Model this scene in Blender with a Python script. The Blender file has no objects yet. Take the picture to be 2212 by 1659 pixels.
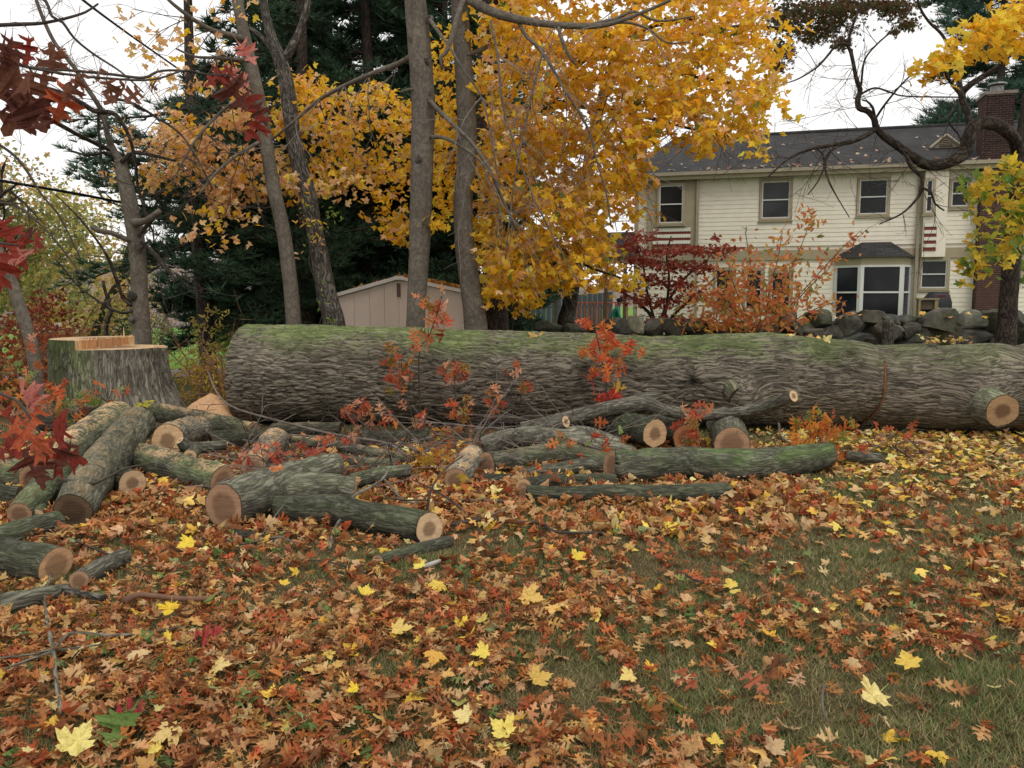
import bpy, math
import numpy as np
from math import sin, cos, pi, radians
from mathutils import Vector, Matrix
from mathutils.geometry import tessellate_polygon

scene = bpy.context.scene
COL = scene.collection
rng = np.random.default_rng(11)

# ------------------------------------------------------------------ camera, sky, sun, exposure
CAMZ, PITCH, FPX, CX, CY = 1.6, radians(5.75), 1782.0, 1106.0, 829.5
cam_data = bpy.data.cameras.new('camera')
cam_data.sensor_width = 36.0
cam_data.lens = 29.0
cam_data.clip_end = 900.0
cam = bpy.data.objects.new('camera', cam_data)
COL.objects.link(cam)
cam.location = (0, 0, CAMZ)
cam.rotation_euler = (pi / 2 - PITCH, 0, 0)
scene.camera = cam

SUN_EL, SUN_AZ = radians(55), radians(160)      # azimuth measured from +Y towards +X
world = bpy.data.worlds.new('World')
scene.world = world
world.use_nodes = True
wn = world.node_tree
wn.nodes.clear()
w_out = wn.nodes.new('ShaderNodeOutputWorld')
w_bg = wn.nodes.new('ShaderNodeBackground')
w_sky = wn.nodes.new('ShaderNodeTexSky')
w_sky.sky_type = 'NISHITA'
w_sky.sun_disc = False
w_sky.sun_elevation = SUN_EL
w_sky.sun_rotation = SUN_AZ
w_sky.dust_density = 3.0
w_mix = wn.nodes.new('ShaderNodeMixRGB')          # a closed white cloud deck over the clear sky
w_mix.inputs[0].default_value = 0.86
w_mix.inputs[2].default_value = (12.7, 12.45, 12.1, 1)
wn.links.new(w_sky.outputs[0], w_mix.inputs[1])
wn.links.new(w_mix.outputs[0], w_bg.inputs[0])
w_bg.inputs[1].default_value = 0.1
wn.links.new(w_bg.outputs[0], w_out.inputs[0])

sun_data = bpy.data.lights.new('sun', 'SUN')
sun_data.energy = 1.1
sun_data.angle = radians(25)
sun_data.color = (1.0, 0.96, 0.9)
sun = bpy.data.objects.new('sun', sun_data)
COL.objects.link(sun)
sun.rotation_euler = Vector((-sin(SUN_AZ) * cos(SUN_EL), -cos(SUN_AZ) * cos(SUN_EL), -sin(SUN_EL))).to_track_quat('-Z', 'Y').to_euler()
sun.location = (0, 0, 30)

scene.view_settings.view_transform = 'Standard'
scene.view_settings.look = 'None'
scene.view_settings.exposure = 0.0
scene.view_settings.gamma = 1.0
scene.view_settings.use_curve_mapping = False
scene.cycles.max_bounces = 6
scene.cycles.diffuse_bounces = 3
scene.cycles.transmission_bounces = 4
scene.cycles.caustics_reflective = False
scene.cycles.caustics_refractive = False

# ------------------------------------------------------------------ helpers: geometry
CP, SP = cos(PITCH), sin(PITCH)


def ray(px, py):
    u, v = (px - CX) / FPX, (CY - py) / FPX
    return np.array([u, CP + v * SP, -SP + v * CP])


def at(px, py, Y):
    d = ray(px, py)
    k = Y / d[1]
    return np.array([d[0] * k, Y, CAMZ + d[2] * k])


def sst(a, b, x):
    t = np.clip((np.asarray(x, float) - a) / (b - a), 0, 1)
    return t * t * (3 - 2 * t)


def ground(x, y):
    x = np.asarray(x, float); y = np.asarray(y, float)
    right = sst(12, 27, y) * (0.12 + 0.38 * sst(2, 8, x))
    left = -0.75 * sst(12, 28, y) - 1.6 * sst(30, 60, y)
    k = sst(-6, -2, x + 0.05 * (y - 12))
    near = 0.02 * np.sin(x * 1.3 + 0.4) * np.cos(y * 0.9) * (1 - sst(8, 14, y))
    return right * k + left * (1 - k) + near


def on_ground(px, py):
    d = ray(px, py)
    Y = 2.0
    for _ in range(40):
        z = float(ground(d[0] * Y / d[1], Y))
        Y = (z - CAMZ) * d[1] / d[2]
    return np.array([d[0] * Y / d[1], Y, z])


def rest(px, py, D, w, sink=0.85, extra=0.0):
    """the point seen at px, py about D metres away, brought nearer if it would lie below the ground"""
    for _ in range(60):
        c = at(px, py, D)
        if c[2] >= float(ground(c[0], c[1])) + sink * w / FPX * D / 2 + extra:
            break
        D -= 0.04
    return c, w / FPX * D / 2


_perm = np.random.default_rng(3).permutation(4096)
_grad = np.random.default_rng(4).normal(size=(4096, 3))
_grad /= np.linalg.norm(_grad, axis=1)[:, None]


def noise3(P):
    P = np.asarray(P, float)
    I = np.floor(P).astype(np.int64)
    f = P - I
    w = f * f * f * (f * (f * 6 - 15) + 10)
    out = np.zeros(len(P))
    for dx in (0, 1):
        for dy in (0, 1):
            for dz in (0, 1):
                h = _perm[(_perm[(_perm[(I[:, 0] + dx) & 4095] + I[:, 1] + dy) & 4095] + I[:, 2] + dz) & 4095]
                g = _grad[h]
                d = (g[:, 0] * (f[:, 0] - dx) + g[:, 1] * (f[:, 1] - dy) + g[:, 2] * (f[:, 2] - dz))
                out += d * (w[:, 0] if dx else 1 - w[:, 0]) * (w[:, 1] if dy else 1 - w[:, 1]) * (w[:, 2] if dz else 1 - w[:, 2])
    return out * 1.5


def fbm(P, o=3):
    P = np.asarray(P, float)
    r, a, s = np.zeros(len(P)), 1.0, 1.0
    for k in range(o):
        r += a * noise3(P * s + 17.3 * k)
        a *= 0.5; s *= 2.03
    return r


class Geo:
    """Collects vertices, faces and two per-vertex attributes: bk (along, round, moss) and Col."""
    def __init__(self):
        self.V, self.F, self.B, self.C, self.n = [], [], [], [], 0

    def add(self, V, faces, bk=None, col=None):
        V = np.asarray(V, float).reshape(-1, 3)
        m = len(V)
        self.V.append(V)
        for f in (faces if isinstance(faces, list) else [faces]):
            f = np.asarray(f, np.int64)
            if f.size:
                self.F.append(f + self.n)
        self.B.append(np.zeros((m, 3)) if bk is None else np.broadcast_to(np.asarray(bk, float), (m, 3)))
        self.C.append(np.ones((m, 3)) if col is None else np.broadcast_to(np.asarray(col, float), (m, 3)))
        self.n += m
        return self

    def box(self, lo, hi, M=None, col=None):
        x0, y0, z0 = lo; x1, y1, z1 = hi
        V = np.array([(x0, y0, z0), (x1, y0, z0), (x1, y1, z0), (x0, y1, z0), (x0, y0, z1), (x1, y0, z1), (x1, y1, z1), (x0, y1, z1)], float)
        if M is not None:
            V = M(V)
        return self.add(V, np.array([(0, 3, 2, 1), (4, 5, 6, 7), (0, 1, 5, 4), (1, 2, 6, 5), (2, 3, 7, 6), (3, 0, 4, 7)]), col=col)

    def prism(self, outline, d0, d1, M=None, col=None):
        """outline: (a, b) points; extruded along the third axis from d0 to d1, M maps (a, d, b)."""
        n = len(outline)
        o = np.asarray(outline, float)
        V = np.concatenate([np.c_[o[:, 0], np.full(n, d0), o[:, 1]], np.c_[o[:, 0], np.full(n, d1), o[:, 1]]])
        tris = np.array(tessellate_polygon([[Vector((p[0], p[1], 0)) for p in o]]))
        q = np.array([(i, (i + 1) % n, n + (i + 1) % n, n + i) for i in range(n)])
        if M is not None:
            V = M(V)
        return self.add(V, [tris, tris[:, ::-1] + n, q], col=col)

    def tube(self, P, R, seg=8, step=None, cap=True, wob=0.0, col=None, smooth=True, moss=0.0, seed=0.0):
        P = np.asarray(P, float); R = np.asarray(R, float)
        col = (1, 0, 1) if col is None else col
        P, R = spline(P, R, step) if step else (P, R)
        fr = frames(P)
        n = len(P)
        th = np.linspace(0, 2 * pi, seg + 1)
        ring = np.cos(th)[None, :, None] * fr[0][:, None, :] + np.sin(th)[None, :, None] * fr[1][:, None, :]
        s = np.r_[0, np.cumsum(np.linalg.norm(np.diff(P, axis=0), axis=1))]
        rr = np.broadcast_to(R[:, None], (n, seg + 1)).copy()
        if wob:
            q = np.c_[np.repeat(s, seg + 1) * 2.2 + seed, np.tile(np.cos(th), n) * 1.1 + 5 + seed, np.tile(np.sin(th), n) * 1.1]
            rr *= 1 + wob * noise3(q).reshape(n, seg + 1)
        V = P[:, None, :] + ring * rr[:, :, None]
        bk = np.stack([np.broadcast_to(s[:, None], rr.shape), np.broadcast_to(th[None, :], rr.shape) * R.mean(), np.full(rr.shape, moss)], -1)
        V = V.reshape(-1, 3); bk = bk.reshape(-1, 3)
        i = np.arange(n - 1)[:, None] * (seg + 1) + np.arange(seg)[None, :]
        q = np.stack([i, i + 1, i + seg + 2, i + seg + 1], -1).reshape(-1, 4)
        fs = [q]
        if cap:
            V = np.concatenate([V, P[:1], P[-1:]]); bk = np.concatenate([bk, [[0, 0, 0], [s[-1], 0, 0]]])
            k = np.arange(seg); b = (n - 1) * (seg + 1)
            fs += [np.c_[np.full(seg, len(V) - 2), k + 1, k], np.c_[np.full(seg, len(V) - 1), b + k, b + k + 1]]
        return self.add(V, fs, bk, col)

    def mesh(self, name, mat, origin=(0, 0, 0), smooth=False):
        V = (np.concatenate(self.V) - np.asarray(origin)).astype(np.float32)
        me = bpy.data.meshes.new(name)
        me.vertices.add(len(V))
        me.vertices.foreach_set('co', V.ravel())
        li = np.concatenate([f.ravel() for f in self.F]).astype(np.int32)
        ln = np.concatenate([np.full(len(f), f.shape[1]) for f in self.F])
        ls = np.r_[0, np.cumsum(ln)[:-1]].astype(np.int32)
        me.loops.add(len(li))
        me.loops.foreach_set('vertex_index', li)
        me.polygons.add(len(ls))
        me.polygons.foreach_set('loop_start', ls)
        me.polygons.foreach_set('use_smooth', np.full(len(ls), bool(smooth)))
        a = me.attributes.new('bk', 'FLOAT_VECTOR', 'POINT')
        a.data.foreach_set('vector', np.concatenate(self.B).astype(np.float32).ravel())
        c = me.color_attributes.new('Col', 'FLOAT_COLOR', 'POINT')
        cc = np.concatenate(self.C)
        c.data.foreach_set('color', np.c_[cc, np.ones(len(cc))].astype(np.float32).ravel())
        me.update(calc_edges=True)
        if mat is not None:
            me.materials.append(mat)
        return me


def spline(P, R, step):
    P = np.asarray(P, float); R = np.asarray(R, float)
    if len(P) == 2:
        n = max(2, int(np.linalg.norm(P[1] - P[0]) / step) + 1)
        t = np.linspace(0, 1, n)[:, None]
        return P[0] * (1 - t) + P[1] * t, (R[0] * (1 - t) + R[1] * t)[:, 0]
    Q = np.vstack([2 * P[0] - P[1], P, 2 * P[-1] - P[-2]])
    out, ro = [], []
    for i in range(len(P) - 1):
        L = np.linalg.norm(P[i + 1] - P[i])
        n = max(2, int(L / step))
        t = np.linspace(0, 1, n, endpoint=(i == len(P) - 2))[:, None]
        p0, p1, p2, p3 = Q[i], Q[i + 1], Q[i + 2], Q[i + 3]
        out.append(0.5 * (2 * p1 + (p2 - p0) * t + (2 * p0 - 5 * p1 + 4 * p2 - p3) * t ** 2 + (3 * p1 - p0 - 3 * p2 + p3) * t ** 3))
        ro.append((R[i] * (1 - t) + R[i + 1] * t)[:, 0])
    return np.vstack(out), np.concatenate(ro)


def frames(P):
    T = np.gradient(P, axis=0)
    T /= np.linalg.norm(T, axis=1)[:, None] + 1e-12
    a = np.array([0, 0, 1.0]) if abs(T[0][2]) < 0.9 else np.array([0, 1.0, 0])
    N = np.zeros_like(P)
    n = a - T[0] * a.dot(T[0])
    for i in range(len(P)):
        n = n - T[i] * n.dot(T[i])
        n = n / (np.linalg.norm(n) + 1e-12)
        N[i] = n
    return N, np.cross(T, N), T


def link(name, me, parent=None, loc=(0, 0, 0)):
    o = bpy.data.objects.new(name, me)
    COL.objects.link(o)
    o.location = loc
    if parent is not None:
        o.parent = parent
    return o


def tag(o, label=None, cat=None, group=None, kind=None):
    if label: o['label'] = label
    if cat: o['category'] = cat
    if group: o['group'] = group
    if kind: o['kind'] = kind
    return o


def thing(name, label, cat, loc, group=None):
    o = link(name, None, None, tuple(float(v) for v in loc))
    return tag(o, label, cat, group)


def org(parent):
    p, w = parent, np.zeros(3)
    while p is not None:
        w = w + np.array(p.location)
        p = p.parent
    return w


def part(name, g, mat, parent, smooth=False, kind=None, label=None):
    o = link(name, g.mesh(name, mat, org(parent), smooth), parent)
    return tag(o, label, None, None, kind)


def solo(name, g, mat, label, cat, loc=(0, 0, 0), smooth=False, group=None, kind=None):
    o = link(name, g.mesh(name, mat, loc, smooth), None, tuple(float(v) for v in loc))
    return tag(o, label, cat, group, kind)


# ------------------------------------------------------------------ helpers: materials
class Nodes:
    def __init__(self, name):
        self.m = bpy.data.materials.new(name)
        self.m.use_nodes = True
        self.t = self.m.node_tree
        self.t.nodes.clear()
        self.out = self.t.nodes.new('ShaderNodeOutputMaterial')

    def n(self, typ, ins=None, **props):
        nd = self.t.nodes.new('ShaderNode' + typ)
        for k, v in props.items():
            setattr(nd, k, v)
        for k, v in (ins or {}).items():
            self.set(nd.inputs[k], v)
        return nd

    def set(self, sock, v):
        if isinstance(v, bpy.types.NodeSocket):
            self.t.links.new(v, sock)
        elif isinstance(v, bpy.types.Node):
            self.t.links.new(v.outputs[0], sock)
        else:
            if isinstance(v, (tuple, list)) and len(v) == 3 and sock.type == 'RGBA':
                v = (*v, 1)
            sock.default_value = v

    def math(self, op, a, b=0.0, c=0.0):
        return self.n('Math', {0: a, 1: b, 2: c}, operation=op).outputs[0]

    def mix(self, f, a, b, blend='MIX'):
        return self.n('MixRGB', {0: f, 1: a, 2: b}, blend_type=blend).outputs[0]

    def ramp(self, f, stops):
        r = self.n('ValToRGB', {0: f})
        e = r.color_ramp.elements
        while len(e) < len(stops):
            e.new(0.5)
        for k, (p, c) in enumerate(stops):
            e[k].position = p
            e[k].color = (*c, 1) if isinstance(c, (tuple, list)) else (c, c, c, 1)
        return r.outputs[0]

    def noise(self, vec, scale, detail=3.0, rough=0.55, **kw):
        return self.n('TexNoise', {'Vector': vec, 'Scale': scale, 'Detail': detail, 'Roughness': rough}, **kw).outputs[0]

    def bsdf(self, col, rough=0.8, spec=0.25, bump=None, bstr=0.5, bdist=0.02, **kw):
        b = self.n('BsdfPrincipled', {'Base Color': col, 'Roughness': rough, 'Specular IOR Level': spec, **kw})
        if bump is not None:
            bp = self.n('Bump', {'Height': bump, 'Strength': bstr, 'Distance': bdist})
            self.t.links.new(bp.outputs[0], b.inputs['Normal'])
        return b.outputs[0]

    def done(self, shader):
        self.t.links.new(shader, self.out.inputs[0])
        return self.m


def plain(name, col, rough=0.7, spec=0.3, vary=0.12, scale=6.0, bstr=0.15, obj=False):
    k = Nodes(name)
    tc = k.n('TexCoord').outputs['Object']
    nz = k.noise(tc, scale, 4)
    c = k.mix(1.0, col, k.ramp(nz, [(0.25, 1 - vary), (0.75, 1 + vary)]), 'MULTIPLY')
    if obj:
        oi = k.n('ObjectInfo')
        c = k.mix(1.0, c, oi.outputs['Color'], 'MULTIPLY')
    nf = k.noise(tc, scale * 9, 3)
    return k.done(k.bsdf(c, rough, spec, nf, bstr, 0.01))


def attr_color(k):
    return k.n('Attribute', attribute_name='Col', attribute_type='GEOMETRY').outputs['Color']


def bark_attr(k):
    a = k.n('Attribute', attribute_name='bk', attribute_type='GEOMETRY').outputs['Vector']
    return k.n('SeparateXYZ', {0: a}).outputs


def bark(name, ridge, fissure, su, sv, moss_col, bstr=0.6, bdist=0.02, contrast=(0.35, 0.62), lichen=0.0, blot=0.35):
    """bark: ridges run along the stem; Col.r tints, Col.g is sawdust lying on it, Col.b the modelled crack depth."""
    k = Nodes(name)
    u, v, ms = bark_attr(k)[:3]
    tc = k.n('TexCoord').outputs['Object']
    warp = k.n('TexNoise', {'Vector': tc, 'Scale': 3.5, 'Detail': 3.0}).outputs[1]
    base = k.n('CombineXYZ', {0: k.math('MULTIPLY', u, su), 1: k.math('MULTIPLY', v, sv), 2: 0.0}).outputs[0]
    vec = k.n('VectorMath', {0: base, 1: k.n('VectorMath', {0: warp, 1: (1.6, 3.2, 0)}, operation='MULTIPLY').outputs[0]}, operation='ADD').outputs[0]
    n1 = k.noise(vec, 1.0, 4, 0.6)
    ridged = k.math('ABSOLUTE', k.math('SUBTRACT', n1, 0.5))
    crack = k.ramp(ridged, [(0.0, 0.0), (0.10, 1.0)])
    n2 = k.noise(vec, 3.3, 4, 0.65)
    h = k.math('ADD', k.math('MULTIPLY', crack, 0.6), k.math('MULTIPLY', n2, 0.5))
    cs = k.n('SeparateColor', {0: attr_color(k)}).outputs
    hh = k.math('MULTIPLY', h, cs[2])
    col = k.ramp(hh, [(contrast[0], fissure), (contrast[1], tuple(0.55 * a + 0.45 * b for a, b in zip(ridge, fissure))), (min(contrast[1] + 0.25, 1.0), ridge)])
    big = k.noise(tc, 2.2, 4, 0.6)
    col = k.mix(1.0, col, k.ramp(big, [(0.28, 1 - blot), (0.72, 1 + blot * 0.6)]), 'MULTIPLY')
    if lichen:
        ln = k.noise(tc, 16, 3, 0.6)
        col = k.mix(k.math('MULTIPLY', k.ramp(ln, [(0.58, 0.0), (0.74, 1.0)]), lichen), col, (0.36, 0.42, 0.33))
    mn = k.math('ADD', k.math('MULTIPLY', k.noise(vec, 0.7, 5, 0.65), 0.9), k.noise(tc, 1.6, 3))
    mf = k.math('MULTIPLY', ms, k.ramp(mn, [(0.80, 0.0), (1.06, 1.0)]))
    mcol = k.mix(k.noise(tc, 14, 3), tuple(0.55 * c for c in moss_col), tuple(1.5 * c for c in moss_col))
    mcol = k.mix(0.35, mcol, k.mix(1.0, col, (1.3, 1.9, 0.7), 'MULTIPLY'))
    col = k.mix(mf, col, mcol)
    dn = k.noise(tc, 38, 4, 0.7)
    df = k.math('MULTIPLY', cs[1], k.ramp(k.math('ADD', k.math('MULTIPLY', dn, 0.5), k.math('MULTIPLY', k.noise(tc, 5, 3), 0.5)), [(0.46, 0.0), (0.56, 1.0)]))
    col = k.mix(df, col, (0.55, 0.37, 0.20))
    g = k.n('CombineColor', {0: cs[0], 1: cs[0], 2: cs[0]}).outputs[0]
    col = k.mix(1.0, col, g, 'MULTIPLY')
    fine = k.math('ADD', h, k.math('MULTIPLY', k.noise(tc, 60, 4, 0.7), 0.25))
    return k.done(k.bsdf(col, 0.92, 0.12, fine, bstr, bdist))


def leaf_material(name, trans=0.3, vein=0.0):
    k = Nodes(name)
    tc = k.n('TexCoord').outputs['Object']
    oi = k.n('ObjectInfo')
    c = k.mix(1.0, attr_color(k), oi.outputs['Color'], 'MULTIPLY')
    blotch = k.noise(tc, 14, 4, 0.65)
    c = k.mix(1.0, c, k.ramp(blotch, [(0.30, (0.55, 0.48, 0.45)), (0.5, (1, 1, 1)), (0.8, (1.15, 1.1, 1.0))]), 'MULTIPLY')
    # the midrib and side veins of each blade, from the leaf's own coordinates
    x, y, _ = bark_attr(k)[:3]
    ax = k.math('ABSOLUTE', x)
    mid = k.ramp(ax, [(0.0, 1.0), (0.022, 0.0)])
    sv = k.math('FRACT', k.math('MULTIPLY', k.math('SUBTRACT', y, k.math('MULTIPLY', ax, 0.9)), 5.5))
    side = k.math('MULTIPLY', k.ramp(k.math('ABSOLUTE', k.math('SUBTRACT', sv, 0.5)), [(0.0, 1.0), (0.07, 0.0)]), 0.45)
    vn = k.math('MINIMUM', k.math('ADD', mid, side), 1.0)
    c = k.mix(k.math('MULTIPLY', vn, 0.5), c, k.mix(1.0, c, (1.35, 1.3, 1.2), 'MULTIPLY'))
    b = k.bsdf(c, 0.62, 0.22, blotch, 0.3, 0.01)
    t = k.n('BsdfTranslucent', {0: c}).outputs[0]
    return k.done(k.n('MixShader', {0: trans, 1: b, 2: t}).outputs[0])


M = {}
M['leaf'] = leaf_material('leaf_surface', 0.22)
M['crown'] = leaf_material('crown_leaf_surface', 0.55)
M['big_bark'] = bark('oak_bark_deep', (0.225, 0.195, 0.150), (0.035, 0.028, 0.021), 3.4, 23, (0.10, 0.13, 0.055), 0.8, 0.02, (0.16, 0.50))
M['stump_bark'] = bark('stump_bark', (0.235, 0.215, 0.175), (0.075, 0.066, 0.052), 3.4, 24, (0.085, 0.10, 0.045), 0.8, 0.03, (0.2, 0.5), 0.0, 0.2)
M['log_bark'] = bark('log_bark', (0.185, 0.18, 0.135), (0.06, 0.056, 0.042), 5.5, 32, (0.085, 0.125, 0.055), 0.7, 0.015, (0.2, 0.55), 0.22, 0.3)
M['smooth_bark'] = bark('smooth_grey_bark', (0.15, 0.128, 0.102), (0.085, 0.07, 0.055), 7, 12, (0.12, 0.14, 0.07), 0.35, 0.012, (0.15, 0.45), 0.25, 0.3)
M['rough_bark'] = bark('rough_dark_bark', (0.19, 0.17, 0.145), (0.045, 0.038, 0.032), 5, 20, (0.09, 0.11, 0.05), 0.9, 0.03, (0.3, 0.6), 0.4)
M['dark_bark'] = bark('dark_bark', (0.085, 0.068, 0.055), (0.025, 0.02, 0.017), 5, 16, (0.07, 0.08, 0.04), 0.7, 0.02)
M['twig'] = plain('twig_bark', (0.15, 0.125, 0.105), 0.85, 0.15, 0.35, 9)
M['dark_twig'] = plain('dark_twig_bark', (0.06, 0.048, 0.04), 0.85, 0.15, 0.3, 9)
M['red_twig'] = plain('reddish_twig_bark', (0.17, 0.09, 0.06), 0.8, 0.2, 0.3, 9)


def cut_wood(name, sap, heart, split=0.55):
    k = Nodes(name)
    u, v, w = bark_attr(k)[:3]
    tc = k.n('TexCoord').outputs['Object']
    oi = k.n('ObjectInfo')
    vec = k.n('CombineXYZ', {0: u, 1: v, 2: k.math('MULTIPLY', oi.outputs['Random'], 9.0)}).outputs[0]
    r = k.math('SQRT', k.math('ADD', k.math('MULTIPLY', u, u), k.math('MULTIPLY', v, v)))
    nz = k.noise(vec, 2.2, 4, 0.6)
    rr = k.math('ADD', r, k.math('MULTIPLY', k.math('SUBTRACT', nz, 0.5), 0.28))
    ring = k.math('SINE', k.math('MULTIPLY', rr, 85.0))
    col = k.ramp(rr, [(split - 0.10, heart), (split + 0.02, tuple(0.6 * s + 0.4 * h for s, h in zip(sap, heart))), (split + 0.08, sap)])
    col = k.mix(1.0, col, k.ramp(ring, [(0.0, 0.90), (1.0, 1.04)]), 'MULTIPLY')
    saw = k.noise(k.n('VectorMath', {0: tc, 1: (4, 4, 45)}, operation='MULTIPLY').outputs[0], 1.0, 3)
    col = k.mix(1.0, col, k.ramp(saw, [(0.3, 0.80), (0.7, 1.1)]), 'MULTIPLY')
    ang = k.math('ARCTAN2', v, u)
    cr = k.noise(k.n('CombineXYZ', {0: k.math('MULTIPLY', ang, 2.4), 1: k.math('MULTIPLY', r, 0.5), 2: oi.outputs['Random']}).outputs[0], 2.5, 2)
    col = k.mix(k.ramp(k.math('ABSOLUTE', k.math('SUBTRACT', cr, 0.5)), [(0.0, 0.75), (0.012, 0.0)]), col, (0.05, 0.03, 0.02))
    col = k.mix(k.ramp(r, [(0.93, 0.0), (0.97, 1.0)]), col, (0.07, 0.05, 0.035))
    col = k.mix(1.0, col, oi.outputs['Color'], 'MULTIPLY')
    return k.done(k.bsdf(col, 0.85, 0.15, saw, 0.4, 0.006))


M['pale_cut'] = cut_wood('pale_cut_wood', (0.62, 0.43, 0.25), (0.27, 0.17, 0.10), 0.45)
M['brown_cut'] = cut_wood('brown_cut_wood', (0.39, 0.235, 0.14), (0.235, 0.135, 0.08), 0.62)
M['raw_wood'] = plain('raw_split_wood', (0.66, 0.45, 0.24), 0.85, 0.15, 0.35, 14, 0.5)
M['orange_wood'] = plain('torn_orange_wood', (0.55, 0.22, 0.09), 0.85, 0.15, 0.35, 18, 0.6)
M['sawdust'] = plain('sawdust', (0.58, 0.35, 0.19), 0.95, 0.05, 0.3, 40, 0.9)

# ------------------------------------------------------------------ leaf templates
MAPLE_R = [(0, 0.02), (0.14, -0.06), (0.34, -0.05), (0.30, 0.10), (0.46, 0.17), (0.64, 0.33), (0.50, 0.37), (0.50, 0.52), (0.35, 0.45), (0.23, 0.44), (0.29, 0.62), (0.19, 0.68), (0.15, 0.82), (0.07, 0.83), (0, 1.0)]
MAPLE_S = [(0, 0), (0.32, -0.05), (0.29, 0.11), (0.64, 0.34), (0.46, 0.48), (0.23, 0.44), (0.24, 0.68), (0, 1.0)]
OAK_R = [(0.015, 0), (0.04, 0.10), (0.17, 0.07), (0.32, 0.03), (0.25, 0.15), (0.08, 0.21), (0.07, 0.33), (0.25, 0.33), (0.46, 0.34), (0.35, 0.45), (0.42, 0.55), (0.25, 0.51), (0.08, 0.51), (0.07, 0.63), (0.20, 0.66), (0.32, 0.77), (0.17, 0.76), (0.08, 0.82), (0.09, 0.92), (0, 1.0)]
OAK_S = [(0.02, 0), (0.05, 0.12), (0.30, 0.05), (0.08, 0.24), (0.08, 0.34), (0.45, 0.38), (0.36, 0.52), (0.08, 0.52), (0.08, 0.64), (0.29, 0.77), (0.08, 0.82), (0, 1.0)]
LANCE = [(0, 0), (0.12, 0.18), (0.19, 0.42), (0.14, 0.72), (0, 1.0)]


def outline(right):
    L = [(-x, y) for x, y in right[::-1] if x > 1e-6]
    return right + L


def leaf_template(right, star, curl, fold, twist, seed, stalk=True, size=1.0):
    o = np.array(outline(right), float)
    if star:
        V = np.vstack([o, [[0, 0.36]]])
        n = len(o)
        F = np.array([(i, (i + 1) % n, n) for i in range(n)])
    else:
        V = o
        F = np.array(tessellate_polygon([[Vector((p[0], p[1], 0)) for p in o]]))
    if stalk:
        n = len(V)
        V = np.vstack([V, [[-0.012, 0.03], [0.012, 0.03], [0.06, -0.45]]])
        F = np.vstack([F, [[n, n + 2, n + 1]]])
    r = np.random.default_rng(seed)
    x, y = V[:, 0], V[:, 1] - 0.35
    z = curl * (x * x * 1.5 + y * y * 0.7) + fold * np.abs(x) + twist * x * y + 0.05 * r.normal(size=len(V)) * (np.abs(x) + np.abs(y))
    B = np.c_[V[:, 0], V[:, 1], np.zeros(len(V))]
    # sides: make the normals face up (+z)
    a = V[F[:, 1]] - V[F[:, 0]]; b = V[F[:, 2]] - V[F[:, 0]]
    flip = (a[:, 0] * b[:, 1] - a[:, 1] * b[:, 0]) < 0
    F[flip] = F[flip][:, ::-1]
    return np.c_[V[:, 0], y, z] * size, F, B


def variants(right, star, n, amp, seed, stalk=True):
    r = np.random.default_rng(seed)
    return [leaf_template(right, star, r.uniform(-amp, amp), r.uniform(-0.5, 0.5) * amp, r.uniform(-amp, amp), seed + i, stalk) for i in range(n)]


T = {
    'maple': variants(MAPLE_R, True, 6, 0.7, 1),
    'maple_s': variants(MAPLE_S, True, 5, 0.5, 20, False),
    'oak': variants(OAK_R, False, 9, 1.25, 40),
    'oak_s': variants(OAK_S, False, 6, 1.0, 60, False),
    'lance': variants(LANCE, True, 4, 0.6, 80, False),
}


def rot_from(normals, spin):
    N = normals / np.linalg.norm(normals, axis=1)[:, None]
    a = np.where(np.abs(N[:, 2:3]) < 0.95, np.array([[0, 0, 1.0]]), np.array([[1.0, 0, 0]]))
    X = np.cross(a, N); X /= np.linalg.norm(X, axis=1)[:, None]
    Y = np.cross(N, X)
    c, s = np.cos(spin)[:, None], np.sin(spin)[:, None]
    return np.stack([X * c + Y * s, -X * s + Y * c, N], -1)


def scatter(g, kind, P, Rm, S, C, r=rng):
    ts = T[kind]
    which = r.integers(0, len(ts), len(P))
    for i, (V, F, B) in enumerate(ts):
        k = np.where(which == i)[0]
        if not len(k):
            continue
        W = np.einsum('kij,vj->kvi', Rm[k], V) * S[k][:, None, None] + P[k][:, None, :]
        off = (np.arange(len(k)) * len(V))[:, None, None]
        g.add(W.reshape(-1, 3), (F[None] + off).reshape(-1, 3), np.tile(B, (len(k), 1)), np.repeat(C[k], len(V), 0))
    return g


LEAF_MESH = {}


def leaf_mesh(kind, mat, i):
    key = (kind, mat, i)
    if key not in LEAF_MESH:
        V, F, B = T[kind][i]
        LEAF_MESH[key] = Geo().add(V, F, B).mesh(kind + '_leaf', M[mat])
    return LEAF_MESH[key]


def leaf_object(name, kind, mat, P, Rm, s, c, parent=None, i=None):
    i = int(rng.integers(0, len(T[kind]))) if i is None else i
    o = bpy.data.objects.new(name, leaf_mesh(kind, mat, i))
    COL.objects.link(o)
    P = np.asarray(P, float) - (org(parent) if parent is not None else 0)
    if parent is not None:
        o.parent = parent
    m = Matrix([[*(Rm[0] * s), P[0]], [*(Rm[1] * s), P[1]], [*(Rm[2] * s), P[2]], [0, 0, 0, 1]])
    o.matrix_basis = m
    o.color = (float(c[0]), float(c[1]), float(c[2]), 1)
    return o


def palette(cols, n, r=rng, vary=0.12, p=None):
    cols = np.array(cols, float)
    c = cols[r.choice(len(cols), n, p=p)]
    return np.clip(c * (1 + vary * r.normal(size=(n, 1))) * (1 + 0.05 * r.normal(size=(n, 3))), 0.004, 0.95)


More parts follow.
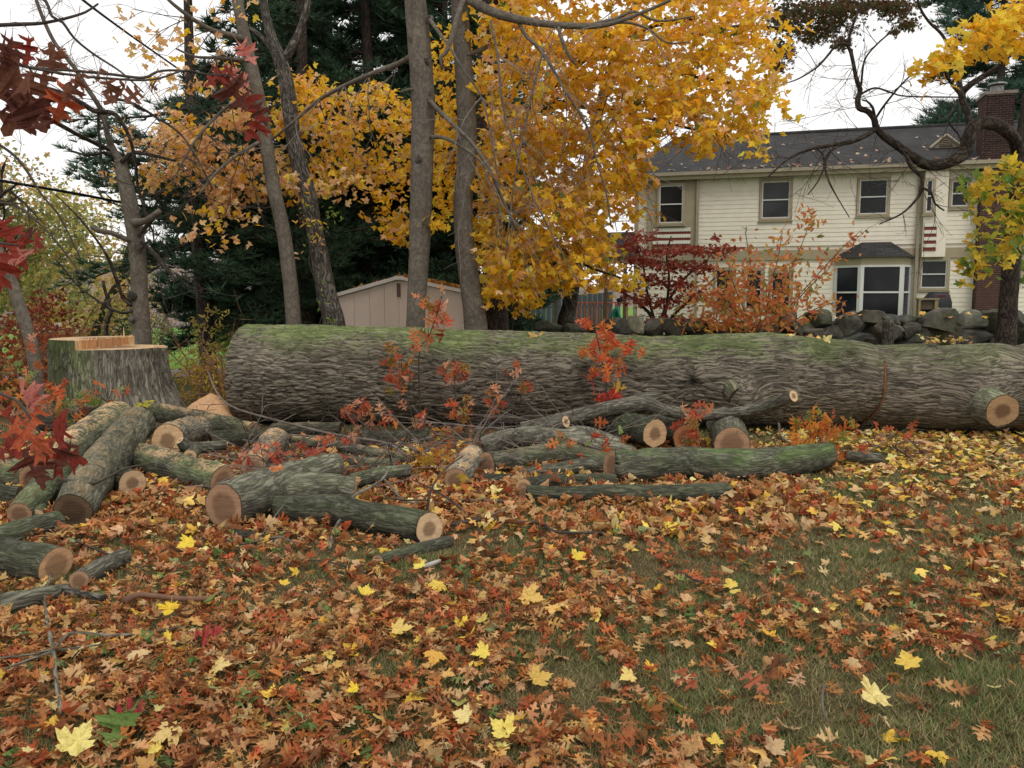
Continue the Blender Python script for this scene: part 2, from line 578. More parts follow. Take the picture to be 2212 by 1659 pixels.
def in_poly(poly, n, r=rng):
    poly = np.array(poly, float)
    lo, hi = poly.min(0), poly.max(0)
    out = np.zeros((0, 2))
    while len(out) < n:
        p = r.uniform(lo, hi, (n * 2, 2))
        x, y = p[:, 0], p[:, 1]
        c = np.zeros(len(p), bool)
        for i in range(len(poly)):
            (x1, y1), (x2, y2) = poly[i], poly[i - 1]
            c ^= ((y1 > y) != (y2 > y)) & (x < (x2 - x1) * (y - y1) / (y2 - y1 + 1e-12) + x1)
        out = np.vstack([out, p[c]])
    return out[:n]


def at_many(px, py, Y):
    u, v = (px - CX) / FPX, (CY - py) / FPX
    k = Y / (CP + v * SP)
    return np.c_[u * k, Y, CAMZ + (-SP + v * CP) * k]


def foliage(parent, kind, mat, P, N, S, C, n_ind, name='foliage', r=rng):
    """leaves of a crown: the nearest n_ind as parts called leaf, the rest as one part of the plant"""
    d = np.linalg.norm(P - np.array([0, 0, CAMZ]), axis=1) / S
    order = np.argsort(d)
    Rm = rot_from(N, r.uniform(0, 2 * pi, len(P)))
    for k in order[:n_ind]:
        leaf_object('leaf', kind, mat, P[k], Rm[k], S[k], C[k], parent)
    k = order[n_ind:]
    if len(k):
        g = scatter(Geo(), kind, P[k], Rm[k], S[k], C[k], r)
        part(name, g, M[mat], parent, kind='stuff')


def crown_points(poly, d0, d1, n_cl, per, spread, r=rng, gap=None):
    """leaf clumps spread through a volume d0..d1 metres away, over the crown's outline"""
    c2 = in_poly(poly, n_cl, r)
    D = r.uniform(d0, d1, n_cl)
    C = at_many(c2[:, 0], c2[:, 1], D)
    if gap is not None:
        keep = noise3(C * gap[0] + 3.1) > gap[1]
        C = C[keep]
    P = np.repeat(C, per, 0)
    off = r.normal(size=(len(P), 3)) * spread * np.array([1, 1, 0.6])
    return P + off, np.repeat(np.arange(len(C)), per)


def droop_normals(n, r=rng, up=0.55):
    N = r.normal(size=(n, 3))
    N[:, 2] = np.abs(N[:, 2]) * 0.5 + up
    N[:, 1] -= 0.55
    return N

# ------------------------------------------------------------------ the ground, road, hill
def ground_material():
    k = Nodes('lawn_and_thatch')
    tc = k.n('TexCoord').outputs['Object']
    xyz = k.n('SeparateXYZ', {0: tc}).outputs
    n1 = k.noise(tc, 0.8, 5, 0.6)
    n2 = k.noise(tc, 24, 5, 0.7)
    n3 = k.noise(tc, 140, 3, 0.7)
    near = k.ramp(n1, [(0.35, (0.115, 0.078, 0.040)), (0.55, (0.105, 0.092, 0.042)), (0.7, (0.075, 0.10, 0.032))])
    near = k.mix(1.0, near, k.ramp(n2, [(0.3, 0.55), (0.7, 1.35)]), 'MULTIPLY')
    near = k.mix(1.0, near, k.ramp(n3, [(0.3, 0.6), (0.7, 1.4)]), 'MULTIPLY')
    far = k.ramp(k.noise(tc, 1.5, 5, 0.7), [(0.3, (0.10, 0.20, 0.035)), (0.7, (0.16, 0.29, 0.06))])
    f = k.ramp(k.math('MULTIPLY', xyz[1], 0.02), [(0.40, 0.0), (0.46, 1.0)])
    c = k.mix(f, near, far)
    return k.done(k.bsdf(c, 0.95, 0.1, k.math('ADD', n2, k.math('MULTIPLY', n3, 0.5)), 0.8, 0.03))


gy = np.r_[np.linspace(-12, 1.5, 12, endpoint=False), np.linspace(1.5, 14, 110, endpoint=False), np.linspace(14, 60, 60, endpoint=False), np.geomspace(60, 620, 16)]
gx0 = np.r_[np.linspace(0, 9, 80, endpoint=False), np.linspace(9, 40, 40, endpoint=False), np.geomspace(40, 420, 14)]
gx = np.r_[-gx0[:0:-1], gx0]
XX, YY = np.meshgrid(gx, gy)
ZZ = ground(XX, YY) + 0.012 * noise3(np.c_[XX.ravel() * 2, YY.ravel() * 2, np.zeros(XX.size)]).reshape(XX.shape) * (YY < 14)
nx, ny = len(gx), len(gy)
ii = (np.arange(ny - 1)[:, None] * nx + np.arange(nx - 1)[None, :])
g = Geo().add(np.c_[XX.ravel(), YY.ravel(), ZZ.ravel()], np.stack([ii, ii + 1, ii + nx + 1, ii + nx], -1).reshape(-1, 4))
tag(link('ground', g.mesh('ground', ground_material(), smooth=True)), kind='structure')


def strip(name, pts, width, mat, lift):
    P = np.array(pts, float)
    P, _ = spline(np.c_[P, np.zeros(len(P))], np.ones(len(P)), 1.0)
    t = np.gradient(P, axis=0); t /= np.linalg.norm(t, axis=1)[:, None]
    nrm = np.c_[-t[:, 1], t[:, 0], np.zeros(len(t))]
    k = np.linspace(-0.5, 0.5, 7)
    V = P[:, None, :] + nrm[:, None, :] * (k * width)[None, :, None]
    V[:, :, 2] = ground(V[:, :, 0], V[:, :, 1]) + lift
    i = np.arange(len(P) - 1)[:, None] * 7 + np.arange(6)[None, :]
    g = Geo().add(V.reshape(-1, 3), np.stack([i, i + 1, i + 8, i + 7], -1).reshape(-1, 4))
    return tag(link(name, g.mesh(name, mat)), kind='structure')


M['asphalt'] = plain('grey_asphalt', (0.17, 0.175, 0.19), 0.9, 0.2, 0.2, 5, 0.3)
M['line'] = plain('yellow_road_paint', (0.55, 0.42, 0.10), 0.8, 0.2, 0.15, 5)
strip('road', [(-60, 14), (-30, 20), (-12, 25), (-7.5, 33), (-10, 60)], 5.0, M['asphalt'], 0.03)
strip('road_line', [(-60, 14), (-30, 20), (-12, 25), (-7.5, 33), (-10, 60)], 0.14, M['line'], 0.036)

# far hill with bare purple-grey woods on it
k = Nodes('bare_woods')
tc = k.n('TexCoord').outputs['Object']
hc = k.ramp(k.noise(tc, 0.35, 6, 0.7), [(0.3, (0.12, 0.105, 0.10)), (0.5, (0.20, 0.165, 0.15)), (0.7, (0.24, 0.18, 0.11))])
M['hill'] = k.done(k.bsdf(hc, 1.0, 0.0))
hx = np.linspace(-190, 40, 150); hy = np.linspace(120, 230, 30)
HX, HY = np.meshgrid(hx, hy)
HZ = 13 * np.exp(-((HY - 175) / 30) ** 2) * (0.55 + 0.45 * np.exp(-((HX + 70) / 55) ** 2)) - 3.0
HZ += 1.6 * noise3(np.c_[HX.ravel() * 0.25, HY.ravel() * 0.25, np.zeros(HX.size)]).reshape(HX.shape)
ii = (np.arange(29)[:, None] * 150 + np.arange(149)[None, :])
g = Geo().add(np.c_[HX.ravel(), HY.ravel(), HZ.ravel()], np.stack([ii, ii + 1, ii + 151, ii + 150], -1).reshape(-1, 4))
tag(link('hill', g.mesh('hill', M['hill'], smooth=True)), kind='structure')

# ------------------------------------------------------------------ the big felled trunk
def big_trunk():
    key = [(527, 807, 10.95, 211), (700, 811, 10.82, 211), (900, 816, 10.68, 208), (1065, 817, 10.55, 203), (1183, 818, 10.48, 201), (1360, 823, 10.38, 194), (1500, 823, 10.3, 191), (1659, 819, 10.22, 199), (1736, 824, 10.18, 190), (1838, 828, 10.12, 184), (1870, 833, 10.1, 175), (1915, 835, 10.08, 176), (1992, 835, 10.05, 185), (2030, 838, 10.02, 182), (2145, 837, 9.97, 190), (2184, 842, 9.95, 181), (2240, 836, 9.93, 195), (2330, 835, 9.9, 200), (2700, 830, 9.8, 190)]
    P = np.array([at(a, b, d) for a, b, d, w in key])
    R = np.array([w / FPX * d / 2 * 1.0 for a, b, d, w in key])
    C, R = spline(P, R, 0.0135)
    for i in range(len(C)):
        C[i, 2] = max(C[i, 2], float(ground(C[i, 0], C[i, 1])) + R[i] * 0.985)
    n = len(C)
    th = np.r_[np.linspace(-1.15, 2.35, 180, endpoint=False), np.linspace(2.35, 2 * pi - 1.15, 36)]
    m = len(th)
    s = np.r_[0, np.cumsum(np.linalg.norm(np.diff(C, axis=0), axis=1))]
    N, Bn, Tn = frames(C)
    up = np.array([0, 0, 1.0]); fr = np.cross(up, Tn) * -1
    fr /= np.linalg.norm(fr, axis=1)[:, None]
    fr = np.where(fr[:, 1:2] > 0, -fr, fr)
    up = np.cross(Tn, fr); up = np.where(up[:, 2:3] < 0, -up, up)
    SS, TT = np.meshgrid(s, th, indexing='ij')
    # the circumference coordinate, swirled round the healed knots
    def pxs(px):
        q = (px - CX) / FPX
        return s[np.argmin(np.abs(C[:, 0] / C[:, 1] - q))]
    knots = [  # px, angle, size, height, kind
        (1810, 0.62, 0.16, 0.02, 'eye'), (1488, 0.05, 0.16, 0.05, 'scar'), (1265, 0.25, 0.18, 0.05, 'scar'), (1590, -0.30, 0.22, 0.16, 'boss'),
        (2050, 1.0, 0.16, 0.05, 'boss'), (1998, 1.25, 0.10, 0.04, 'scar'), (2120, 1.1, 0.2, 0.04, 'boss'), (1735, 1.1, 0.20, 0.05, 'boss'), (1760, 0.75, 0.2, 0.02, 'scar'), (1080, 0.15, 0.13, 0.02, 'scar'), (1325, 0.6, 0.14, 0.03, 'scar'), (2095, -0.35, 0.35, 0.10, 'boss'), (930, 0.95, 0.2, 0.02, 'boss'), (1010, -0.2, 0.12, 0.02, 'scar')]
    sv, tv = SS.copy(), TT.copy()
    bump = np.zeros_like(SS); dark = np.zeros_like(SS)
    Rm = R[:, None]
    for px, a, sz, h, kind in knots:
        ds, dt = SS - pxs(px), (TT - a) * 0.58
        r = np.sqrt(ds ** 2 + dt ** 2)
        w = np.exp(-(r / sz) ** 2)
        tv = tv + (0.9 if kind == 'boss' else 0.5) * w * np.sign(dt) * np.minimum(np.abs(dt) * 2.2, 0.25) * np.exp(-(ds / sz / 1.6) ** 2)
        sv = sv + 0.5 * w * ds
        if kind == 'boss':
            bump += h * w
        elif kind == 'scar':
            bump += h * w - (h * 1.8) * np.exp(-(r / sz / 0.42) ** 2)
            dark = np.maximum(dark, np.exp(-(r / sz / 0.55) ** 2))
        else:
            bump += 0.035 * np.exp(-((r - sz * 0.75) / 0.04) ** 2) - 0.03 * np.exp(-(r / sz / 0.5) ** 2)
            dark = np.maximum(dark, 0.8 * np.exp(-((r - sz * 0.9) / 0.07) ** 2))
    base = np.c_[sv.ravel() * 1.0, np.cos(tv).ravel() * 0.6, np.sin(tv).ravel() * 0.6]
    warp = np.stack([noise3(base * 3.1 + 5), noise3(base * 3.1 + 31), noise3(base * 3.1 + 77)], 1)
    q = base * np.array([3.0, 20, 20]) + warp * np.array([0.5, 0.9, 0.9])
    n1 = noise3(q); n2 = noise3(q * np.array([1.6, 1.9, 1.9]) + 40); n3 = noise3(base * np.array([9, 44, 44]) + warp * 1.5)
    rid = np.minimum(np.abs(n1) * 3.6, 1.0)
    rid2 = np.minimum(np.abs(n2) * 3.8, 1.0)
    h = 0.62 * rid + 0.38 * rid2
    h = (h ** 0.6 * 0.8 + 0.2 * (n3 + 0.5)).reshape(SS.shape)
    amp = 0.045 * (1 - 0.55 * sst(pxs(1500), pxs(1900), SS))
    lump = 0.035 * noise3(np.c_[SS.ravel() * 0.9, np.cos(TT).ravel() * 1.0, np.sin(TT).ravel() * 1.0 + 9]).reshape(SS.shape)
    # two saw kerfs
    kerf = np.zeros_like(SS)
    for px, lo, hi, wdt in ((1884, -1.2, 0.72, 0.013), (2203, -1.2, 1.15, 0.02)):
        line = pxs(px) - 0.07 * np.maximum(0, -(TT - 0.1)) ** 1.6 + 0.0 * TT
        inside = (TT > lo) & (TT < hi)
        kerf = np.maximum(kerf, np.exp(-((SS - line) / wdt) ** 4) * inside)
    rr = Rm * (1 + lump) + (h - 0.6) * amp + bump - 0.05 * kerf
    end = np.exp(-(SS / 0.05) ** 2)
    rr = rr - 0.012 * end
    V = C[:, None, :] + rr[:, :, None] * (np.cos(TT)[:, :, None] * fr[:, None, :] + np.sin(TT)[:, :, None] * up[:, None, :])
    # felling cut runs a little slanted
    tilt = 0.02 * np.sin(TT) + 0.04 * np.cos(TT)
    V[:, :, 0] += (tilt * np.exp(-SS / 0.25)) 
    streak = noise3(np.c_[SS.ravel() * 0.55, TT.ravel() * 2.2, np.zeros(SS.size)]).reshape(SS.shape)
    moss = 0.85 * sst(0.28, 0.9, np.sin(TT) + 0.22 * streak) * (1 - 0.45 * sst(pxs(1650), pxs(2000), SS)) * (TT > -0.5)
    tint = 1.0 + 0.25 * noise3(np.c_[SS.ravel() * 0.6, np.sin(TT).ravel() * 1.5, np.zeros(SS.size) + 3]).reshape(SS.shape)
    tint = tint * (1 - 0.45 * dark)
    crack = 0.35 + 0.95 * np.clip(h, 0, 1)
    bk = np.stack([sv, tv * 0.6, np.clip(moss, 0, 1.0)], -1)
    col = np.stack([tint, np.clip(kerf * 1.2, 0, 1) * 0.0, crack], -1)
    i = np.arange(n - 1)[:, None] * m + np.arange(m - 1)[None, :]
    quads = np.stack([i, i + m, i + m + 1, i + 1], -1).reshape(-1, 4)
    root = thing('felled_trunk', 'huge felled oak trunk with mossy furrowed bark lying across the yard', 'tree trunk', (C[n // 2][0], C[n // 2][1], 0))
    g = Geo().add(V.reshape(-1, 3), quads, bk.reshape(-1, 3), col.reshape(-1, 3))
    part('bark', g, M['big_bark'], root, True)
    # kerf faces: thin strips of sawn red-brown wood down in each slot
    for px, lo, hi, wdt in ((1884, -1.15, 0.70, 0.011), (2203, -1.15, 1.12, 0.019)):
        j = np.where((th > lo) & (th < hi))[0]
        rows = []
        for side in (-1, 1):
            line = pxs(px) - 0.07 * np.maximum(0, -(th[j] - 0.1)) ** 1.6 + side * wdt * 1.1
            idx = np.clip(np.searchsorted(s, line), 0, n - 1)
            base_r = (Rm[idx, 0] * (1 + lump[idx, j]) + bump[idx, j])
            rows.append(C[idx] + (base_r - 0.012 - 0.0)[:, None] * (np.cos(th[j])[:, None] * fr[idx] + np.sin(th[j])[:, None] * up[idx]))
        a, b = rows
        nn = len(j); e = np.arange(nn - 1)
        part('saw_kerf', Geo().add(np.vstack([a, b]), np.c_[e, e + 1, nn + e + 1, nn + e]), M['kerf'], root)
    # butt end, faces left
    ring = V[0]
    cen = ring.mean(0)
    rings = [ring * f + cen * (1 - f) for f in (1.0, 0.7, 0.4)]
    vv = np.vstack(rings + [cen[None]])
    ff = []
    for a in range(2):
        e = np.arange(m - 1)
        ff.append(np.c_[a * m + e, a * m + e + 1, (a + 1) * m + e + 1, (a + 1) * m + e])
    e = np.arange(m - 1)
    ff.append(np.c_[2 * m + e, 2 * m + e + 1, np.full(m - 1, 3 * m)])
    uv = np.vstack([np.c_[np.cos(th) * f, np.sin(th) * f, th * 0] for f in (1.0, 0.7, 0.4)] + [np.zeros((1, 3))])
    part('cut_face', Geo().add(vv, ff, uv), M['pale_cut'], root)
    # sawn stubs of limbs
    def stub(pts, mat, face=True, hollow=False):
        PP = np.array([at(a, b, d) for a, b, d, w in pts]); RR = np.array([w / FPX * d / 2 for a, b, d, w in pts])
        gg = log_geo(PP, RR, 0.0, 40, 0.012, 0.35)
        o = part('limb_stub', gg[0], M['grey_log_bark'] if not hollow else M['big_bark'], root, True)
        if face:
            gx = part('cut_face', gg[2], mat, o)
            gx.color = (0.72, 0.66, 0.60, 1)
    stub([(2005, 832, 10.2, 116), (2070, 854, 9.86, 106), (2130, 876, 9.52, 88), (2166, 888, 9.26, 76)], M['pale_cut'])
    stub([(1540, 818, 10.2, 80), (1575, 842, 9.82, 66), (1594, 860, 9.66, 46)], M['dark_hole'], True, True)
    return root


def log_geo(P, R, seed, seg=36, step=0.02, moss=0.0, dust=0.0, amp=0.05, tint=1.0, knot=True, slant=(False, False)):
    """one log: (bark Geo, face A Geo, face B Geo)"""
    C, RR = spline(P, R, step)
    n = len(C); m = seg + 1
    N, B, T_ = frames(C)
    th = np.linspace(0, 2 * pi, m)
    s = np.r_[0, np.cumsum(np.linalg.norm(np.diff(C, axis=0), axis=1))]
    SS, TT = np.meshgrid(s, th, indexing='ij')
    r0 = float(np.mean(RR))
    q = np.c_[SS.ravel(), np.cos(TT).ravel() * r0, np.sin(TT).ravel() * r0] + seed * 13.7
    lump = noise3(q * np.array([3.0, 3.2, 3.2] ) ) * 0.13 + noise3(q * np.array([5, 9, 9]) + 9) * amp
    fine = np.minimum(np.abs(noise3(q * np.array([7, 46, 46]) + 2.0)) * 2.5, 1.0)
    lr = np.random.default_rng(int(seed * 100) + 5)
    kb = np.zeros(SS.shape)
    if knot:
        for _ in range(int(1 + s[-1] * 2)):
            ks, kt, kw = lr.uniform(0.1, 0.9) * s[-1], lr.uniform(0, 2 * pi), lr.uniform(0.25, 0.45) * r0
            dt = (np.mod(TT - kt + pi, 2 * pi) - pi) * r0
            d = np.sqrt((SS - ks) ** 2 + dt ** 2)
            kb += lr.uniform(0.1, 0.22) * r0 * (np.exp(-(d / kw) ** 2) - 0.7 * np.exp(-(d / kw / 0.35) ** 2))
    rr = RR[:, None] * (1 + lump.reshape(SS.shape)) + kb + (fine.reshape(SS.shape) - 0.6) * 0.05 * min(r0, 0.14)
    V = C[:, None, :] + rr[:, :, None] * (np.cos(TT)[:, :, None] * N[:, None, :] + np.sin(TT)[:, :, None] * B[:, None, :])
    nz = np.cos(TT) * N[:, None, 2] + np.sin(TT) * B[:, None, 2]
    # random slant of both saw cuts
    for e, sg in ((0, 1), (-1, -1)):
        a = lr.uniform(0, 2 * pi); k = lr.uniform(0.0, 0.22)
        if slant[e]:      # a saw cut made aslant, open towards the lawn
            look = np.array([0, 0, CAMZ]) - C[e]; look /= np.linalg.norm(look)
            nn = (-T_[e] if e == 0 else T_[e]) + 0.62 * look
            nn /= np.linalg.norm(nn)
            o_ = V[e] - C[e]
            V[e] += T_[e][None, :] * np.clip(-(o_ @ nn) / T_[e].dot(nn), -1.2 * RR[e], 1.2 * RR[e])[:, None]
            continue
        V[e] += T_[e][None, :] * (RR[e] * k * np.cos(th - a))[:, None]
    mo = np.clip(moss * sst(-0.35, 0.7, nz), 0, 1)
    du = np.clip(dust * sst(0.45, 0.95, nz), 0, 1)
    bk = np.stack([SS + seed, TT * r0, mo], -1)
    col = np.stack([np.full(SS.shape, tint) * (1 + 0.15 * lump.reshape(SS.shape) / 0.1), du, 0.55 + 0.6 * fine.reshape(SS.shape)], -1)
    i = np.arange(n - 1)[:, None] * m + np.arange(seg)[None, :]
    g = Geo().add(V.reshape(-1, 3), np.stack([i, i + 1, i + m + 1, i + m], -1).reshape(-1, 4), bk.reshape(-1, 3), col.reshape(-1, 3))
    faces = []
    for e, sg in ((0, -1), (n - 1, 1)):
        ring = V[e] + T_[e] * 0.003 * sg * 0
        cen = ring[:-1].mean(0)
        vv, uv, ff = [], [], []
        fs = (1.0, 0.965, 0.7, 0.4)
        for f in fs:
            vv.append(ring * f + cen * (1 - f) + T_[e] * sg * (0.0 if f == 1.0 else 0.004))
            uv.append(np.c_[np.cos(th) * f, np.sin(th) * f, th * 0])
        vv.append(cen[None] + T_[e] * sg * 0.004); uv.append(np.zeros((1, 3)))
        kk = np.arange(seg)
        for a in range(len(fs) - 1):
            ff.append(np.c_[a * m + kk, a * m + kk + 1, (a + 1) * m + kk + 1, (a + 1) * m + kk])
        ff.append(np.c_[(len(fs) - 1) * m + kk, (len(fs) - 1) * m + kk + 1, np.full(seg, len(fs) * m)])
        if sg < 0:
            ff = [f[:, ::-1] for f in ff]
        faces.append(Geo().add(np.vstack(vv), ff, np.vstack(uv)))
    return g, faces[0], faces[1]


M['kerf'] = plain('sawn_kerf_wood', (0.20, 0.085, 0.045), 0.9, 0.1, 0.35, 12, 0.4)
M['dark_hole'] = plain('hole_shade_brown', (0.05, 0.035, 0.025), 0.95, 0.05, 0.4, 12, 0.5)  # near-black brown painting the shade inside the hollow stub and the vent opening
M['grey_log_bark'] = bark('grey_log_bark', (0.25, 0.235, 0.185), (0.075, 0.068, 0.052), 4.6, 30, (0.10, 0.14, 0.07), 0.7, 0.016, (0.2, 0.55), 0.18, 0.3)
M['dark_log_bark'] = bark('dark_green_log_bark', (0.115, 0.112, 0.082), (0.036, 0.035, 0.026), 4.6, 28, (0.075, 0.10, 0.045), 0.7, 0.015, (0.2, 0.55), 0.2, 0.3)
big_trunk()

# ------------------------------------------------------------------ the stump
def make_stump():
    cx, cyy = at(240, 860, 11.75)[0], 11.75
    z0 = float(ground(cx, cyy)) - 0.12
    z1, z2 = 0.945, 1.075
    root = thing('oak_stump', 'wide fresh oak stump with a stepped saw cut on top', 'stump', (cx, cyy, z0))
    th = np.linspace(0, 2 * pi, 221)           # 0 = +x, going counter-clockwise; -pi/2 faces the camera
    lobe = 0.04 * noise3(np.c_[np.cos(th) * 1.6, np.sin(th) * 1.6, th * 0 + 2])
    def radius(t, z):
        f = 1 - (z - z0) / (z1 - z0)
        fl = 0.75 + 0.04 * f + 0.23 * np.clip(f, 0, 1) ** 2.6 * (0.30 + 0.9 * sst(-0.3, 1.0, np.cos(t - 0.1)))
        return fl
    def shell(za, zb, sel, nz):
        zz = np.linspace(za, zb, nz)
        t = th[sel]
        Z, TT = np.meshgrid(zz, t, indexing='ij')
        r = radius(TT, Z) * (1 + lobe[sel][None, :] * (1.6 - 0.8 * (Z - z0) / (z1 - z0)))
        q = np.c_[Z.ravel() * 2.4, np.cos(TT).ravel() * 13, np.sin(TT).ravel() * 13]
        q = q + 0.4 * np.stack([noise3(q * 0.5 + 3), noise3(q * 0.5 + 20), noise3(q * 0.5 + 50)], 1)
        h = np.minimum(np.abs(noise3(q)) * 2.3, 1.0) * 0.65 + 0.35 * np.minimum(np.abs(noise3(q * np.array([1.6, 2.1, 2.1]) + 7)) * 2.4, 1)
        h = h.reshape(Z.shape)
        r = r + (h - 0.55) * 0.05
        V = np.stack([cx + r * np.cos(TT), cyy + r * np.sin(TT), Z], -1)
        n, m = Z.shape
        i = np.arange(n - 1)[:, None] * m + np.arange(m - 1)[None, :]
        mo = sst(0.5, 1.0, np.cos(TT - radians(236)) ) * 0.8
        bk = np.stack([Z + 3, TT * 0.85, mo], -1)
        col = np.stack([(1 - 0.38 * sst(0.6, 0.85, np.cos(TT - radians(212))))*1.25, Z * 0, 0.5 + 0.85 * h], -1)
        return V, np.stack([i, i + 1, i + m + 1, i + m], -1).reshape(-1, 4), bk, col
    V, q, bk, col = shell(z0, z1, np.arange(221), 90)
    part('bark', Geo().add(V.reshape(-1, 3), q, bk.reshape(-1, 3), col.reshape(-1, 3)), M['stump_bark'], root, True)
    top = V[-1]
    cen = top[:-1].mean(0)
    def disc(ring, c, close):
        m = len(ring)
        vv = np.vstack([ring, ring * 0.6 + c * 0.4, c[None]])
        kk = np.arange(m - 1)
        rel = (vv - c) / 0.82
        return Geo().add(vv, [np.c_[kk, kk + 1, m + kk + 1, m + kk], np.c_[m + kk, m + kk + 1, np.full(m - 1, 2 * m)]], np.c_[rel[:, 0], rel[:, 1], rel[:, 0] * 0])
    part('lower_cut_face', disc(top, cen, True), M['pale_cut'], root)
    # the raised back half: from the front left of the rim round the back to the right
    a0, a1 = radians(86), radians(266)
    sel = np.where((th >= a0) & (th <= a1))[0]
    V, q, bk, col = shell(z1, z2, sel, 12)
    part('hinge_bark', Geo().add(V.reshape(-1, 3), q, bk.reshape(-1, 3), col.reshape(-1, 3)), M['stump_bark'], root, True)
    arc = V[-1]
    c2 = (arc[0] + arc[-1]) / 2
    gface = disc(arc, c2, False)
    part('upper_cut_face', gface, M['pale_cut'], root)
    A, Bp = arc[0], arc[-1]
    nst = 40
    t = np.linspace(0, 1, nst)[:, None]
    line = A * (1 - t) + Bp * t
    nrm = np.array([(Bp - A)[1], -(Bp - A)[0], 0]); nrm /= np.linalg.norm(nrm)
    rough = 0.012 * noise3(np.c_[t[:, 0] * 30, t[:, 0] * 0, t[:, 0] * 0])
    up_ = line + nrm * 0.0; lo_ = line + nrm * rough[:, None]
    lo_ = lo_.copy(); lo_[:, 2] = z1
    e = np.arange(nst - 1)
    cols = np.repeat(np.where((t > 0.12) & (t < 0.9), [[0.78, 0.58, 0.46]], [[1.0, 0.95, 0.85]]) * (1 + 0.25 * noise3(np.c_[t[:, 0] * 25, t[:, 0] * 0, t[:, 0] * 0 + 4]))[:, None], 1, 0)
    part('step_face', Geo().add(np.vstack([up_, lo_]), np.c_[e, nst + e, nst + e + 1, e + 1], None, np.vstack([cols, cols])), M['step_wood'], root)
    # torn splinters left standing on the cut
    gsp = Geo()
    for px, hgt in ((268, 0.16), (262, 0.05), (250, 0.04)):
        b = at(px, 742, 11.9); b[2] = z2
        gsp.add(np.array([b + [-0.012, 0, 0], b + [0.012, 0.006, 0], b + [0, 0.016, 0], b + [0.002, 0.004, hgt]]), np.array([(0, 1, 3), (1, 2, 3), (2, 0, 3)]))
    for q in range(46):
        f = rng.random(); p_ = A * (1 - f) + Bp * f + nrm * rng.uniform(-0.004, 0.012)
        h_ = rng.uniform(0.008, 0.045); w_ = rng.uniform(0.006, 0.02); dd = (Bp - A) / np.linalg.norm(Bp - A)
        top_ = rng.random() < 0.6
        p_[2] = z2 - 0.012 if top_ else z1
        gsp.add(np.array([p_ - dd * w_, p_ + dd * w_, p_ - nrm * 0.012, p_ + dd * rng.uniform(-0.01, 0.01) + np.array([0, 0, h_])]), np.array([(0, 1, 3), (1, 2, 3), (2, 0, 3)]))
    b = at(345, 752, 11.5); b[2] = z1 + 0.006
    gsp.box((b[0] - 0.16, b[1] - 0.02, b[2]), (b[0] + 0.1, b[1] + 0.03, b[2] + 0.02))
    part('splinters', gsp, M['raw_wood'], root, kind='stuff')
    return root


k = Nodes('stump_step_wood')
tc = k.n('TexCoord').outputs['Object']
gr = k.noise(k.n('VectorMath', {0: tc, 1: (38, 38, 5)}, operation='MULTIPLY').outputs[0], 1.0, 4, 0.6)
cc = k.mix(1.0, k.mix(1.0, (0.66, 0.46, 0.27), attr_color(k), 'MULTIPLY'), k.ramp(gr, [(0.25, 0.5), (0.5, 1.0), (0.75, 1.15)]), 'MULTIPLY')
M['step_wood'] = k.done(k.bsdf(cc, 0.85, 0.15, gr, 0.5, 0.01))
make_stump()

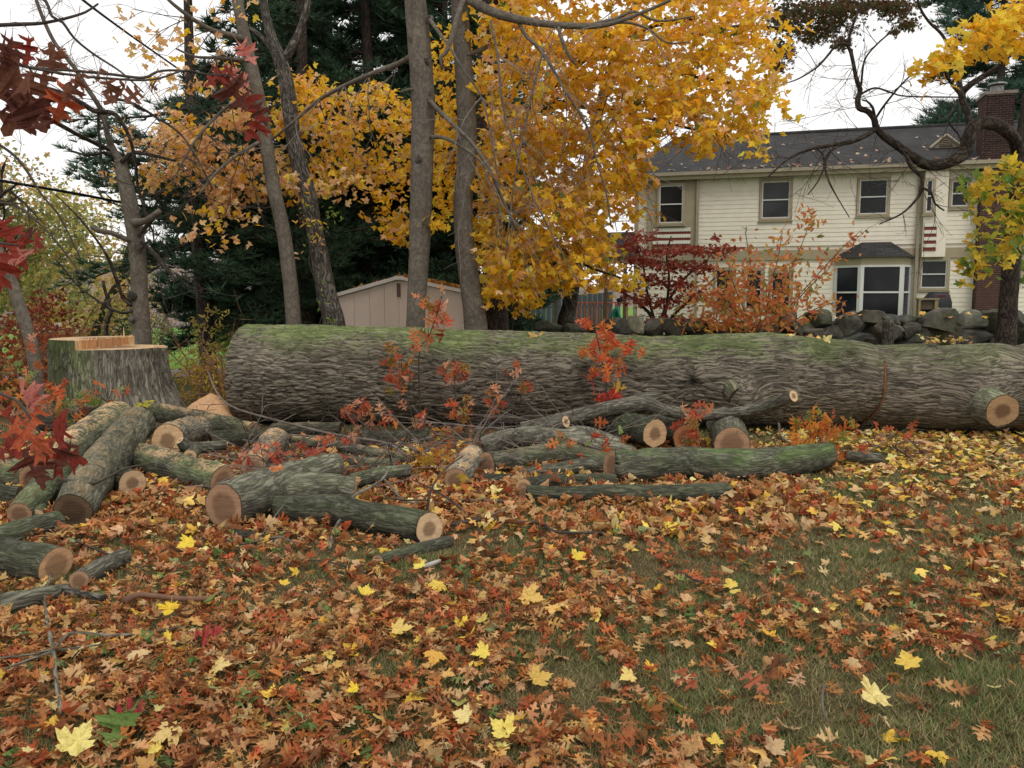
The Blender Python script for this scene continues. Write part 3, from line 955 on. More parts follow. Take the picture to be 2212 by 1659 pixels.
# ------------------------------------------------------------------ the pile of sawn logs
LOGS = [
    # label, [(px, py, distance, width px)], faces (A, B), bark, moss, dust, tint, extra limbs
    ('thick pale log in front with a torn orange scar on its upper side', [(484, 1095, 5.85, 106), (560, 1066, 6.1, 98), (640, 1035, 6.5, 82), (722, 1006, 6.9, 54)], ('b', 'b'), 'grey', 0.25, 0.0, 1.0, [[(600, 1062, 6.25, 70), (690, 1052, 6.35, 62), (767, 1056, 6.4, 58)]]),
    ('long dark green log with a split pale end, lowest in the front row', [(604, 1100, 6.15, 62), (700, 1103, 6.05, 72), (800, 1118, 5.95, 74), (926, 1143, 5.8, 70)], ('b', 'P'), 'dark', 0.5, 0.0, 1.0, []),
    ('thin straight log lying alone on the leaves in front of the split log', [(816, 1212, 5.1, 30), (890, 1190, 5.25, 28), (972, 1169, 5.42, 26)], ('B', 'b'), 'log', 0.35, 0.0, 0.85, []),
    ('short dark stub poking out under the pale scarred log', [(505, 1153, 5.8, 22), (560, 1164, 5.75, 22), (598, 1172, 5.7, 18)], ('b', 'p'), 'dark', 0.1, 0.0, 0.7, []),
    ('medium log behind the fork of the pale scarred log', [(758, 1040, 6.85, 34), (820, 1026, 7.0, 32), (884, 1016, 7.1, 28)], ('b', 'b'), 'log', 0.4, 0.0, 1.0, []),
    ('slender curved pole with a small pinkish cut end near the trunk', [(630, 951, 8.7, 22), (700, 958, 8.5, 24), (790, 975, 8.2, 24), (884, 992, 7.9, 22)], ('P', 'b'), 'log', 0.3, 0.6, 1.0, []),
    ('stubby log dusted with sawdust behind the red oak leaves', [(548, 1012, 7.7, 58), (572, 980, 8.2, 62), (596, 952, 8.8, 58)], ('b', 'b'), 'grey', 0.0, 1.0, 1.0, []),
    ('stout log with mossy green bark and brown end left of the scarred log', [(284, 985, 7.95, 64), (350, 1002, 7.6, 70), (420, 1022, 7.3, 68), (480, 1038, 7.05, 64)], ('b', 'b'), 'log', 0.75, 0.9, 1.0, []),
    ('short log with a bright hollowed end under the big leaning log', [(287, 1043, 7.0, 58), (262, 1034, 7.5, 58), (230, 1026, 8.0, 56)], ('p', 'b'), 'dark', 0.2, 0.0, 0.8, []),
    ('sawdusted log with a pale heart-shaped end on top of the left pile', [(361, 952, 7.9, 72), (392, 938, 8.4, 68), (430, 928, 8.9, 60)], ('h', 'b'), 'grey', 0.0, 1.0, 1.0, []),
    ('small forked stick of firewood resting on the mossy stout log', [(389, 952, 7.5, 18), (402, 966, 7.55, 24), (440, 966, 7.7, 26), (487, 961, 7.8, 24)], ('p', 'p'), 'dark', 0.0, 0.0, 1.5, [[(425, 970, 7.65, 26), (410, 985, 7.3, 28)]]),
    ('big grey log leaning forward across the left pile', [(157, 1102, 6.05, 82), (190, 1052, 6.6, 90), (240, 985, 7.3, 88), (296, 916, 8.1, 78)], ('d', 'b'), 'log', 0.1, 0.3, 0.95, []),
    ('pale sawdust covered log tucked behind the leaning log', [(132, 1000, 7.4, 70), (180, 950, 8.1, 78), (252, 902, 8.9, 74)], ('b', 'b'), 'log', 0.3, 1.0, 1.1, []),
    ('knobbly lichen green log with one small sawn branch end at the left', [(42, 1112, 6.2, 58), (85, 1066, 6.7, 66), (128, 1022, 7.3, 60)], ('b', 'b'), 'log', 0.6, 0.1, 1.0, [[(80, 1080, 6.55, 50), (80, 1100, 6.25, 38), (78, 1116, 6.1, 33)]]),
    ('mossy log running out of the left edge beside the pile', [(-80, 1005, 7.3, 66), (0, 1020, 7.2, 66), (66, 1032, 7.1, 62)], ('b', 'b'), 'log', 0.7, 0.6, 0.9, []),
    ('low green log under the small sawn branch end at far left', [(-50, 1172, 5.65, 54), (50, 1146, 5.85, 56), (122, 1125, 5.95, 48)], ('b', 'b'), 'log', 0.5, 0.0, 0.9, []),
    ('dark log showing a wide rough sawn brown end at lower left', [(120, 1222, 4.98, 82), (60, 1212, 5.4, 84), (-20, 1196, 5.95, 80)], ('s', 'b'), 'dark', 0.4, 0.0, 1.0, []),
    ('short pale grey log sticking up beside the wide brown end', [(172, 1254, 4.75, 42), (215, 1229, 4.95, 41), (264, 1204, 5.15, 38)], ('B', 'b'), 'grey', 0.1, 0.0, 0.8, []),
    ('smooth grey log lying at the lower left edge of the lawn', [(-60, 1318, 4.32, 46), (50, 1297, 4.42, 44), (143, 1277, 4.5, 36)], ('b', 'b'), 'grey', 0.2, 0.0, 0.85, []),
    ('long mossy log lying at the foot of the stump', [(317, 888, 9.7, 38), (400, 902, 9.5, 46), (480, 920, 9.25, 48), (548, 934, 9.1, 46)], ('h', 'b'), 'dark', 0.6, 0.6, 1.1, []),
    ('dark log half hidden by leaves in front of the stump', [(96, 908, 9.35, 44), (160, 904, 9.3, 46), (222, 892, 9.35, 42)], ('b', 'b'), 'dark', 0.0, 0.5, 0.8, []),
    ('log with an oval brown end and a bright torn patch in the middle pile', [(1050, 1002, 7.65, 52), (1120, 993, 7.75, 48), (1200, 980, 7.85, 46), (1260, 984, 7.8, 42), (1325, 1000, 7.75, 36)], ('B', 'b'), 'log', 0.5, 0.2, 1.0, []),
    ('smooth thin log below the torn patch log', [(1132, 1023, 7.3, 27), (1200, 1017, 7.35, 32), (1262, 1006, 7.45, 34), (1330, 1008, 7.5, 36)], ('B', 'b'), 'grey', 0.2, 0.0, 0.75, []),
    ('ridged silvery log with a ragged brown end, top of the middle pile', [(1035, 966, 8.35, 44), (1100, 949, 8.4, 46), (1180, 944, 8.45, 44), (1260, 960, 8.35, 42), (1368, 980, 8.05, 32)], ('B', 'b'), 'grey', 0.1, 0.0, 1.15, [[(1200, 944, 8.5, 38), (1270, 938, 8.6, 34), (1340, 962, 8.4, 30)]]),
    ('long crooked branch with a pale cut tip leaning against the trunk', [(1128, 926, 8.95, 30), (1220, 906, 8.9, 32), (1310, 884, 8.85, 34), (1390, 873, 8.8, 34), (1440, 887, 8.75, 25), (1510, 897, 8.7, 25), (1634, 884, 8.65, 26), (1714, 855, 8.25, 26)], ('b', 'p'), 'grey', 0.0, 0.0, 0.85, [[(1345, 878, 8.85, 34), (1392, 862, 8.85, 28), (1420, 856, 8.85, 20)], [(1160, 930, 8.8, 28), (1200, 919, 8.6, 30), (1222, 911, 8.5, 28)]]),
    ('dark log with a big bright round end behind the long mossy log', [(1414, 937, 8.25, 66), (1370, 926, 8.7, 62), (1300, 912, 9.2, 58)], ('h', 'b'), 'dark', 0.6, 0.0, 0.9, []),
    ('log with an orange brown end half behind red leaves', [(1484, 948, 8.45, 62), (1450, 930, 9.0, 58), (1420, 915, 9.4, 54)], ('o', 'b'), 'dark', 0.4, 0.0, 0.9, []),
    ('log with lichen bark and a split brown end facing forward', [(1580, 958, 8.1, 76), (1572, 934, 8.7, 74), (1562, 914, 9.2, 68)], ('b', 'b'), 'grey', 0.3, 0.0, 0.8, []),
    ('long thick mossy green log along the right of the pile', [(1324, 1006, 7.25, 70), (1400, 1006, 7.3, 74), (1480, 1000, 7.35, 72), (1570, 1006, 7.4, 74), (1680, 1000, 7.45, 68), (1790, 980, 7.7, 54)], ('B', 'b'), 'log', 0.95, 0.0, 0.95, []),
    ('thin dark log along the front of the long mossy log', [(1132, 1066, 6.6, 38), (1240, 1068, 6.6, 38), (1350, 1066, 6.6, 40), (1460, 1066, 6.65, 42), (1572, 1060, 6.7, 38)], ('B', 'b'), 'dark', 0.4, 0.0, 1.1, []),
    ('short log whose tan end shows behind the thin dark log', [(1131, 1053, 6.75, 38), (1170, 1044, 7.05, 36), (1220, 1040, 7.3, 34)], ('S', 'b'), 'dark', 0.1, 0.0, 0.9, []),
    ('small green log squeezed between the smooth and the dark logs', [(1236, 1037, 7.1, 26), (1280, 1036, 7.1, 27), (1330, 1037, 7.1, 27)], ('B', 'b'), 'dark', 0.5, 0.0, 1.1, []),
    ('short pale barked log dusted orange at the left of the middle pile', [(984, 1036, 7.15, 54), (1002, 1012, 7.6, 54), (1022, 984, 8.1, 50)], ('b', 'b'), 'grey', 0.0, 1.0, 1.1, []),
    ('dark round log underneath the oval ended log', [(1040, 1037, 7.3, 28), (1075, 1037, 7.3, 28), (1118, 1038, 7.3, 28)], ('b', 'b'), 'dark', 0.1, 0.0, 0.9, []),
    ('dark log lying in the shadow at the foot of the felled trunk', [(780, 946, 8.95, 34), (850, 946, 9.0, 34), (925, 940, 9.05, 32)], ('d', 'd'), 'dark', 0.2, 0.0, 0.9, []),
    ('thin dark log behind the slender curved pole', [(590, 928, 9.4, 28), (660, 927, 9.4, 30), (735, 925, 9.4, 28)], ('b', 'd'), 'dark', 0.1, 0.2, 0.9, []),
    ('crooked grey log right below the slender curved pole', [(690, 990, 8.05, 26), (770, 1000, 7.9, 28), (860, 1003, 7.75, 26)], ('b', 'b'), 'log', 0.2, 0.2, 0.95, []),
    ('dark log at the left edge beneath the red leaves', [(-60, 1062, 6.6, 50), (0, 1070, 6.55, 48), (44, 1072, 6.5, 44)], ('b', 'd'), 'dark', 0.2, 0.0, 0.8, []),
    ('dark mossy log in the gap behind the small forked stick', [(455, 950, 8.6, 40), (510, 948, 8.7, 42), (560, 945, 8.8, 40)], ('d', 'd'), 'dark', 0.4, 0.1, 0.8, []),
    ('grey pole end lying in the orange leaves right of the mossy log', [(1826, 984, 7.9, 24), (1860, 988, 7.9, 24), (1902, 990, 7.9, 22)], ('b', 'b'), 'grey', 0.0, 0.0, 0.75, []),
]
FACE = {'p': ('pale_cut', (1, 1, 1)), 'h': ('pale_cut', (0.9, 0.85, 0.8)), 'b': ('brown_cut', (1, 1, 1)), 's': ('brown_cut', (1.5, 1.5, 1.35)), 'o': ('brown_cut', (1.6, 1.2, 1.0)), 'd': ('brown_cut', (0.35, 0.38, 0.38))}  # 'd': shade painted into the colour of ends turned away
LOG_BALLS = []
for n_, (label, pts, faces, bk_, moss, dust, tint, limbs) in enumerate(LOGS):
    PP, RR = (np.array(q) for q in zip(*[rest(*q) for q in pts]))
    mid = PP[len(PP) // 2]
    root = thing('log', label, 'log', (mid[0], mid[1], float(ground(mid[0], mid[1]))), 'sawn logs piled in front of the felled trunk')
    LOG_BALLS += [(q, r_) for q, r_ in zip(*spline(PP, RR, 0.05))]
    bm = M[{'grey': 'grey_log_bark', 'dark': 'dark_log_bark', 'log': 'log_bark'}[bk_]]
    g, fa, fb = log_geo(PP, RR, 1.3 * n_ + 0.7, 34, 0.022, moss * (0.6 if bk_ == 'dark' else 0.9), dust, 0.05, tint, True, (faces[0].isupper(), faces[1].isupper()))
    extra = []
    for L in limbs:
        PL, RL = (np.array(q) for q in zip(*[rest(*q) for q in L]))
        g2, _, f2 = log_geo(PL, RL, 1.3 * n_ + 9.1, 28, 0.022, moss, dust, 0.05, tint, False)
        for V_, F_, B_, C_ in zip(g2.V, [g2.F], g2.B, g2.C):
            g.add(V_, F_, B_, C_)
        extra.append(f2)
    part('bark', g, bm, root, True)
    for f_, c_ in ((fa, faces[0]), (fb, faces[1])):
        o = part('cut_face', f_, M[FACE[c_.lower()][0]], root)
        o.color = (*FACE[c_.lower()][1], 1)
    for f2 in extra:
        o = part('cut_face', f2, M['pale_cut'], root)
    if 'torn orange scar' in label or 'torn patch' in label:
        cs_, rs_ = spline(PP, RR, 0.02)
        kk_ = int(len(cs_) * (0.42 if 'scar' in label else 0.5)); C0, R0 = cs_[kk_], rs_[kk_] * (0.45 if 'scar' in label else 0.4)
        q = rng.normal(size=(60, 3)); q /= np.linalg.norm(q, axis=1)[:, None]
        th = np.linspace(0, 2 * pi, 25)[:-1]
        rad = R0 * (1 + 0.35 * noise3(np.c_[np.cos(th) * 2, np.sin(th) * 2, th * 0 + 5]))
        d = np.array([0, CAMZ, 0]) ; nrm = np.array([0, -0.62, 0.78])
        ax1 = (PP[-1] - PP[0]); ax1 /= np.linalg.norm(ax1); nrm -= ax1 * nrm.dot(ax1); nrm /= np.linalg.norm(nrm); ax2 = np.cross(nrm, ax1)
        C0 = C0 + nrm * rs_[kk_] * 1.0
        ring = C0 + (np.cos(th) * rad * 1.35)[:, None] * ax1 + (np.sin(th) * rad * 0.7)[:, None] * ax2
        inner = C0 + (np.cos(th) * rad * 0.8)[:, None] * ax1 + (np.sin(th) * rad * 0.4)[:, None] * ax2 + nrm * (0.015 + 0.012 * rng.normal(size=24))[:, None]
        kk = np.arange(24); k2 = (kk + 1) % 24
        vv = np.vstack([ring - nrm * 0.03, inner, (C0 + nrm * 0.012)[None]])
        part('torn_patch', Geo().add(vv, [np.c_[kk, k2, 24 + k2, 24 + kk], np.c_[24 + kk, 24 + k2, np.full(24, 48)]]), M['orange_wood'], root)

# ------------------------------------------------------------------ the house
HA = radians(15.3)
HO = at(1370, 650, 31.15); HO[2] = 0.0
EU = np.array([cos(HA), -sin(HA), 0.0]); EN = np.array([-sin(HA), -cos(HA), 0.0])


def hw(P):
    """house coordinates (u along the front, v towards the viewer, z) -> world"""
    P = np.asarray(P, float)
    return HO + P[:, 0:1] * EU + P[:, 1:2] * EN + P[:, 2:3] * np.array([0, 0, 1.0])


def hpx(px, py, v=0.0):
    """picture point -> (u, z) on the plane v metres in front of the front wall"""
    d = ray(px, py)
    o = HO + EN * v
    k = (o - np.array([0, 0, CAMZ]))[:2].dot(EN[:2]) / d[:2].dot(EN[:2])
    w = np.array([0, 0, CAMZ]) + d * k
    return float((w - o).dot(EU)), float(w[2])


M['siding'] = plain('cream_clapboard', (0.74, 0.675, 0.565), 0.6, 0.3, 0.07, 3, 0.1)
M['trim'] = plain('tan_trim_paint', (0.34, 0.285, 0.19), 0.6, 0.3, 0.08, 4, 0.1)
M['white_paint'] = plain('white_paint', (0.62, 0.62, 0.60), 0.5, 0.35, 0.05, 4, 0.05)
M['fascia'] = plain('beige_gutter_paint', (0.30, 0.255, 0.185), 0.5, 0.35, 0.08, 3, 0.05)
M['maroon'] = plain('maroon_paint', (0.17, 0.035, 0.025), 0.6, 0.3, 0.1, 6, 0.05)
M['scallop'] = plain('cream_scallop_paint', (0.68, 0.65, 0.57), 0.6, 0.3, 0.05, 6, 0.05)
M['brick'] = plain('red_brick', (0.080, 0.040, 0.034), 0.9, 0.15, 0.3, 7, 0.5, obj=True)
M['mortar'] = plain('grey_mortar', (0.21, 0.17, 0.15), 0.95, 0.1, 0.2, 9, 0.4)
M['metal'] = plain('dull_metal', (0.20, 0.20, 0.19), 0.5, 0.5, 0.2, 6, 0.1, obj=True)
k = Nodes('dark_window_glass')
tc = k.n('TexCoord').outputs['Object']
oi = k.n('ObjectInfo')
gcol = k.mix(1.0, k.ramp(k.noise(tc, 0.9, 3), [(0.35, (0.010, 0.011, 0.012)), (0.7, (0.030, 0.031, 0.034))]), oi.outputs['Color'], 'MULTIPLY')
M['glass'] = k.done(k.bsdf(gcol, 0.12, 0.22))
k = Nodes('dark_shingles')
u, v, _ = bark_attr(k)[:3]
vec = k.n('CombineXYZ', {0: u, 1: v, 2: 0.0}).outputs[0]
br = k.n('TexBrick', {'Vector': vec, 'Color1': (0.034, 0.034, 0.034, 1), 'Color2': (0.050, 0.049, 0.048, 1), 'Mortar': (0.022, 0.022, 0.024, 1), 'Scale': 1.0, 'Mortar Size': 0.012, 'Brick Width': 0.3, 'Row Height': 0.14})
sn = k.noise(vec, 1.2, 5, 0.65)
rc = k.mix(1.0, br.outputs[0], k.ramp(sn, [(0.3, 0.75), (0.7, 1.3)]), 'MULTIPLY')
M['shingle'] = k.done(k.bsdf(rc, 0.9, 0.2, br.outputs[1], -0.5, 0.01))

house = thing('house', 'cream clapboard two storey house with dark roof behind the stone wall', 'house', HO + EU * 6 + np.array([0, 0, 0.3]))

ZB, ZE = 0.35, hpx(1505, 378)[1]                 # foot of the wall, underside of the eave
UL, UR = -0.0, 14.2
body = Geo()
body.box((UL, -8.0, ZB - 0.6), (UR, -0.03, ZE + 0.25), hw)
wall = part('wall', body, M['siding'], house)
# openings: (px left, px right, py top, py bottom), kind
WINS = [(1424, 1476, 400, 482, 'up'), (1645, 1707, 391, 472, 'up'), (1855, 1918, 387, 463, 'up'), (2054, 2092, 390, 446, 'up'),
        (1545, 1584, 582, 668, 'dn'), (1610, 1646, 582, 668, 'dn'), (1664, 1708, 588, 690, 'door'), (1988, 2046, 562, 622, 'dn'), (2180, 2206, 560, 600, 'dn')]
BAND = (hpx(1650, 562)[1], hpx(1650, 541)[1])
openings = []
for x0, x1, y0, y1, kd in WINS:
    ua, za = hpx(x0, y1); ub, zb = hpx(x1, y0)
    openings.append((ua - 0.10, ub + 0.10, za - 0.10, zb + 0.10))
bay_u0, bay_u1 = hpx(1800, 620)[0], hpx(1968, 620)[0]
openings.append((bay_u0 - 0.1, bay_u1 + 0.06, 0.4, hpx(1860, 560)[1] + 0.3))
pan_l = (hpx(1400, 500)[0], hpx(1506, 500)[0])   # tan bay at the left corner
openings.append((pan_l[0], pan_l[1], BAND[1], ZE + 0.3))
pan_r = (hpx(1990, 500)[0], hpx(2040, 500)[0])
openings.append((pan_r[0], pan_r[1], BAND[0] - 0.05, ZE + 0.3))
chim_u = (hpx(2108, 500)[0], hpx(2168, 500)[0])
openings.append((chim_u[0], chim_u[1], 0, 9))
openings.append((UL, UR, BAND[0], BAND[1]))
openings.append((UL, UR, ZE - 0.16, ZE + 0.4))
dsp = hpx(1984, 500)[0]
z = ZB
EXPO = 0.152
while z < ZE - 0.05:
    segs = [(UL, UR)]
    for a, b, c, d in openings:
        if c < z + EXPO - 0.01 and d > z + 0.01:
            new = []
            for p, q in segs:
                if b <= p or a >= q: new.append((p, q))
                else:
                    if a > p: new.append((p, a))
                    if b < q: new.append((b, q))
            segs = new
    for p, q in segs:
        if q - p < 0.06: continue
        o = [(0.0, z), (0.021, z), (0.006, z + EXPO + 0.012), (0.0, z + EXPO + 0.012)]
        g = Geo()
        V = hw(np.array([(p, a, b) for a, b in o] + [(q, a, b) for a, b in o]))
        g.add(V, np.array([(0, 1, 2, 3), (7, 6, 5, 4), (0, 4, 5, 1), (1, 5, 6, 2), (2, 6, 7, 3)]))
        part('siding_board', g, M['siding'], wall)
    z += EXPO


def bar(u0, u1, z0, z1, v0, v1):
    return Geo().box((u0, v0, z0), (u1, v1, z1), hw)


# band, frieze, corner posts
part('band_board', bar(UL - 0.02, UR, BAND[0], BAND[1], 0.0, 0.05), M['trim'], house)
part('frieze_board', bar(UL - 0.02, UR, ZE - 0.16, ZE, 0.0, 0.055), M['trim'], house)
part('corner_post', bar(UL - 0.03, UL + 0.12, ZB - 0.3, ZE - 0.16, 0.0, 0.06), M['trim'], house)


def window(x0, x1, y0, y1, kd, v=0.0, tint=1.0):
    ua, za = hpx(x0, y1, v); ub, zb = hpx(x1, y0, v)
    fr = Geo()
    t = 0.08
    for a in ((ua - t, ub + t, zb, zb + t), (ua - t, ub + t, za - t, za), (ua - t, ua, za, zb), (ub, ub + t, za, zb)):
        fr.box((a[0], v, a[2]), (a[1], v + 0.06, a[3]), hw)
    w = part('window', fr, M['trim'], house)
    zm = (za + zb) / 2
    sash = Geo()
    s = 0.034
    for a in ((ua, ub, zb - s, zb), (ua, ub, za, za + s), (ua, ua + s, za + s, zb - s), (ub - s, ub, za + s, zb - s), (ua + s, ub - s, zm - 0.02, zm + 0.02)):
        sash.box((a[0], v - 0.02, a[2]), (a[1], v + 0.03, a[3]), hw)
    part('sash', sash, M['white_paint'], w)
    for c0, c1, vv in ((zm + 0.02, zb - s, v), (za + s, zm - 0.02, v - 0.012)):
        o = part('pane', bar(ua + s, ub - s, c0, c1, vv - 0.025, vv - 0.012), M['glass'], w)
        o.color = (tint, tint, tint, 1)
    if kd == 'door':
        return w
    part('sill', bar(ua - 0.13, ub + 0.13, za - 0.13, za - 0.095, v, v + 0.09), M['trim'], w)
    return w


for i, w in enumerate(WINS[1:]):
    window(*w, tint=[1.6, 0.6, 1.0, 0.8, 0.8, 0.5, 1.1, 1.5][i])


def scalloped(u0, u1, z0, z1, v, rows, n, parent):
    part('maroon_backing', bar(u0, u1, z0, z1, v, v + 0.02), M['maroon'], parent)
    hh = (z1 - z0) / rows
    for r in range(rows):
        zt = z1 - r * hh
        zb_ = zt - hh * 0.42
        pts = [(u0, zt), (u0, zb_)]
        w = (u1 - u0) / n
        for i in range(n):
            for q in range(1, 6):
                a = pi * q / 5
                pts.append((u0 + w * (i + 0.5) - w / 2 * cos(a), zb_ - w * 0.42 * sin(a)))
        pts.append((u1, zt))
        part('scalloped_board', Geo().prism(pts[::-1], v + 0.02, v + 0.045, hw), M['scallop'], parent)


# left projecting tan bay with window and scalloped panel
g = Geo().box((pan_l[0], 0.0, BAND[0] + 0.02), (pan_l[1], 0.16, ZE - 0.001), hw)
lb = part('projecting_bay', g, M['trim'], house)
window(*WINS[0], v=0.195, tint=0.7)
ua, za = hpx(1410, 534, 0.165); ub, zb = hpx(1492, 492, 0.165)
scalloped(ua, ub, za, zb, 0.165, 3, 15, lb)
# right narrow bay
g = Geo().box((pan_r[0], 0.0, BAND[0] + 0.03), (pan_r[1], 0.28, ZE - 0.001), hw)
rb = part('projecting_bay', g, M['siding'], house)
window(1999, 2016, 389, 458, 'up', v=0.315, tint=0.9)
ua, za = hpx(1994, 542, 0.285); ub, zb = hpx(2024, 482, 0.285)
scalloped(ua, ub, za, zb, 0.285, 4, 7, rb)

# the big bay window
v1 = 0.62
cu0, cu1 = hpx(1858, 620, v1)[0], hpx(1950, 620, v1)[0]
zt, zb = hpx(1900, 572, v1)[1], hpx(1900, 690, v1)[1]
poly = [(bay_u0, 0.0), (cu0, v1), (cu1, v1), (bay_u1, 0.0)]
bayp = part('bay_window', Geo().prism([(a, b) for a, b in poly], zt, zt + 0.26, lambda V: hw(V[:, [0, 2, 1]])), M['trim'], house)
part('bay_base', Geo().prism([(a, b) for a, b in poly], ZB - 0.4, zb - 0.08, lambda V: hw(V[:, [0, 2, 1]])), M['siding'], bayp)
part('bay_sill', Geo().prism([(bay_u0 - 0.05, 0.0), (cu0 - 0.04, v1 + 0.05), (cu1 + 0.04, v1 + 0.05), (bay_u1 + 0.05, 0.0)], zb - 0.08, zb, lambda V: hw(V[:, [0, 2, 1]])), M['white_paint'], bayp)
for (a, b), tint in (((poly[0], poly[1]), 1.5), ((poly[1], poly[2]), 0.7), ((poly[2], poly[3]), 2.6)):
    a3, b3 = np.array(a), np.array(b)
    L = np.linalg.norm(b3 - a3); d = (b3 - a3) / L; nn = np.array([-d[1], d[0]])
    if nn[1] < 0: nn = -nn
    def fm(V, a3=a3, d=d, nn=nn):
        q = a3[None] + V[:, 0:1] * d[None] + V[:, 1:2] * nn[None]
        return hw(np.c_[q, V[:, 2]])
    fr = Geo()
    e = 0.11
    zm = zb + (zt - zb) * 0.5
    for x0, x1, p, q in ((0, L, zt - 0.07, zt), (0, L, zb, zb + 0.07), (0, e, zb + 0.07, zt - 0.07), (L - e, L, zb + 0.07, zt - 0.07), (e, L - e, zm - 0.03, zm + 0.03)):
        fr.box((x0, -0.07, p), (x1, 0.0, q), fm)
    part('frame', fr, M['white_paint'], bayp)
    for p, q in ((zb + 0.07, zm - 0.03), (zm + 0.03, zt - 0.07)):
        o = part('pane', Geo().box((e, -0.06, p), (L - e, -0.045, q), fm), M['glass'], bayp)
        o.color = (tint, tint, tint * 1.1, 1)
zr = hpx(1890, 523, 0.1)[1]
ru0, ru1 = hpx(1862, 524, 0.05)[0], hpx(1925, 522, 0.05)[0]
b0 = [(bay_u0 - 0.12, 0.02, zt + 0.26), (cu0 - 0.1, v1 + 0.14, zt + 0.26), (cu1 + 0.1, v1 + 0.14, zt + 0.26), (bay_u1 + 0.12, 0.02, zt + 0.26), (ru0, 0.05, zr), (ru1, 0.05, zr)]
part('bay_roof', Geo().add(hw(np.array(b0)), [np.array([(0, 1, 4), (2, 3, 5)]), np.array([(1, 2, 5, 4), (0, 3, 2, 1)])], np.array([(p[0], p[2] * 1.6, 0) for p in b0])), M['shingle'], bayp)

# roof: front slope with a hip at the left, gutter, fascia, soffit
RU, RV = -4.3, hpx(1750, 287, -4.3)[1]
ov = 0.45
ze = ZE + 0.06
rv = [(UL - 0.5, ov, ze), (UR + 0.6, ov, ze), (UR + 0.6, RU, RV), (hpx(1452, 290, RU)[0], RU, RV), (UL - 0.5, -8.6, ze), (UR + 0.6, -8.6, ze)]
sl = np.hypot(RV - ze, ov - RU)
bk = np.array([(UL - 0.5, 0, 0), (UR + 0.6, 0, 0), (UR + 0.6, sl, 0), (rv[3][0], sl, 0), (UL, 9, 0), (UR, 9, 0)])
rg = Geo().add(hw(np.array(rv)), [np.array([(0, 1, 2, 3), (3, 2, 5, 4)]), np.array([(0, 3, 4)])], bk)
roof = part('roof', rg, M['shingle'], house)
part('ridge_cap', Geo().tube(hw(np.array([(rv[3][0], RU, RV + 0.01), ((rv[3][0] + UR) / 2, RU, RV + 0.03), (UR + 0.6, RU, RV + 0.01)])), [0.07, 0.08, 0.07], 6), M['shingle'], roof)
part('gutter', Geo().box((UL - 0.5, ov, ze - 0.13), (UR + 0.6, ov + 0.11, ze - 0.01), hw), M['fascia'], house)
part('soffit', Geo().box((UL - 0.48, 0.06, ze - 0.10), (UR + 0.6, ov - 0.002, ze - 0.05), hw), M['trim'], house)
part('fascia_board', Geo().box((UL - 0.5, ov - 0.03, ze - 0.27), (UR + 0.6, ov - 0.004, ze - 0.101), hw), M['trim'], house)
# small gable vent in the roof
gu0, gz0 = hpx(2008, 327, -1.2); gu1, _ = hpx(2076, 325, -1.2); gm, gz1 = hpx(2042, 300, -1.2)
kslope = (RV - ze) / (ov - RU)
zc = ze + (ov + 1.2) * kslope
gv = part('roof_vent', Geo().prism([(gu0, zc), (gu1, zc), (gm, zc + (gz1 - gz0))], -1.15, -2.6, hw), M['fascia'], house)
part('vent_opening', Geo().prism([(gu0 + 0.28, zc + 0.05), (gu1 - 0.28, zc + 0.05), (gm, zc + (gz1 - gz0) * 0.72)], -1.10, -1.145, hw), M['dark_hole'], gv)
for q in range(4):
    zz = zc + 0.07 + q * 0.06
    hwid = (gu1 - gu0 - 0.56) / 2 * (1 - (zz - zc) / ((gz1 - gz0) * 0.8))
    part('louver', Geo().box((gm - hwid, -1.097, zz), (gm + hwid, -1.07, zz + 0.02), hw), M['fascia'], gv)
for sgn, uu in ((-1, gu0), (1, gu1)):
    rake = np.array([(uu, -1.07, zc), (gm, -1.07, zc + (gz1 - gz0) + 0.02)])
    part('rake_board', Geo().tube(hw(rake), [0.055, 0.055], 4), M['fascia'], gv)
# leaves and litter lying on the roof and in the gutter
nl = 150
uu = rng.uniform(UL + 1, UR, nl); tt = np.where(rng.random(nl) < 0.6, rng.random(nl) * 0.09, rng.random(nl) * 0.7)
PV = hw(np.c_[uu, ov + tt * (RU - ov), ze + tt * (RV - ze) + 0.03])
NV = np.tile(EN * 0.35 + np.array([0, 0, 0.9]), (nl, 1)) + rng.normal(size=(nl, 3)) * 0.3
part('roof_litter', scatter(Geo(), 'maple_s', PV, rot_from(NV, rng.uniform(0, 6.28, nl)), rng.uniform(0.09, 0.16, nl), palette([(0.45, 0.33, 0.24), (0.35, 0.16, 0.07), (0.5, 0.42, 0.3)], nl)), M['leaf'], roof, kind='stuff')
# downspouts
for px, y0 in ((1506, 384), (1984, 372)):
    u_ = hpx(px, 500, 0.2)[0]
    dv = 0.19 if px < 1600 else 0.08
    ds = part('downspout', Geo().box((u_ - 0.05, dv, ZB - 0.2), (u_ + 0.05, dv + 0.08, ZE - 0.1), hw), M['fascia'], house)
    part('elbow', Geo().tube(hw(np.array([(u_, dv + 0.04, ZE - 0.12), (u_, ov - 0.1, ZE - 0.02), (u_, ov + 0.05, ZE + 0.02)])), [0.05, 0.05, 0.05], 6), M['white_paint'], ds)

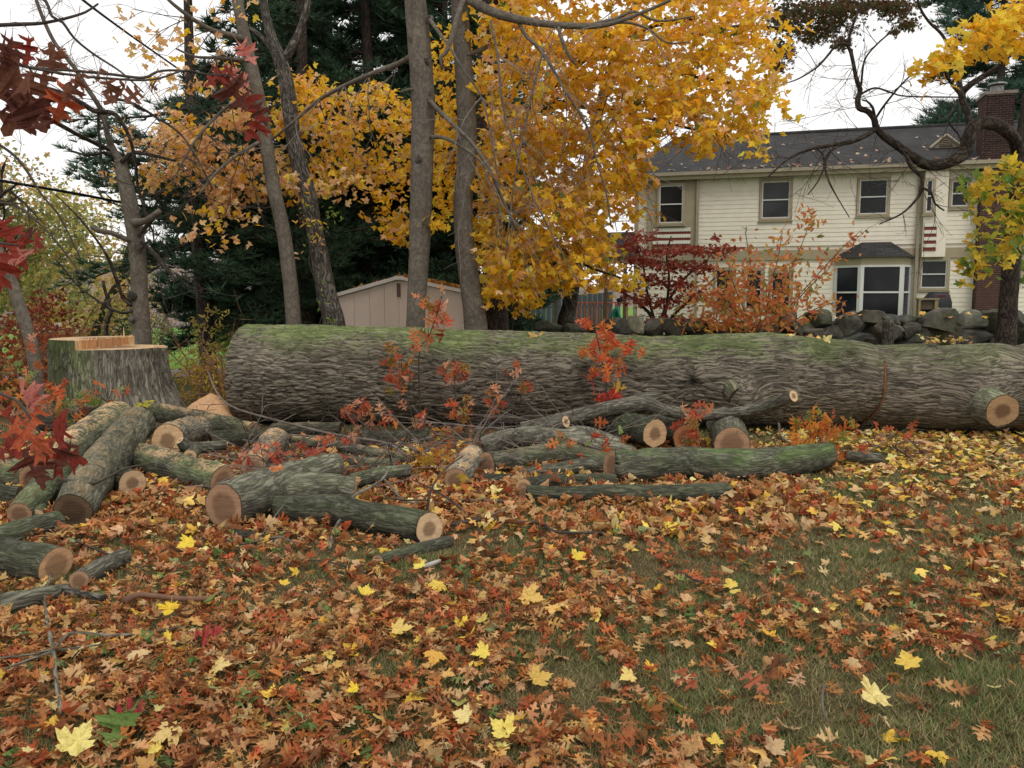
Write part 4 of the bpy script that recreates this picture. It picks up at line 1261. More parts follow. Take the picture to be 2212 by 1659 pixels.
# chimney: bricks one by one
cz1 = hpx(2140, 206, 0.3)[1]
cw = chim_u[1] - chim_u[0]
CV0, CV1 = -0.6, 0.42
chim = part('chimney', Geo().box((chim_u[0] + 0.012, CV0, ZB - 0.3), (chim_u[1] - 0.012, CV1 - 0.012, cz1), hw), M['mortar'], house)
bh, bl = 0.072, 0.212
nrow = int((cz1 - ZB) / bh)
spots = []
for r in range(nrow):
    zz = ZB + r * bh
    off = (r % 2) * bl / 2
    uu = chim_u[0] - off
    while uu < chim_u[1] - 0.02:
        a, b = max(uu, chim_u[0]), min(uu + bl, chim_u[1])
        if b - a > 0.05:
            spots.append((a + 0.006, CV1 - 0.10, zz, b - 0.006, CV1, zz + bh - 0.014))
        uu += bl
    vv = CV1 - 0.106 - (0.1 if r % 2 else 0)
    while vv > CV0 + 0.05:
        spots.append((chim_u[0], max(vv - bl + 0.012, CV0), zz, chim_u[0] + 0.1, vv, zz + bh - 0.014))
        vv -= bl
eye_u = (np.array([0, 0, CAMZ]) - HO).dot(EU)
def bcol(zz):
    soot = float(sst(cz1 - 3.6, cz1 - 1.4, zz)) * 0.6
    c = np.array([1, 1, 1]) * rng.uniform(0.75, 1.25) * (1 - soot)
    return c
frontb = [b for b in spots if b[4] == CV1]
sideb = [b for b in spots if b[4] != CV1]
frontb.sort(key=lambda b: abs(b[2] - (ZE + 0.9)))
for b in frontb[:300]:
    pr = rng.uniform(-0.004, 0.004)
    o = part('brick', Geo().box(b[:3], (b[3], b[4] + pr, b[5]), hw), M['brick'], chim)
    o.color = (*bcol(b[2]), 1)
gb = Geo()
for b in frontb[300:] + sideb:
    gb.box(b[:3], b[3:], hw, np.ones(3))
part('brickwork', gb, M['brick'], chim, kind='stuff')
cap = part('chimney_cap', Geo().box((chim_u[0] - 0.06, CV0 - 0.06, cz1), (chim_u[1] + 0.06, CV1 + 0.06, cz1 + 0.1), hw), M['mortar'], chim)
cmid = (chim_u[0] + chim_u[1]) / 2
part('flue', Geo().tube(hw(np.array([(cmid, -0.1, cz1 + 0.1), (cmid, -0.1, cz1 + 0.35)])), [0.2, 0.2], 14), M['metal'], chim)
part('flue_cap', Geo().tube(hw(np.array([(cmid, -0.1, cz1 + 0.40), (cmid, -0.1, cz1 + 0.45)])), [0.3, 0.28], 14), M['metal'], chim)

# porch roof, posts at the left corner
pz = hpx(1330, 558, 0)[1]
pr0 = (-2.6, 0.05)
rv = [(-2.6, 1.0, pz), (0.1, 1.0, pz), (0.0, -1.6, pz + 1.1), (-1.6, -1.6, pz + 1.1), (-2.6, -4.0, pz), (0.1, -4.0, pz)]
bkp = np.array([(-2.6, 0, 0), (0, 0, 0), (0, 2.8, 0), (-1.6, 2.8, 0), (-2.6, 4, 0), (0, 4, 0)])
porch = part('porch_roof', Geo().add(hw(np.array(rv)), [np.array([(0, 1, 2, 3)]), np.array([(0, 3, 4)]), np.array([(3, 2, 5, 4)]), np.array([(0, 4, 5, 1)])], bkp), M['shingle'], house)
part('porch_beam', Geo().box((-2.5, 0.7, pz - 0.22), (-0.02, 0.9, pz - 0.003), hw), M['dark_wood'] if 'dark_wood' in M else M['trim'], porch)

# ------------------------------------------------------------------ deck with red rail, on the left of the house
M['deck_wood'] = plain('weathered_deck_wood', (0.10, 0.075, 0.055), 0.85, 0.15, 0.3, 5, 0.3)
M['red_rail'] = plain('faded_red_rail_paint', (0.42, 0.10, 0.06), 0.7, 0.2, 0.2, 6, 0.1)
dk0 = hw(np.array([(-2.9, 0.4, 0.0)]))[0]
deck = thing('deck', 'weathered wooden deck with red railing at the corner of the cream house', 'deck', (dk0[0], dk0[1], float(ground(dk0[0], dk0[1]))))
DZ = 0.62
part('platform', Geo().box((-2.9, -3.5, DZ - 0.2), (-0.06, 0.9, DZ), hw), M['deck_wood'], deck)
for q in range(9):
    part('skirt_board', Geo().box((-2.9 + q * 0.315, 0.9, 0.05), (-2.9 + q * 0.315 + 0.30, 0.925, DZ - 0.02), hw), M['deck_wood'], deck)
for uu in (-2.85, -2.35, -0.95, -0.25):
    part('post', Geo().box((uu - 0.06, 0.72, 0.05), (uu + 0.06, 0.86, pz - 0.2), hw), M['deck_wood'], deck)
RZ = hpx(1300, 652, 0.8)[1]
part('top_rail', Geo().box((-2.28, 0.72, RZ - 0.05), (-0.1, 0.86, RZ), hw), M['red_rail'], deck)
part('bottom_rail', Geo().box((-2.28, 0.75, DZ + 0.08), (-0.1, 0.82, DZ + 0.13), hw), M['red_rail'], deck)
for q in range(15):
    uu = -2.2 + q * 0.145
    part('baluster', Geo().box((uu, 0.765, DZ + 0.13), (uu + 0.04, 0.805, RZ - 0.05), hw), M['red_rail'], deck)

# flag hanging from the porch beam
M['flag_red'] = plain('flag_red', (0.42, 0.03, 0.04), 0.8, 0.1, 0.1, 5, 0.05)
M['flag_white'] = plain('flag_white', (0.75, 0.74, 0.72), 0.8, 0.1, 0.05, 5, 0.05)
M['flag_blue'] = plain('flag_blue', (0.03, 0.045, 0.17), 0.8, 0.1, 0.1, 5, 0.05)
fu, fz = hpx(1322, 586, 0.98)
flag = thing('flag', 'small red and white striped flag hanging under the porch roof', 'flag', hw(np.array([(fu, 0.98, fz)]))[0])
for q in range(7):
    part('stripe', Geo().box((fu - 0.13 + q * 0.04, 0.97 + 0.012 * sin(q * 1.3), fz - 0.5), (fu - 0.13 + (q + 1) * 0.04, 0.985 + 0.012 * sin(q * 1.3), fz - (0.22 if q < 3 else 0)), hw), M['flag_red'] if q % 2 == 0 else M['flag_white'], flag)
part('canton', Geo().box((fu - 0.13, 0.972, fz - 0.218), (fu - 0.011, 0.984, fz), hw), M['flag_blue'], flag)
part('rod', Geo().tube(hw(np.array([(fu - 0.16, 0.98, fz + 0.01), (fu + 0.18, 0.98, fz + 0.01)])), [0.01, 0.01], 6), M['metal'], flag)

# ------------------------------------------------------------------ covered grill and small wooden stand by the house
M['cover'] = plain('black_cover_cloth', (0.018, 0.018, 0.021), 0.55, 0.35, 0.3, 4, 0.3)
M['cover_red'] = plain('dull_red_print', (0.12, 0.02, 0.02), 0.7, 0.2, 0.1, 6, 0.05)
u0, z0 = hpx(1990, 690, 1.4); u1, _ = hpx(2057, 640, 1.4); zt_ = hpx(2030, 630, 1.4)[1]
gzf = 0.45
prof = [(0.0, gzf + 0.12), (0.0, zt_ - 0.36), (0.10, zt_ - 0.26), (0.34, zt_ - 0.03), (0.45, zt_), (0.95, zt_ - 0.02), (1.02, zt_ - 0.10), (1.12, zt_ - 0.34), (1.13, zt_ - 0.6), (1.08, gzf + 0.1)]
sc = (u1 - u0) / 1.13
grill = thing('covered_grill', 'barbecue grill under a black fitted cover against the cream house wall', 'grill', hw(np.array([((u0 + u1) / 2, 1.2, gzf)]))[0])
gg = Geo()
rows = []
for v_, sh in ((0.85, 0.94), (0.93, 1.0), (1.2, 1.015), (1.47, 1.0), (1.55, 0.93)):
    rows.append(hw(np.array([(u0 + ((a - 0.56) * sh + 0.56) * sc, v_, gzf + (b - gzf) * (sh if sh < 1 else 1)) for a, b in prof])))
np_ = len(prof)
vv = np.vstack(rows); qq = []
for r in range(4):
    for i in range(np_ - 1):
        qq.append((r * np_ + i, r * np_ + i + 1, (r + 1) * np_ + i + 1, (r + 1) * np_ + i))
gg.add(vv, [np.array(qq), np.array([(0, 1, 2), (0, 2, 3)]) * 0])
cc0 = rows[4].mean(0); nv = len(vv)
gg2 = Geo().add(np.vstack([vv, cc0]), [np.array(qq), np.array([(4 * np_ + i, 4 * np_ + i + 1, nv) for i in range(np_ - 1)])])
part('cover', gg2, M['cover'], grill, True)
part('faded_lettering', Geo().box((u0 + 0.55 * sc, 1.53, zt_ - 0.17), (u0 + 0.86 * sc, 1.556, zt_ - 0.11), hw), M['cover_red'], grill)
for a in (0.2, 1.0):
    part('wheel', Geo().tube(hw(np.array([(u0 + a * sc, 1.30, gzf + 0.08), (u0 + a * sc, 1.36, gzf + 0.08)])), [0.08, 0.08], 12), M['cover'], grill)
stand = thing('wooden_stand', 'small open wooden stand in front of the covered grill', 'table', hw(np.array([(u0 + 0.2, 1.9, gzf)]))[0])
a0 = hpx(1982, 660, 1.9)[0]; a1 = hpx(2022, 660, 1.9)[0]; zs = hpx(2000, 644, 1.9)[1]
M['stand_wood'] = plain('light_tan_wood', (0.26, 0.20, 0.12), 0.8, 0.2, 0.2, 6, 0.2)
part('top', Geo().box((a0 - 0.03, 1.65, zs - 0.05), (a1 + 0.05, 2.1, zs), hw), M['stand_wood'], stand)
for (aa, vv_) in ((a0, 1.7), (a1 - 0.07, 1.7), (a0, 2.0), (a1 - 0.07, 2.0)):
    part('leg', Geo().box((aa, vv_, gzf - 0.1), (aa + (0.1 if aa > a0 else 0.06), vv_ + 0.07, zs - 0.05), hw), M['stand_wood'], stand)
for zz in (zs - 0.36, zs - 0.7):
    part('shelf', Geo().box((a0 + 0.06, 1.72, zz), (a1 - 0.07, 1.99, zz + 0.24), hw), M['deck_wood'], stand)

# patio the grill stands on
tag(link('patio', Geo().box((5.0, 0.70, 0.0), (13.5, 3.4, gzf), hw).mesh('patio', M['asphalt'])), kind='structure')

# ------------------------------------------------------------------ garden shed
SD = 17.0
M['shed_panel'] = plain('beige_shed_panel', (0.68, 0.575, 0.49), 0.65, 0.25, 0.05, 2.5, 0.08)
M['shed_trim'] = plain('pale_shed_trim', (0.72, 0.70, 0.65), 0.6, 0.3, 0.05, 3, 0.05)
sp = [at(696, 650, SD), at(860, 604, SD), at(1036, 640, SD)]
sz0 = float(ground(sp[1][0], SD)) - 0.05
shed = thing('garden_shed', 'low beige panelled garden shed seen between the trunks behind the felled trunk', 'shed', (sp[1][0], SD, sz0))
def gab(x):
    if x < sp[1][0]:
        t = (x - sp[0][0]) / (sp[1][0] - sp[0][0]); return sp[0][2] * (1 - t) + sp[1][2] * t
    t = (x - sp[1][0]) / (sp[2][0] - sp[1][0]); return sp[1][2] * (1 - t) + sp[2][2] * t
edges = [at(p, 680, SD)[0] for p in (696, 732, 765.5, 799, 831, 862, 895, 926, 958, 996, 1036)]
for a, b in zip(edges[:-1], edges[1:]):
    a2, b2 = a + 0.004, b - 0.004
    pts = [(a2, sz0), (b2, sz0), (b2, gab(b2) - 0.01)]
    if a2 < sp[1][0] < b2: pts.append((sp[1][0], sp[1][2] - 0.01))
    pts.append((a2, gab(a2) - 0.01))
    part('wall_panel', Geo().prism(pts, SD, SD + 0.03), M['shed_panel'], shed)
g = Geo()
ol = [(edges[0] + 0.02, sz0), (edges[-1] - 0.02, sz0), (edges[-1] - 0.02, gab(edges[-1] - 0.02) - 0.03), (sp[1][0], sp[1][2] - 0.03), (edges[0] + 0.02, gab(edges[0] + 0.02) - 0.03)]
part('body', Geo().prism(ol, SD + 0.02, SD + 2.6), M['shed_panel'], shed)
for s0, s1 in ((sp[0], sp[1]), (sp[1], sp[2])):
    d = (s1 - s0)
    A, B = s0 - d * (0.06 if s0 is sp[0] else 0), s1 + d * (0.06 if s1 is sp[2] else 0)
    roofq = np.array([A + [0, -0.10, 0.0], B + [0, -0.10, 0.0], B + [0, 2.75, 0.0], A + [0, 2.75, 0.0]])
    vv = np.vstack([roofq, roofq + [0, 0, 0.075]])
    part('roof', Geo().add(vv, np.array([(0, 3, 2, 1), (4, 5, 6, 7), (0, 1, 5, 4), (1, 2, 6, 5), (2, 3, 7, 6), (3, 0, 4, 7)])), M['shed_trim'], shed)
vx0, vx1 = at(857.5, 640, SD)[0], at(866, 640, SD)[0]; vz0, vz1 = at(860, 642, SD)[2], at(860, 612, SD)[2]
vent = part('vent', Geo().box((vx0 - 0.02, SD - 0.02, vz0 - 0.02), (vx1 + 0.02, SD - 0.001, vz1 + 0.02)), M['shed_panel'], shed)
M['vent_dark'] = plain('brown_vent', (0.14, 0.10, 0.08), 0.8, 0.2, 0.1, 6, 0.05)
part('vent_slot', Geo().box((vx0, SD - 0.026, vz0), (vx1, SD - 0.021, vz1)), M['vent_dark'], vent)
pk = at(861, 598, SD - 0.13)
part('ridge_cover', Geo().prism([(pk[0] - 0.13, pk[2] - 0.06), (pk[0] + 0.13, pk[2] - 0.06), (pk[0] + 0.09, pk[2] + 0.02), (pk[0] - 0.09, pk[2] + 0.02)], SD - 0.14, SD - 0.11), M['shed_trim'], shed)
nl = 220
tt = rng.random(nl); PV = sp[1] * (1 - tt)[:, None] + sp[2] * tt[:, None]; PV[:, 1] += rng.uniform(-0.08, 1.5, nl); PV[:, 2] += 0.09 + rng.random(nl) * 0.04
tt = rng.random(14); P2 = sp[0] * (1 - tt)[:, None] + sp[1] * tt[:, None]; P2[:, 1] += rng.uniform(-0.08, 1.0, 14); P2[:, 2] += 0.1
PV = np.vstack([PV, P2])
part('roof_litter', scatter(Geo(), 'maple_s', PV, rot_from(rng.normal(size=(len(PV), 3)) * 0.5 + [0, 0, 1], rng.uniform(0, 6.28, len(PV))), rng.uniform(0.09, 0.14, len(PV)), palette([(0.45, 0.18, 0.04), (0.5, 0.28, 0.08)], len(PV))), M['leaf'], shed, kind='stuff')

# ------------------------------------------------------------------ dry stone wall
def stone_material():
    k = Nodes('mossy_fieldstone')
    tc = k.n('TexCoord').outputs['Object']
    oi = k.n('ObjectInfo')
    n1 = k.noise(tc, 3.5, 5, 0.65)
    c = k.ramp(n1, [(0.3, (0.045, 0.046, 0.040)), (0.5, (0.105, 0.105, 0.09)), (0.75, (0.22, 0.215, 0.185))])
    mo = k.noise(tc, 1.7, 5, 0.7)
    c = k.mix(k.ramp(mo, [(0.46, 0.0), (0.62, 0.7)]), c, (0.06, 0.07, 0.036))
    c = k.mix(k.ramp(k.noise(tc, 20, 3, 0.6), [(0.66, 0.0), (0.72, 0.6)]), c, (0.24, 0.25, 0.21))
    c = k.mix(1.0, c, oi.outputs['Color'], 'MULTIPLY')
    return k.done(k.bsdf(c, 0.9, 0.15, k.math('ADD', n1, k.math('MULTIPLY', k.noise(tc, 30, 4, 0.7), 0.4)), 0.6, 0.03))


M['stone'] = stone_material()


def ico(nsub=3):
    import bmesh
    bm = bmesh.new()
    bmesh.ops.create_icosphere(bm, subdivisions=nsub, radius=1)
    V = np.array([v.co[:] for v in bm.verts]); F = np.array([[v.index for v in f.verts] for f in bm.faces])
    bm.free()
    return V, F


ICO3, ICO2 = ico(3), ico(2)
WD = 18.0
w0, w1 = at(1150, 700, WD), at(2400, 700, WD)
wall_root = thing('stone_wall', 'dry stacked wall of mossy fieldstones between the felled trunk and the house', 'wall', (w0[0] + 4, WD, float(ground(w0[0] + 4, WD))))


def stone(cx, cz, w, h, dep, y=WD, seed=0, sub=ICO3, tint=1.0):
    r = np.random.default_rng(seed + 900)
    V, F = sub
    P = np.sign(V) * np.abs(V) ** 0.58
    P = P / np.abs(P).max(0)
    P = P * (1 + 0.20 * fbm(V * 1.3 + seed * 3.7, 4))[:, None]
    # a few flat split faces
    for _ in range(9):
        d = r.normal(size=3); d /= np.linalg.norm(d)
        k = P @ d; lim = r.uniform(0.58, 0.85)
        P = P - np.maximum(k - lim, 0)[:, None] * d * 0.85
    a = r.uniform(-0.22, 0.22)
    x, zz = P[:, 0] * w / 2, P[:, 2] * h / 2
    W = np.c_[cx + x * cos(a) - zz * sin(a) * 1.0, y + P[:, 1] * dep / 2, cz + x * sin(a) * 0.8 + zz * cos(a)]
    o = part('stone', Geo().add(W, F), M['stone'], wall_root, False)
    t = tint * 0.85 * r.uniform(0.75, 1.25)
    o.color = (t * r.uniform(0.95, 1.12), t, t * r.uniform(0.85, 1.05), 1)


STONES = [(1187, 707, 56, 26, 1), (1240, 716, 50, 24, .8), (1290, 714, 46, 26, .8), (1336, 706, 60, 38, 1.1), (1374, 706, 34, 38, 2.6), (1413, 709, 44, 38, 1.2), (1452, 710, 46, 42, 1.1), (1503, 714, 60, 38, .6), (1552, 716, 50, 34, .6), (1604, 716, 56, 36, .7), (1655, 712, 52, 36, .7),
          (1694, 694, 50, 34, .9), (1768, 688, 48, 34, 1), (1728, 708, 50, 34, .9), (1836, 699, 72, 52, 1), (1874, 686, 58, 28, .9), (1912, 692, 40, 22, .9), (1905, 715, 62, 50, 1), (1792, 716, 48, 34, .8), (1754, 724, 52, 30, .9), (1957, 692, 40, 22, 1), (1962, 714, 36, 30, .9), (1978, 716, 58, 46, .95),
          (2022, 692, 74, 54, 1.15), (2052, 690, 40, 24, .9), (2095, 692, 68, 44, 1.15), (2044, 727, 82, 50, .75), (2106, 729, 70, 48, .7), (2142, 688, 60, 30, .8), (2192, 696, 56, 46, .6), (2140, 712, 46, 44, .6), (2200, 732, 48, 46, .55), (1832, 736, 78, 36, .8), (1884, 742, 56, 32, .8), (1700, 736, 56, 34, .8), (1760, 748, 60, 30, .7), (1960, 748, 60, 30, .6), (1990, 694, 30, 26, .9), (2150, 742, 56, 40, .5), (2250, 700, 60, 50, .7), (2260, 735, 60, 46, .7), (2310, 705, 60, 60, .7)]
for i, (px, py, w, h, t) in enumerate(STONES):
    c = at(px, py, WD)
    stone(c[0], c[2], w / FPX * WD * 1.2, h / FPX * WD * 1.22, rng.uniform(0.45, 0.7), WD + rng.uniform(-0.08, 0.08), i, ICO3, t)
for row, zz in enumerate((0.0, 0.28, 0.52, 0.72)):
    x = w0[0] + 0.2 * row
    while x < w1[0]:
        w = rng.uniform(0.45, 0.85)
        if row == 3 and x < 5.4:
            x += w; continue
        zg = float(ground(x, WD))
        top = at(1500, 720, WD)[2] if x < 5.6 else at(1500, 738, WD)[2]
        stone(x + w / 2, zg + zz + 0.1, w * 1.12, 0.40, 0.75, WD + (0.10 if row < 3 else 0.32) + rng.uniform(-0.05, 0.1), int(x * 50) + row * 1000, ICO2, 0.75)
        x += w * 0.93
# post beside the wall
pp = at(1917, 745, 17.3); pt = at(1918, 691, 17.3)
post = thing('wooden_post', 'short weathered wooden post standing in front of the stone wall', 'post', (pp[0], 17.3, float(ground(pp[0], 17.3))))
part('shaft', Geo().tube(np.array([(pp[0] - 0.02, 17.3, float(ground(pp[0], 17.3)) - 0.1), (pp[0], 17.3, (pp[2] + pt[2]) / 2), (pt[0], 17.3, pt[2])]), [0.13, 0.115, 0.10], 12, 0.05, True, 0.12), M['rough_bark'], post, True)

# ------------------------------------------------------------------ board fence beyond the far lawn
M['fence'] = plain('grey_fence_boards', (0.06, 0.072, 0.085), 0.85, 0.15, 0.2, 4, 0.2)
FD = 46.0
f0, f1 = at(1080, 690, FD)[0], at(1262, 690, FD)[0]
fence = thing('board_fence', 'dark grey board fence at the far side of the green lawn', 'fence', ((f0 + f1) / 2, FD, float(ground(f0, FD))))
x = f0
while x < f1 + 1.5:
    zg = float(ground(x, FD))
    part('board', Geo().box((x, FD, zg - 0.05), (x + 0.27, FD + 0.03, zg + 1.75 + rng.uniform(-0.02, 0.02))), M['fence'], fence)
    x += 0.285
part('rail', Geo().box((f0, FD + 0.03, 1.2), (f1 + 1.5, FD + 0.09, 1.3)), M['fence'], fence)

# ------------------------------------------------------------------ far ranch house beyond the road
M['far_roof'] = plain('tan_brown_roof', (0.27, 0.215, 0.165), 0.9, 0.15, 0.12, 1.5, 0.2)
M['far_wall'] = plain('pale_grey_wall', (0.52, 0.52, 0.53), 0.7, 0.2, 0.08, 2, 0.1)
M['far_brick'] = plain('dull_brick_wall', (0.22, 0.13, 0.10), 0.9, 0.15, 0.2, 3, 0.2)
RD = 55.0
ra, rb_ = at(40, 716, RD), at(200, 716, RD)
rt = at(100, 702, RD + 3)[2]; ez = at(100, 721, RD)[2]
zg = float(ground(ra[0], RD)) - 0.2
ranch = thing('ranch_house', 'low far house with a tan roof seen between the trunks across the road', 'house', ((ra[0] + rb_[0]) / 2, RD, zg))
part('wall', Geo().box((ra[0], RD, zg), (rb_[0], RD + 8, ez)), M['far_brick'], ranch)
wa = at(158, 720, RD)[0]; wb = at(187, 720, RD)[0]
part('pale_wall', Geo().box((wa, RD - 0.06, zg), (wb + 0.2, RD - 0.005, ez - 0.01)), M['far_wall'], ranch)
rr = [(ra[0] - 0.6, RD - 0.6, ez), (rb_[0] + 0.6, RD - 0.6, ez), (rb_[0] + 0.6, RD + 8.6, ez), (ra[0] - 0.6, RD + 8.6, ez), (ra[0] + 2.0, RD + 4, rt + 0.5), (rb_[0] - 1, RD + 4, rt + 0.5)]
part('roof', Geo().add(np.array(rr), [np.array([(0, 1, 5, 4), (2, 3, 4, 5), (0, 3, 2, 1)]), np.array([(1, 2, 5), (3, 0, 4)])]), M['far_roof'], ranch)
wz0, wz1 = at(170, 730, RD)[2], at(170, 722.5, RD)[2]
x0, x1 = at(165, 725, RD)[0], at(186, 725, RD)[0]
fw = part('window', Geo().box((x0 - 0.1, RD - 0.1, wz0 - 0.1), (x1 + 0.1, RD - 0.065, wz1 + 0.08)), M['white_paint'], ranch)
for q in range(2):
    xm = x0 + (x1 - x0) * q / 2
    part('pane', Geo().box((xm + 0.03, RD - 0.125, wz0), (xm + (x1 - x0) / 2 - 0.03, RD - 0.102, wz1)), M['glass'], fw)

# ------------------------------------------------------------------ person working by the deck
def person():
    PD = 26.6
    ft = at(1326, 700, PD); zg = float(ground(ft[0], PD))
    root = thing('person', 'person in a green shirt and dark cap bending forward beside the deck', 'person', (ft[0], PD, zg))
    x, y = ft[0], PD
    hip = at(1318, 694, PD)[2]; neck = at(1330, 663, PD)[2]
    lean = 0.16
    J = {'pel': (x - 0.05, y, hip - 0.02), 'wai': (x - 0.02, y, hip + 0.17), 'che': (x + 0.06, y, neck - 0.12), 'nec': (x + 0.13, y, neck + 0.03), 'hed': (x + 0.17, y - 0.01, neck + 0.12),
         'hl': (x - 0.05, y - 0.10, hip - 0.08), 'hr': (x - 0.05, y + 0.10, hip - 0.08)}
    M['shirt'] = plain('green_shirt_cloth', (0.02, 0.17, 0.13), 0.85, 0.1, 0.15, 8, 0.3)
    M['jeans'] = plain('dark_jeans_cloth', (0.04, 0.045, 0.07), 0.9, 0.1, 0.2, 8, 0.3)
    M['skin'] = plain('brown_skin', (0.16, 0.085, 0.055), 0.6, 0.3, 0.08, 8, 0.05)
    M['black_cloth'] = plain('black_cloth', (0.015, 0.013, 0.013), 0.8, 0.2, 0.2, 8, 0.2)
    # one continuous skinned body: torso, arms, legs, neck, head
    vs, es, rs = [], [], []
    def add(p, r, par=None):
        vs.append(p); rs.append(r)
        if par is not None: es.append((par, len(vs) - 1))
        return len(vs) - 1
    pel = add(J['pel'], 0.15); wai = add(J['wai'], 0.14, pel); che = add(J['che'], 0.20, wai); nec = add(J['nec'], 0.06, che)
    hd = add(J['hed'], 0.085, nec); top = add((J['hed'][0] + 0.02, y - 0.01, J['hed'][2] + 0.13), 0.07, hd)
    hands = []
    for sg in (-1, 1):
        sh = add((x + 0.08, y + sg * 0.19, neck - 0.08), 0.065, che)
        el = add((x + 0.16, y + sg * 0.22, neck - 0.36), 0.05, sh)
        wr = add((x + 0.36, y + sg * 0.12 - 0.02, neck - 0.46), 0.033, el)
        pa = add((x + 0.43, y + sg * 0.10 - 0.02, neck - 0.48), 0.036, wr)
        hands.append((vs[pa], sg))
        for f in range(4):
            f1_ = add((x + 0.48, y + sg * 0.10 - 0.045 + f * 0.018, neck - 0.485 - 0.008 * f), 0.010, pa)
            add((x + 0.50, y + sg * 0.10 - 0.045 + f * 0.018, neck - 0.515 - 0.006 * f), 0.008, f1_)
        add((x + 0.44, y + sg * 0.10 + 0.045 * -sg, neck - 0.455), 0.010, pa)
        h = add((x - 0.05, y + sg * 0.10, hip - 0.10), 0.10, pel)
        kn = add((x + 0.04, y + sg * 0.12, (hip + zg) / 2 + 0.02), 0.07, h)
        an = add((x - 0.06 + 0.12 * (sg > 0), y + sg * 0.13, zg + 0.08), 0.045, kn)
        add((x + 0.10 + 0.12 * (sg > 0), y + sg * 0.14, zg + 0.04), 0.04, an)
    me = bpy.data.meshes.new('body')
    o0 = np.array(root.location)
    me.from_pydata([tuple(np.array(v) - o0) for v in vs], es, [])
    o = link('body', me, root)
    md = o.modifiers.new('skin', 'SKIN')
    for i, r in enumerate(rs):
        me.skin_vertices[0].data[i].radius = (r, r)
    me.skin_vertices[0].data[0].use_root = True
    o.modifiers.new('sub', 'SUBSURF').render_levels = 1
    md.use_smooth_shade = True
    k = Nodes('person_surface')
    tc = k.n('TexCoord').outputs['Object']
    zz = k.n('SeparateXYZ', {0: tc}).outputs
    shirt = k.mix(k.ramp(k.math('SUBTRACT', zz[2], neck + 0.0 - o0[2] - 0.5), [(0.505, 0.0), (0.515, 1.0)]), (0.02, 0.17, 0.13), (0.16, 0.085, 0.055))
    lower = k.mix(k.ramp(k.math('SUBTRACT', zz[2], hip - o0[2] - 0.5), [(0.495, 0.0), (0.505, 1.0)]), (0.04, 0.045, 0.07), shirt)
    arm = k.mix(k.ramp(zz[0], [(0.205, 0.0), (0.215, 1.0)]), lower, (0.16, 0.085, 0.055))
    me.materials.append(k.done(k.bsdf(arm, 0.8, 0.15)))
    hp = np.array(J['hed'])
    V, F = ICO2
    part('cap', Geo().add(np.vstack([V[:, :] * np.array([0.115, 0.10, 0.075]) + hp + np.array([0.01, 0, 0.10])]), F).box((hp[0] + 0.07, y - 0.08, hp[2] + 0.07), (hp[0] + 0.21, y + 0.06, hp[2] + 0.085)), M['black_cloth'], root, True)
    fc = Geo()
    fc.add(ICO2[0] * np.array([0.022, 0.016, 0.03]) + hp + np.array([0.10, 0, 0.0]), ICO2[1])
    for sg in (-1, 1):
        fc.add(ICO2[0] * np.array([0.02, 0.012, 0.03]) + hp + np.array([-0.01, sg * 0.088, 0.0]), ICO2[1])
    part('face', fc, M['skin'], root, True)
    tool = thing('leaf_blower', 'dark hand tool held out in front by the person in green', 'tool', (x + 0.5, y, neck - 0.5))
    part('motor', Geo().add(ICO2[0] * np.array([0.13, 0.09, 0.10]) + np.array([x + 0.46, y, neck - 0.55]), ICO2[1]), M['black_cloth'], tool, True)
    part('nozzle', Geo().tube(np.array([(x + 0.5, y, neck - 0.56), (x + 0.8, y - 0.02, neck - 0.72), (x + 1.0, y - 0.04, neck - 0.80)]), [0.06, 0.045, 0.04], 10), M['black_cloth'], tool, True)
    part('handle', Geo().tube(np.array([(x + 0.38, y, neck - 0.50), (x + 0.44, y, neck - 0.45), (x + 0.54, y, neck - 0.48)]), [0.02, 0.02, 0.02], 8, 0.02), M['black_cloth'], tool, True)


person()

# ------------------------------------------------------------------ trees: helpers
def pxtube(g, pts, seg=10, step=0.08, wob=0.08, seed=0.0, moss=0.0, cap=True, col=None):
    """pts: (px, py, distance, width px) centre line of a stem seen in the photograph"""
    P = np.array([at(a, b, d) for a, b, d, w in pts]); R = np.array([w / FPX * d / 2 for a, b, d, w in pts])
    g.tube(P, R, seg, step, cap, wob, col, True, moss, seed)
    return P, R


def grow(g, p, d, L, r, depth, rr, droop=0.0, tips=None, seg=4, child=(2, 4), spread=0.7, wander=0.22):
    """a branch that forks into thinner ones; tips collects the end points"""
    n = max(3, int(L / 0.16))
    P = [np.array(p, float)]; d = np.array(d, float) / np.linalg.norm(d)
    dirs = [d]
    for i in range(n):
        d = d + rr.normal(size=3) * wander * 0.5 + np.array([0, 0, -droop * 0.25])
        d /= np.linalg.norm(d)
        P.append(P[-1] + d * L / n); dirs.append(d)
    P = np.array(P)
    g.tube(P, np.linspace(r, max(r * 0.35, 0.0028), len(P)), seg if r > 0.012 else 3, None, False)
    if tips is not None:
        tips.append(P[-1])
    if depth > 0:
        for _ in range(int(rr.integers(child[0], child[1] + 1))):
            i = int(rr.integers(max(1, len(P) // 4), len(P)))
            q = dirs[i] + rr.normal(size=3) * spread
            grow(g, P[i], q, L * rr.uniform(0.35, 0.7), r * 0.55, depth - 1, rr, droop, tips, seg, child, spread, wander)
    return P


def tree_root(name, label, base, cat='tree', group=None):
    return thing(name, label, cat, (base[0], base[1], float(ground(base[0], base[1]))), group)


def down(pts, extra_py=60):
    """carry the lowest point of a trunk down into the ground"""
    a, b, d, w = pts[0]
    x = at(a, b, d)
    zg = float(ground(x[0], d))
    py = b
    while at(a, py, d)[2] > zg - 0.1 and py < 1200: py += 4
    return [(a + 1, py, d, w * 1.25)] + pts if py > b + 8 else pts


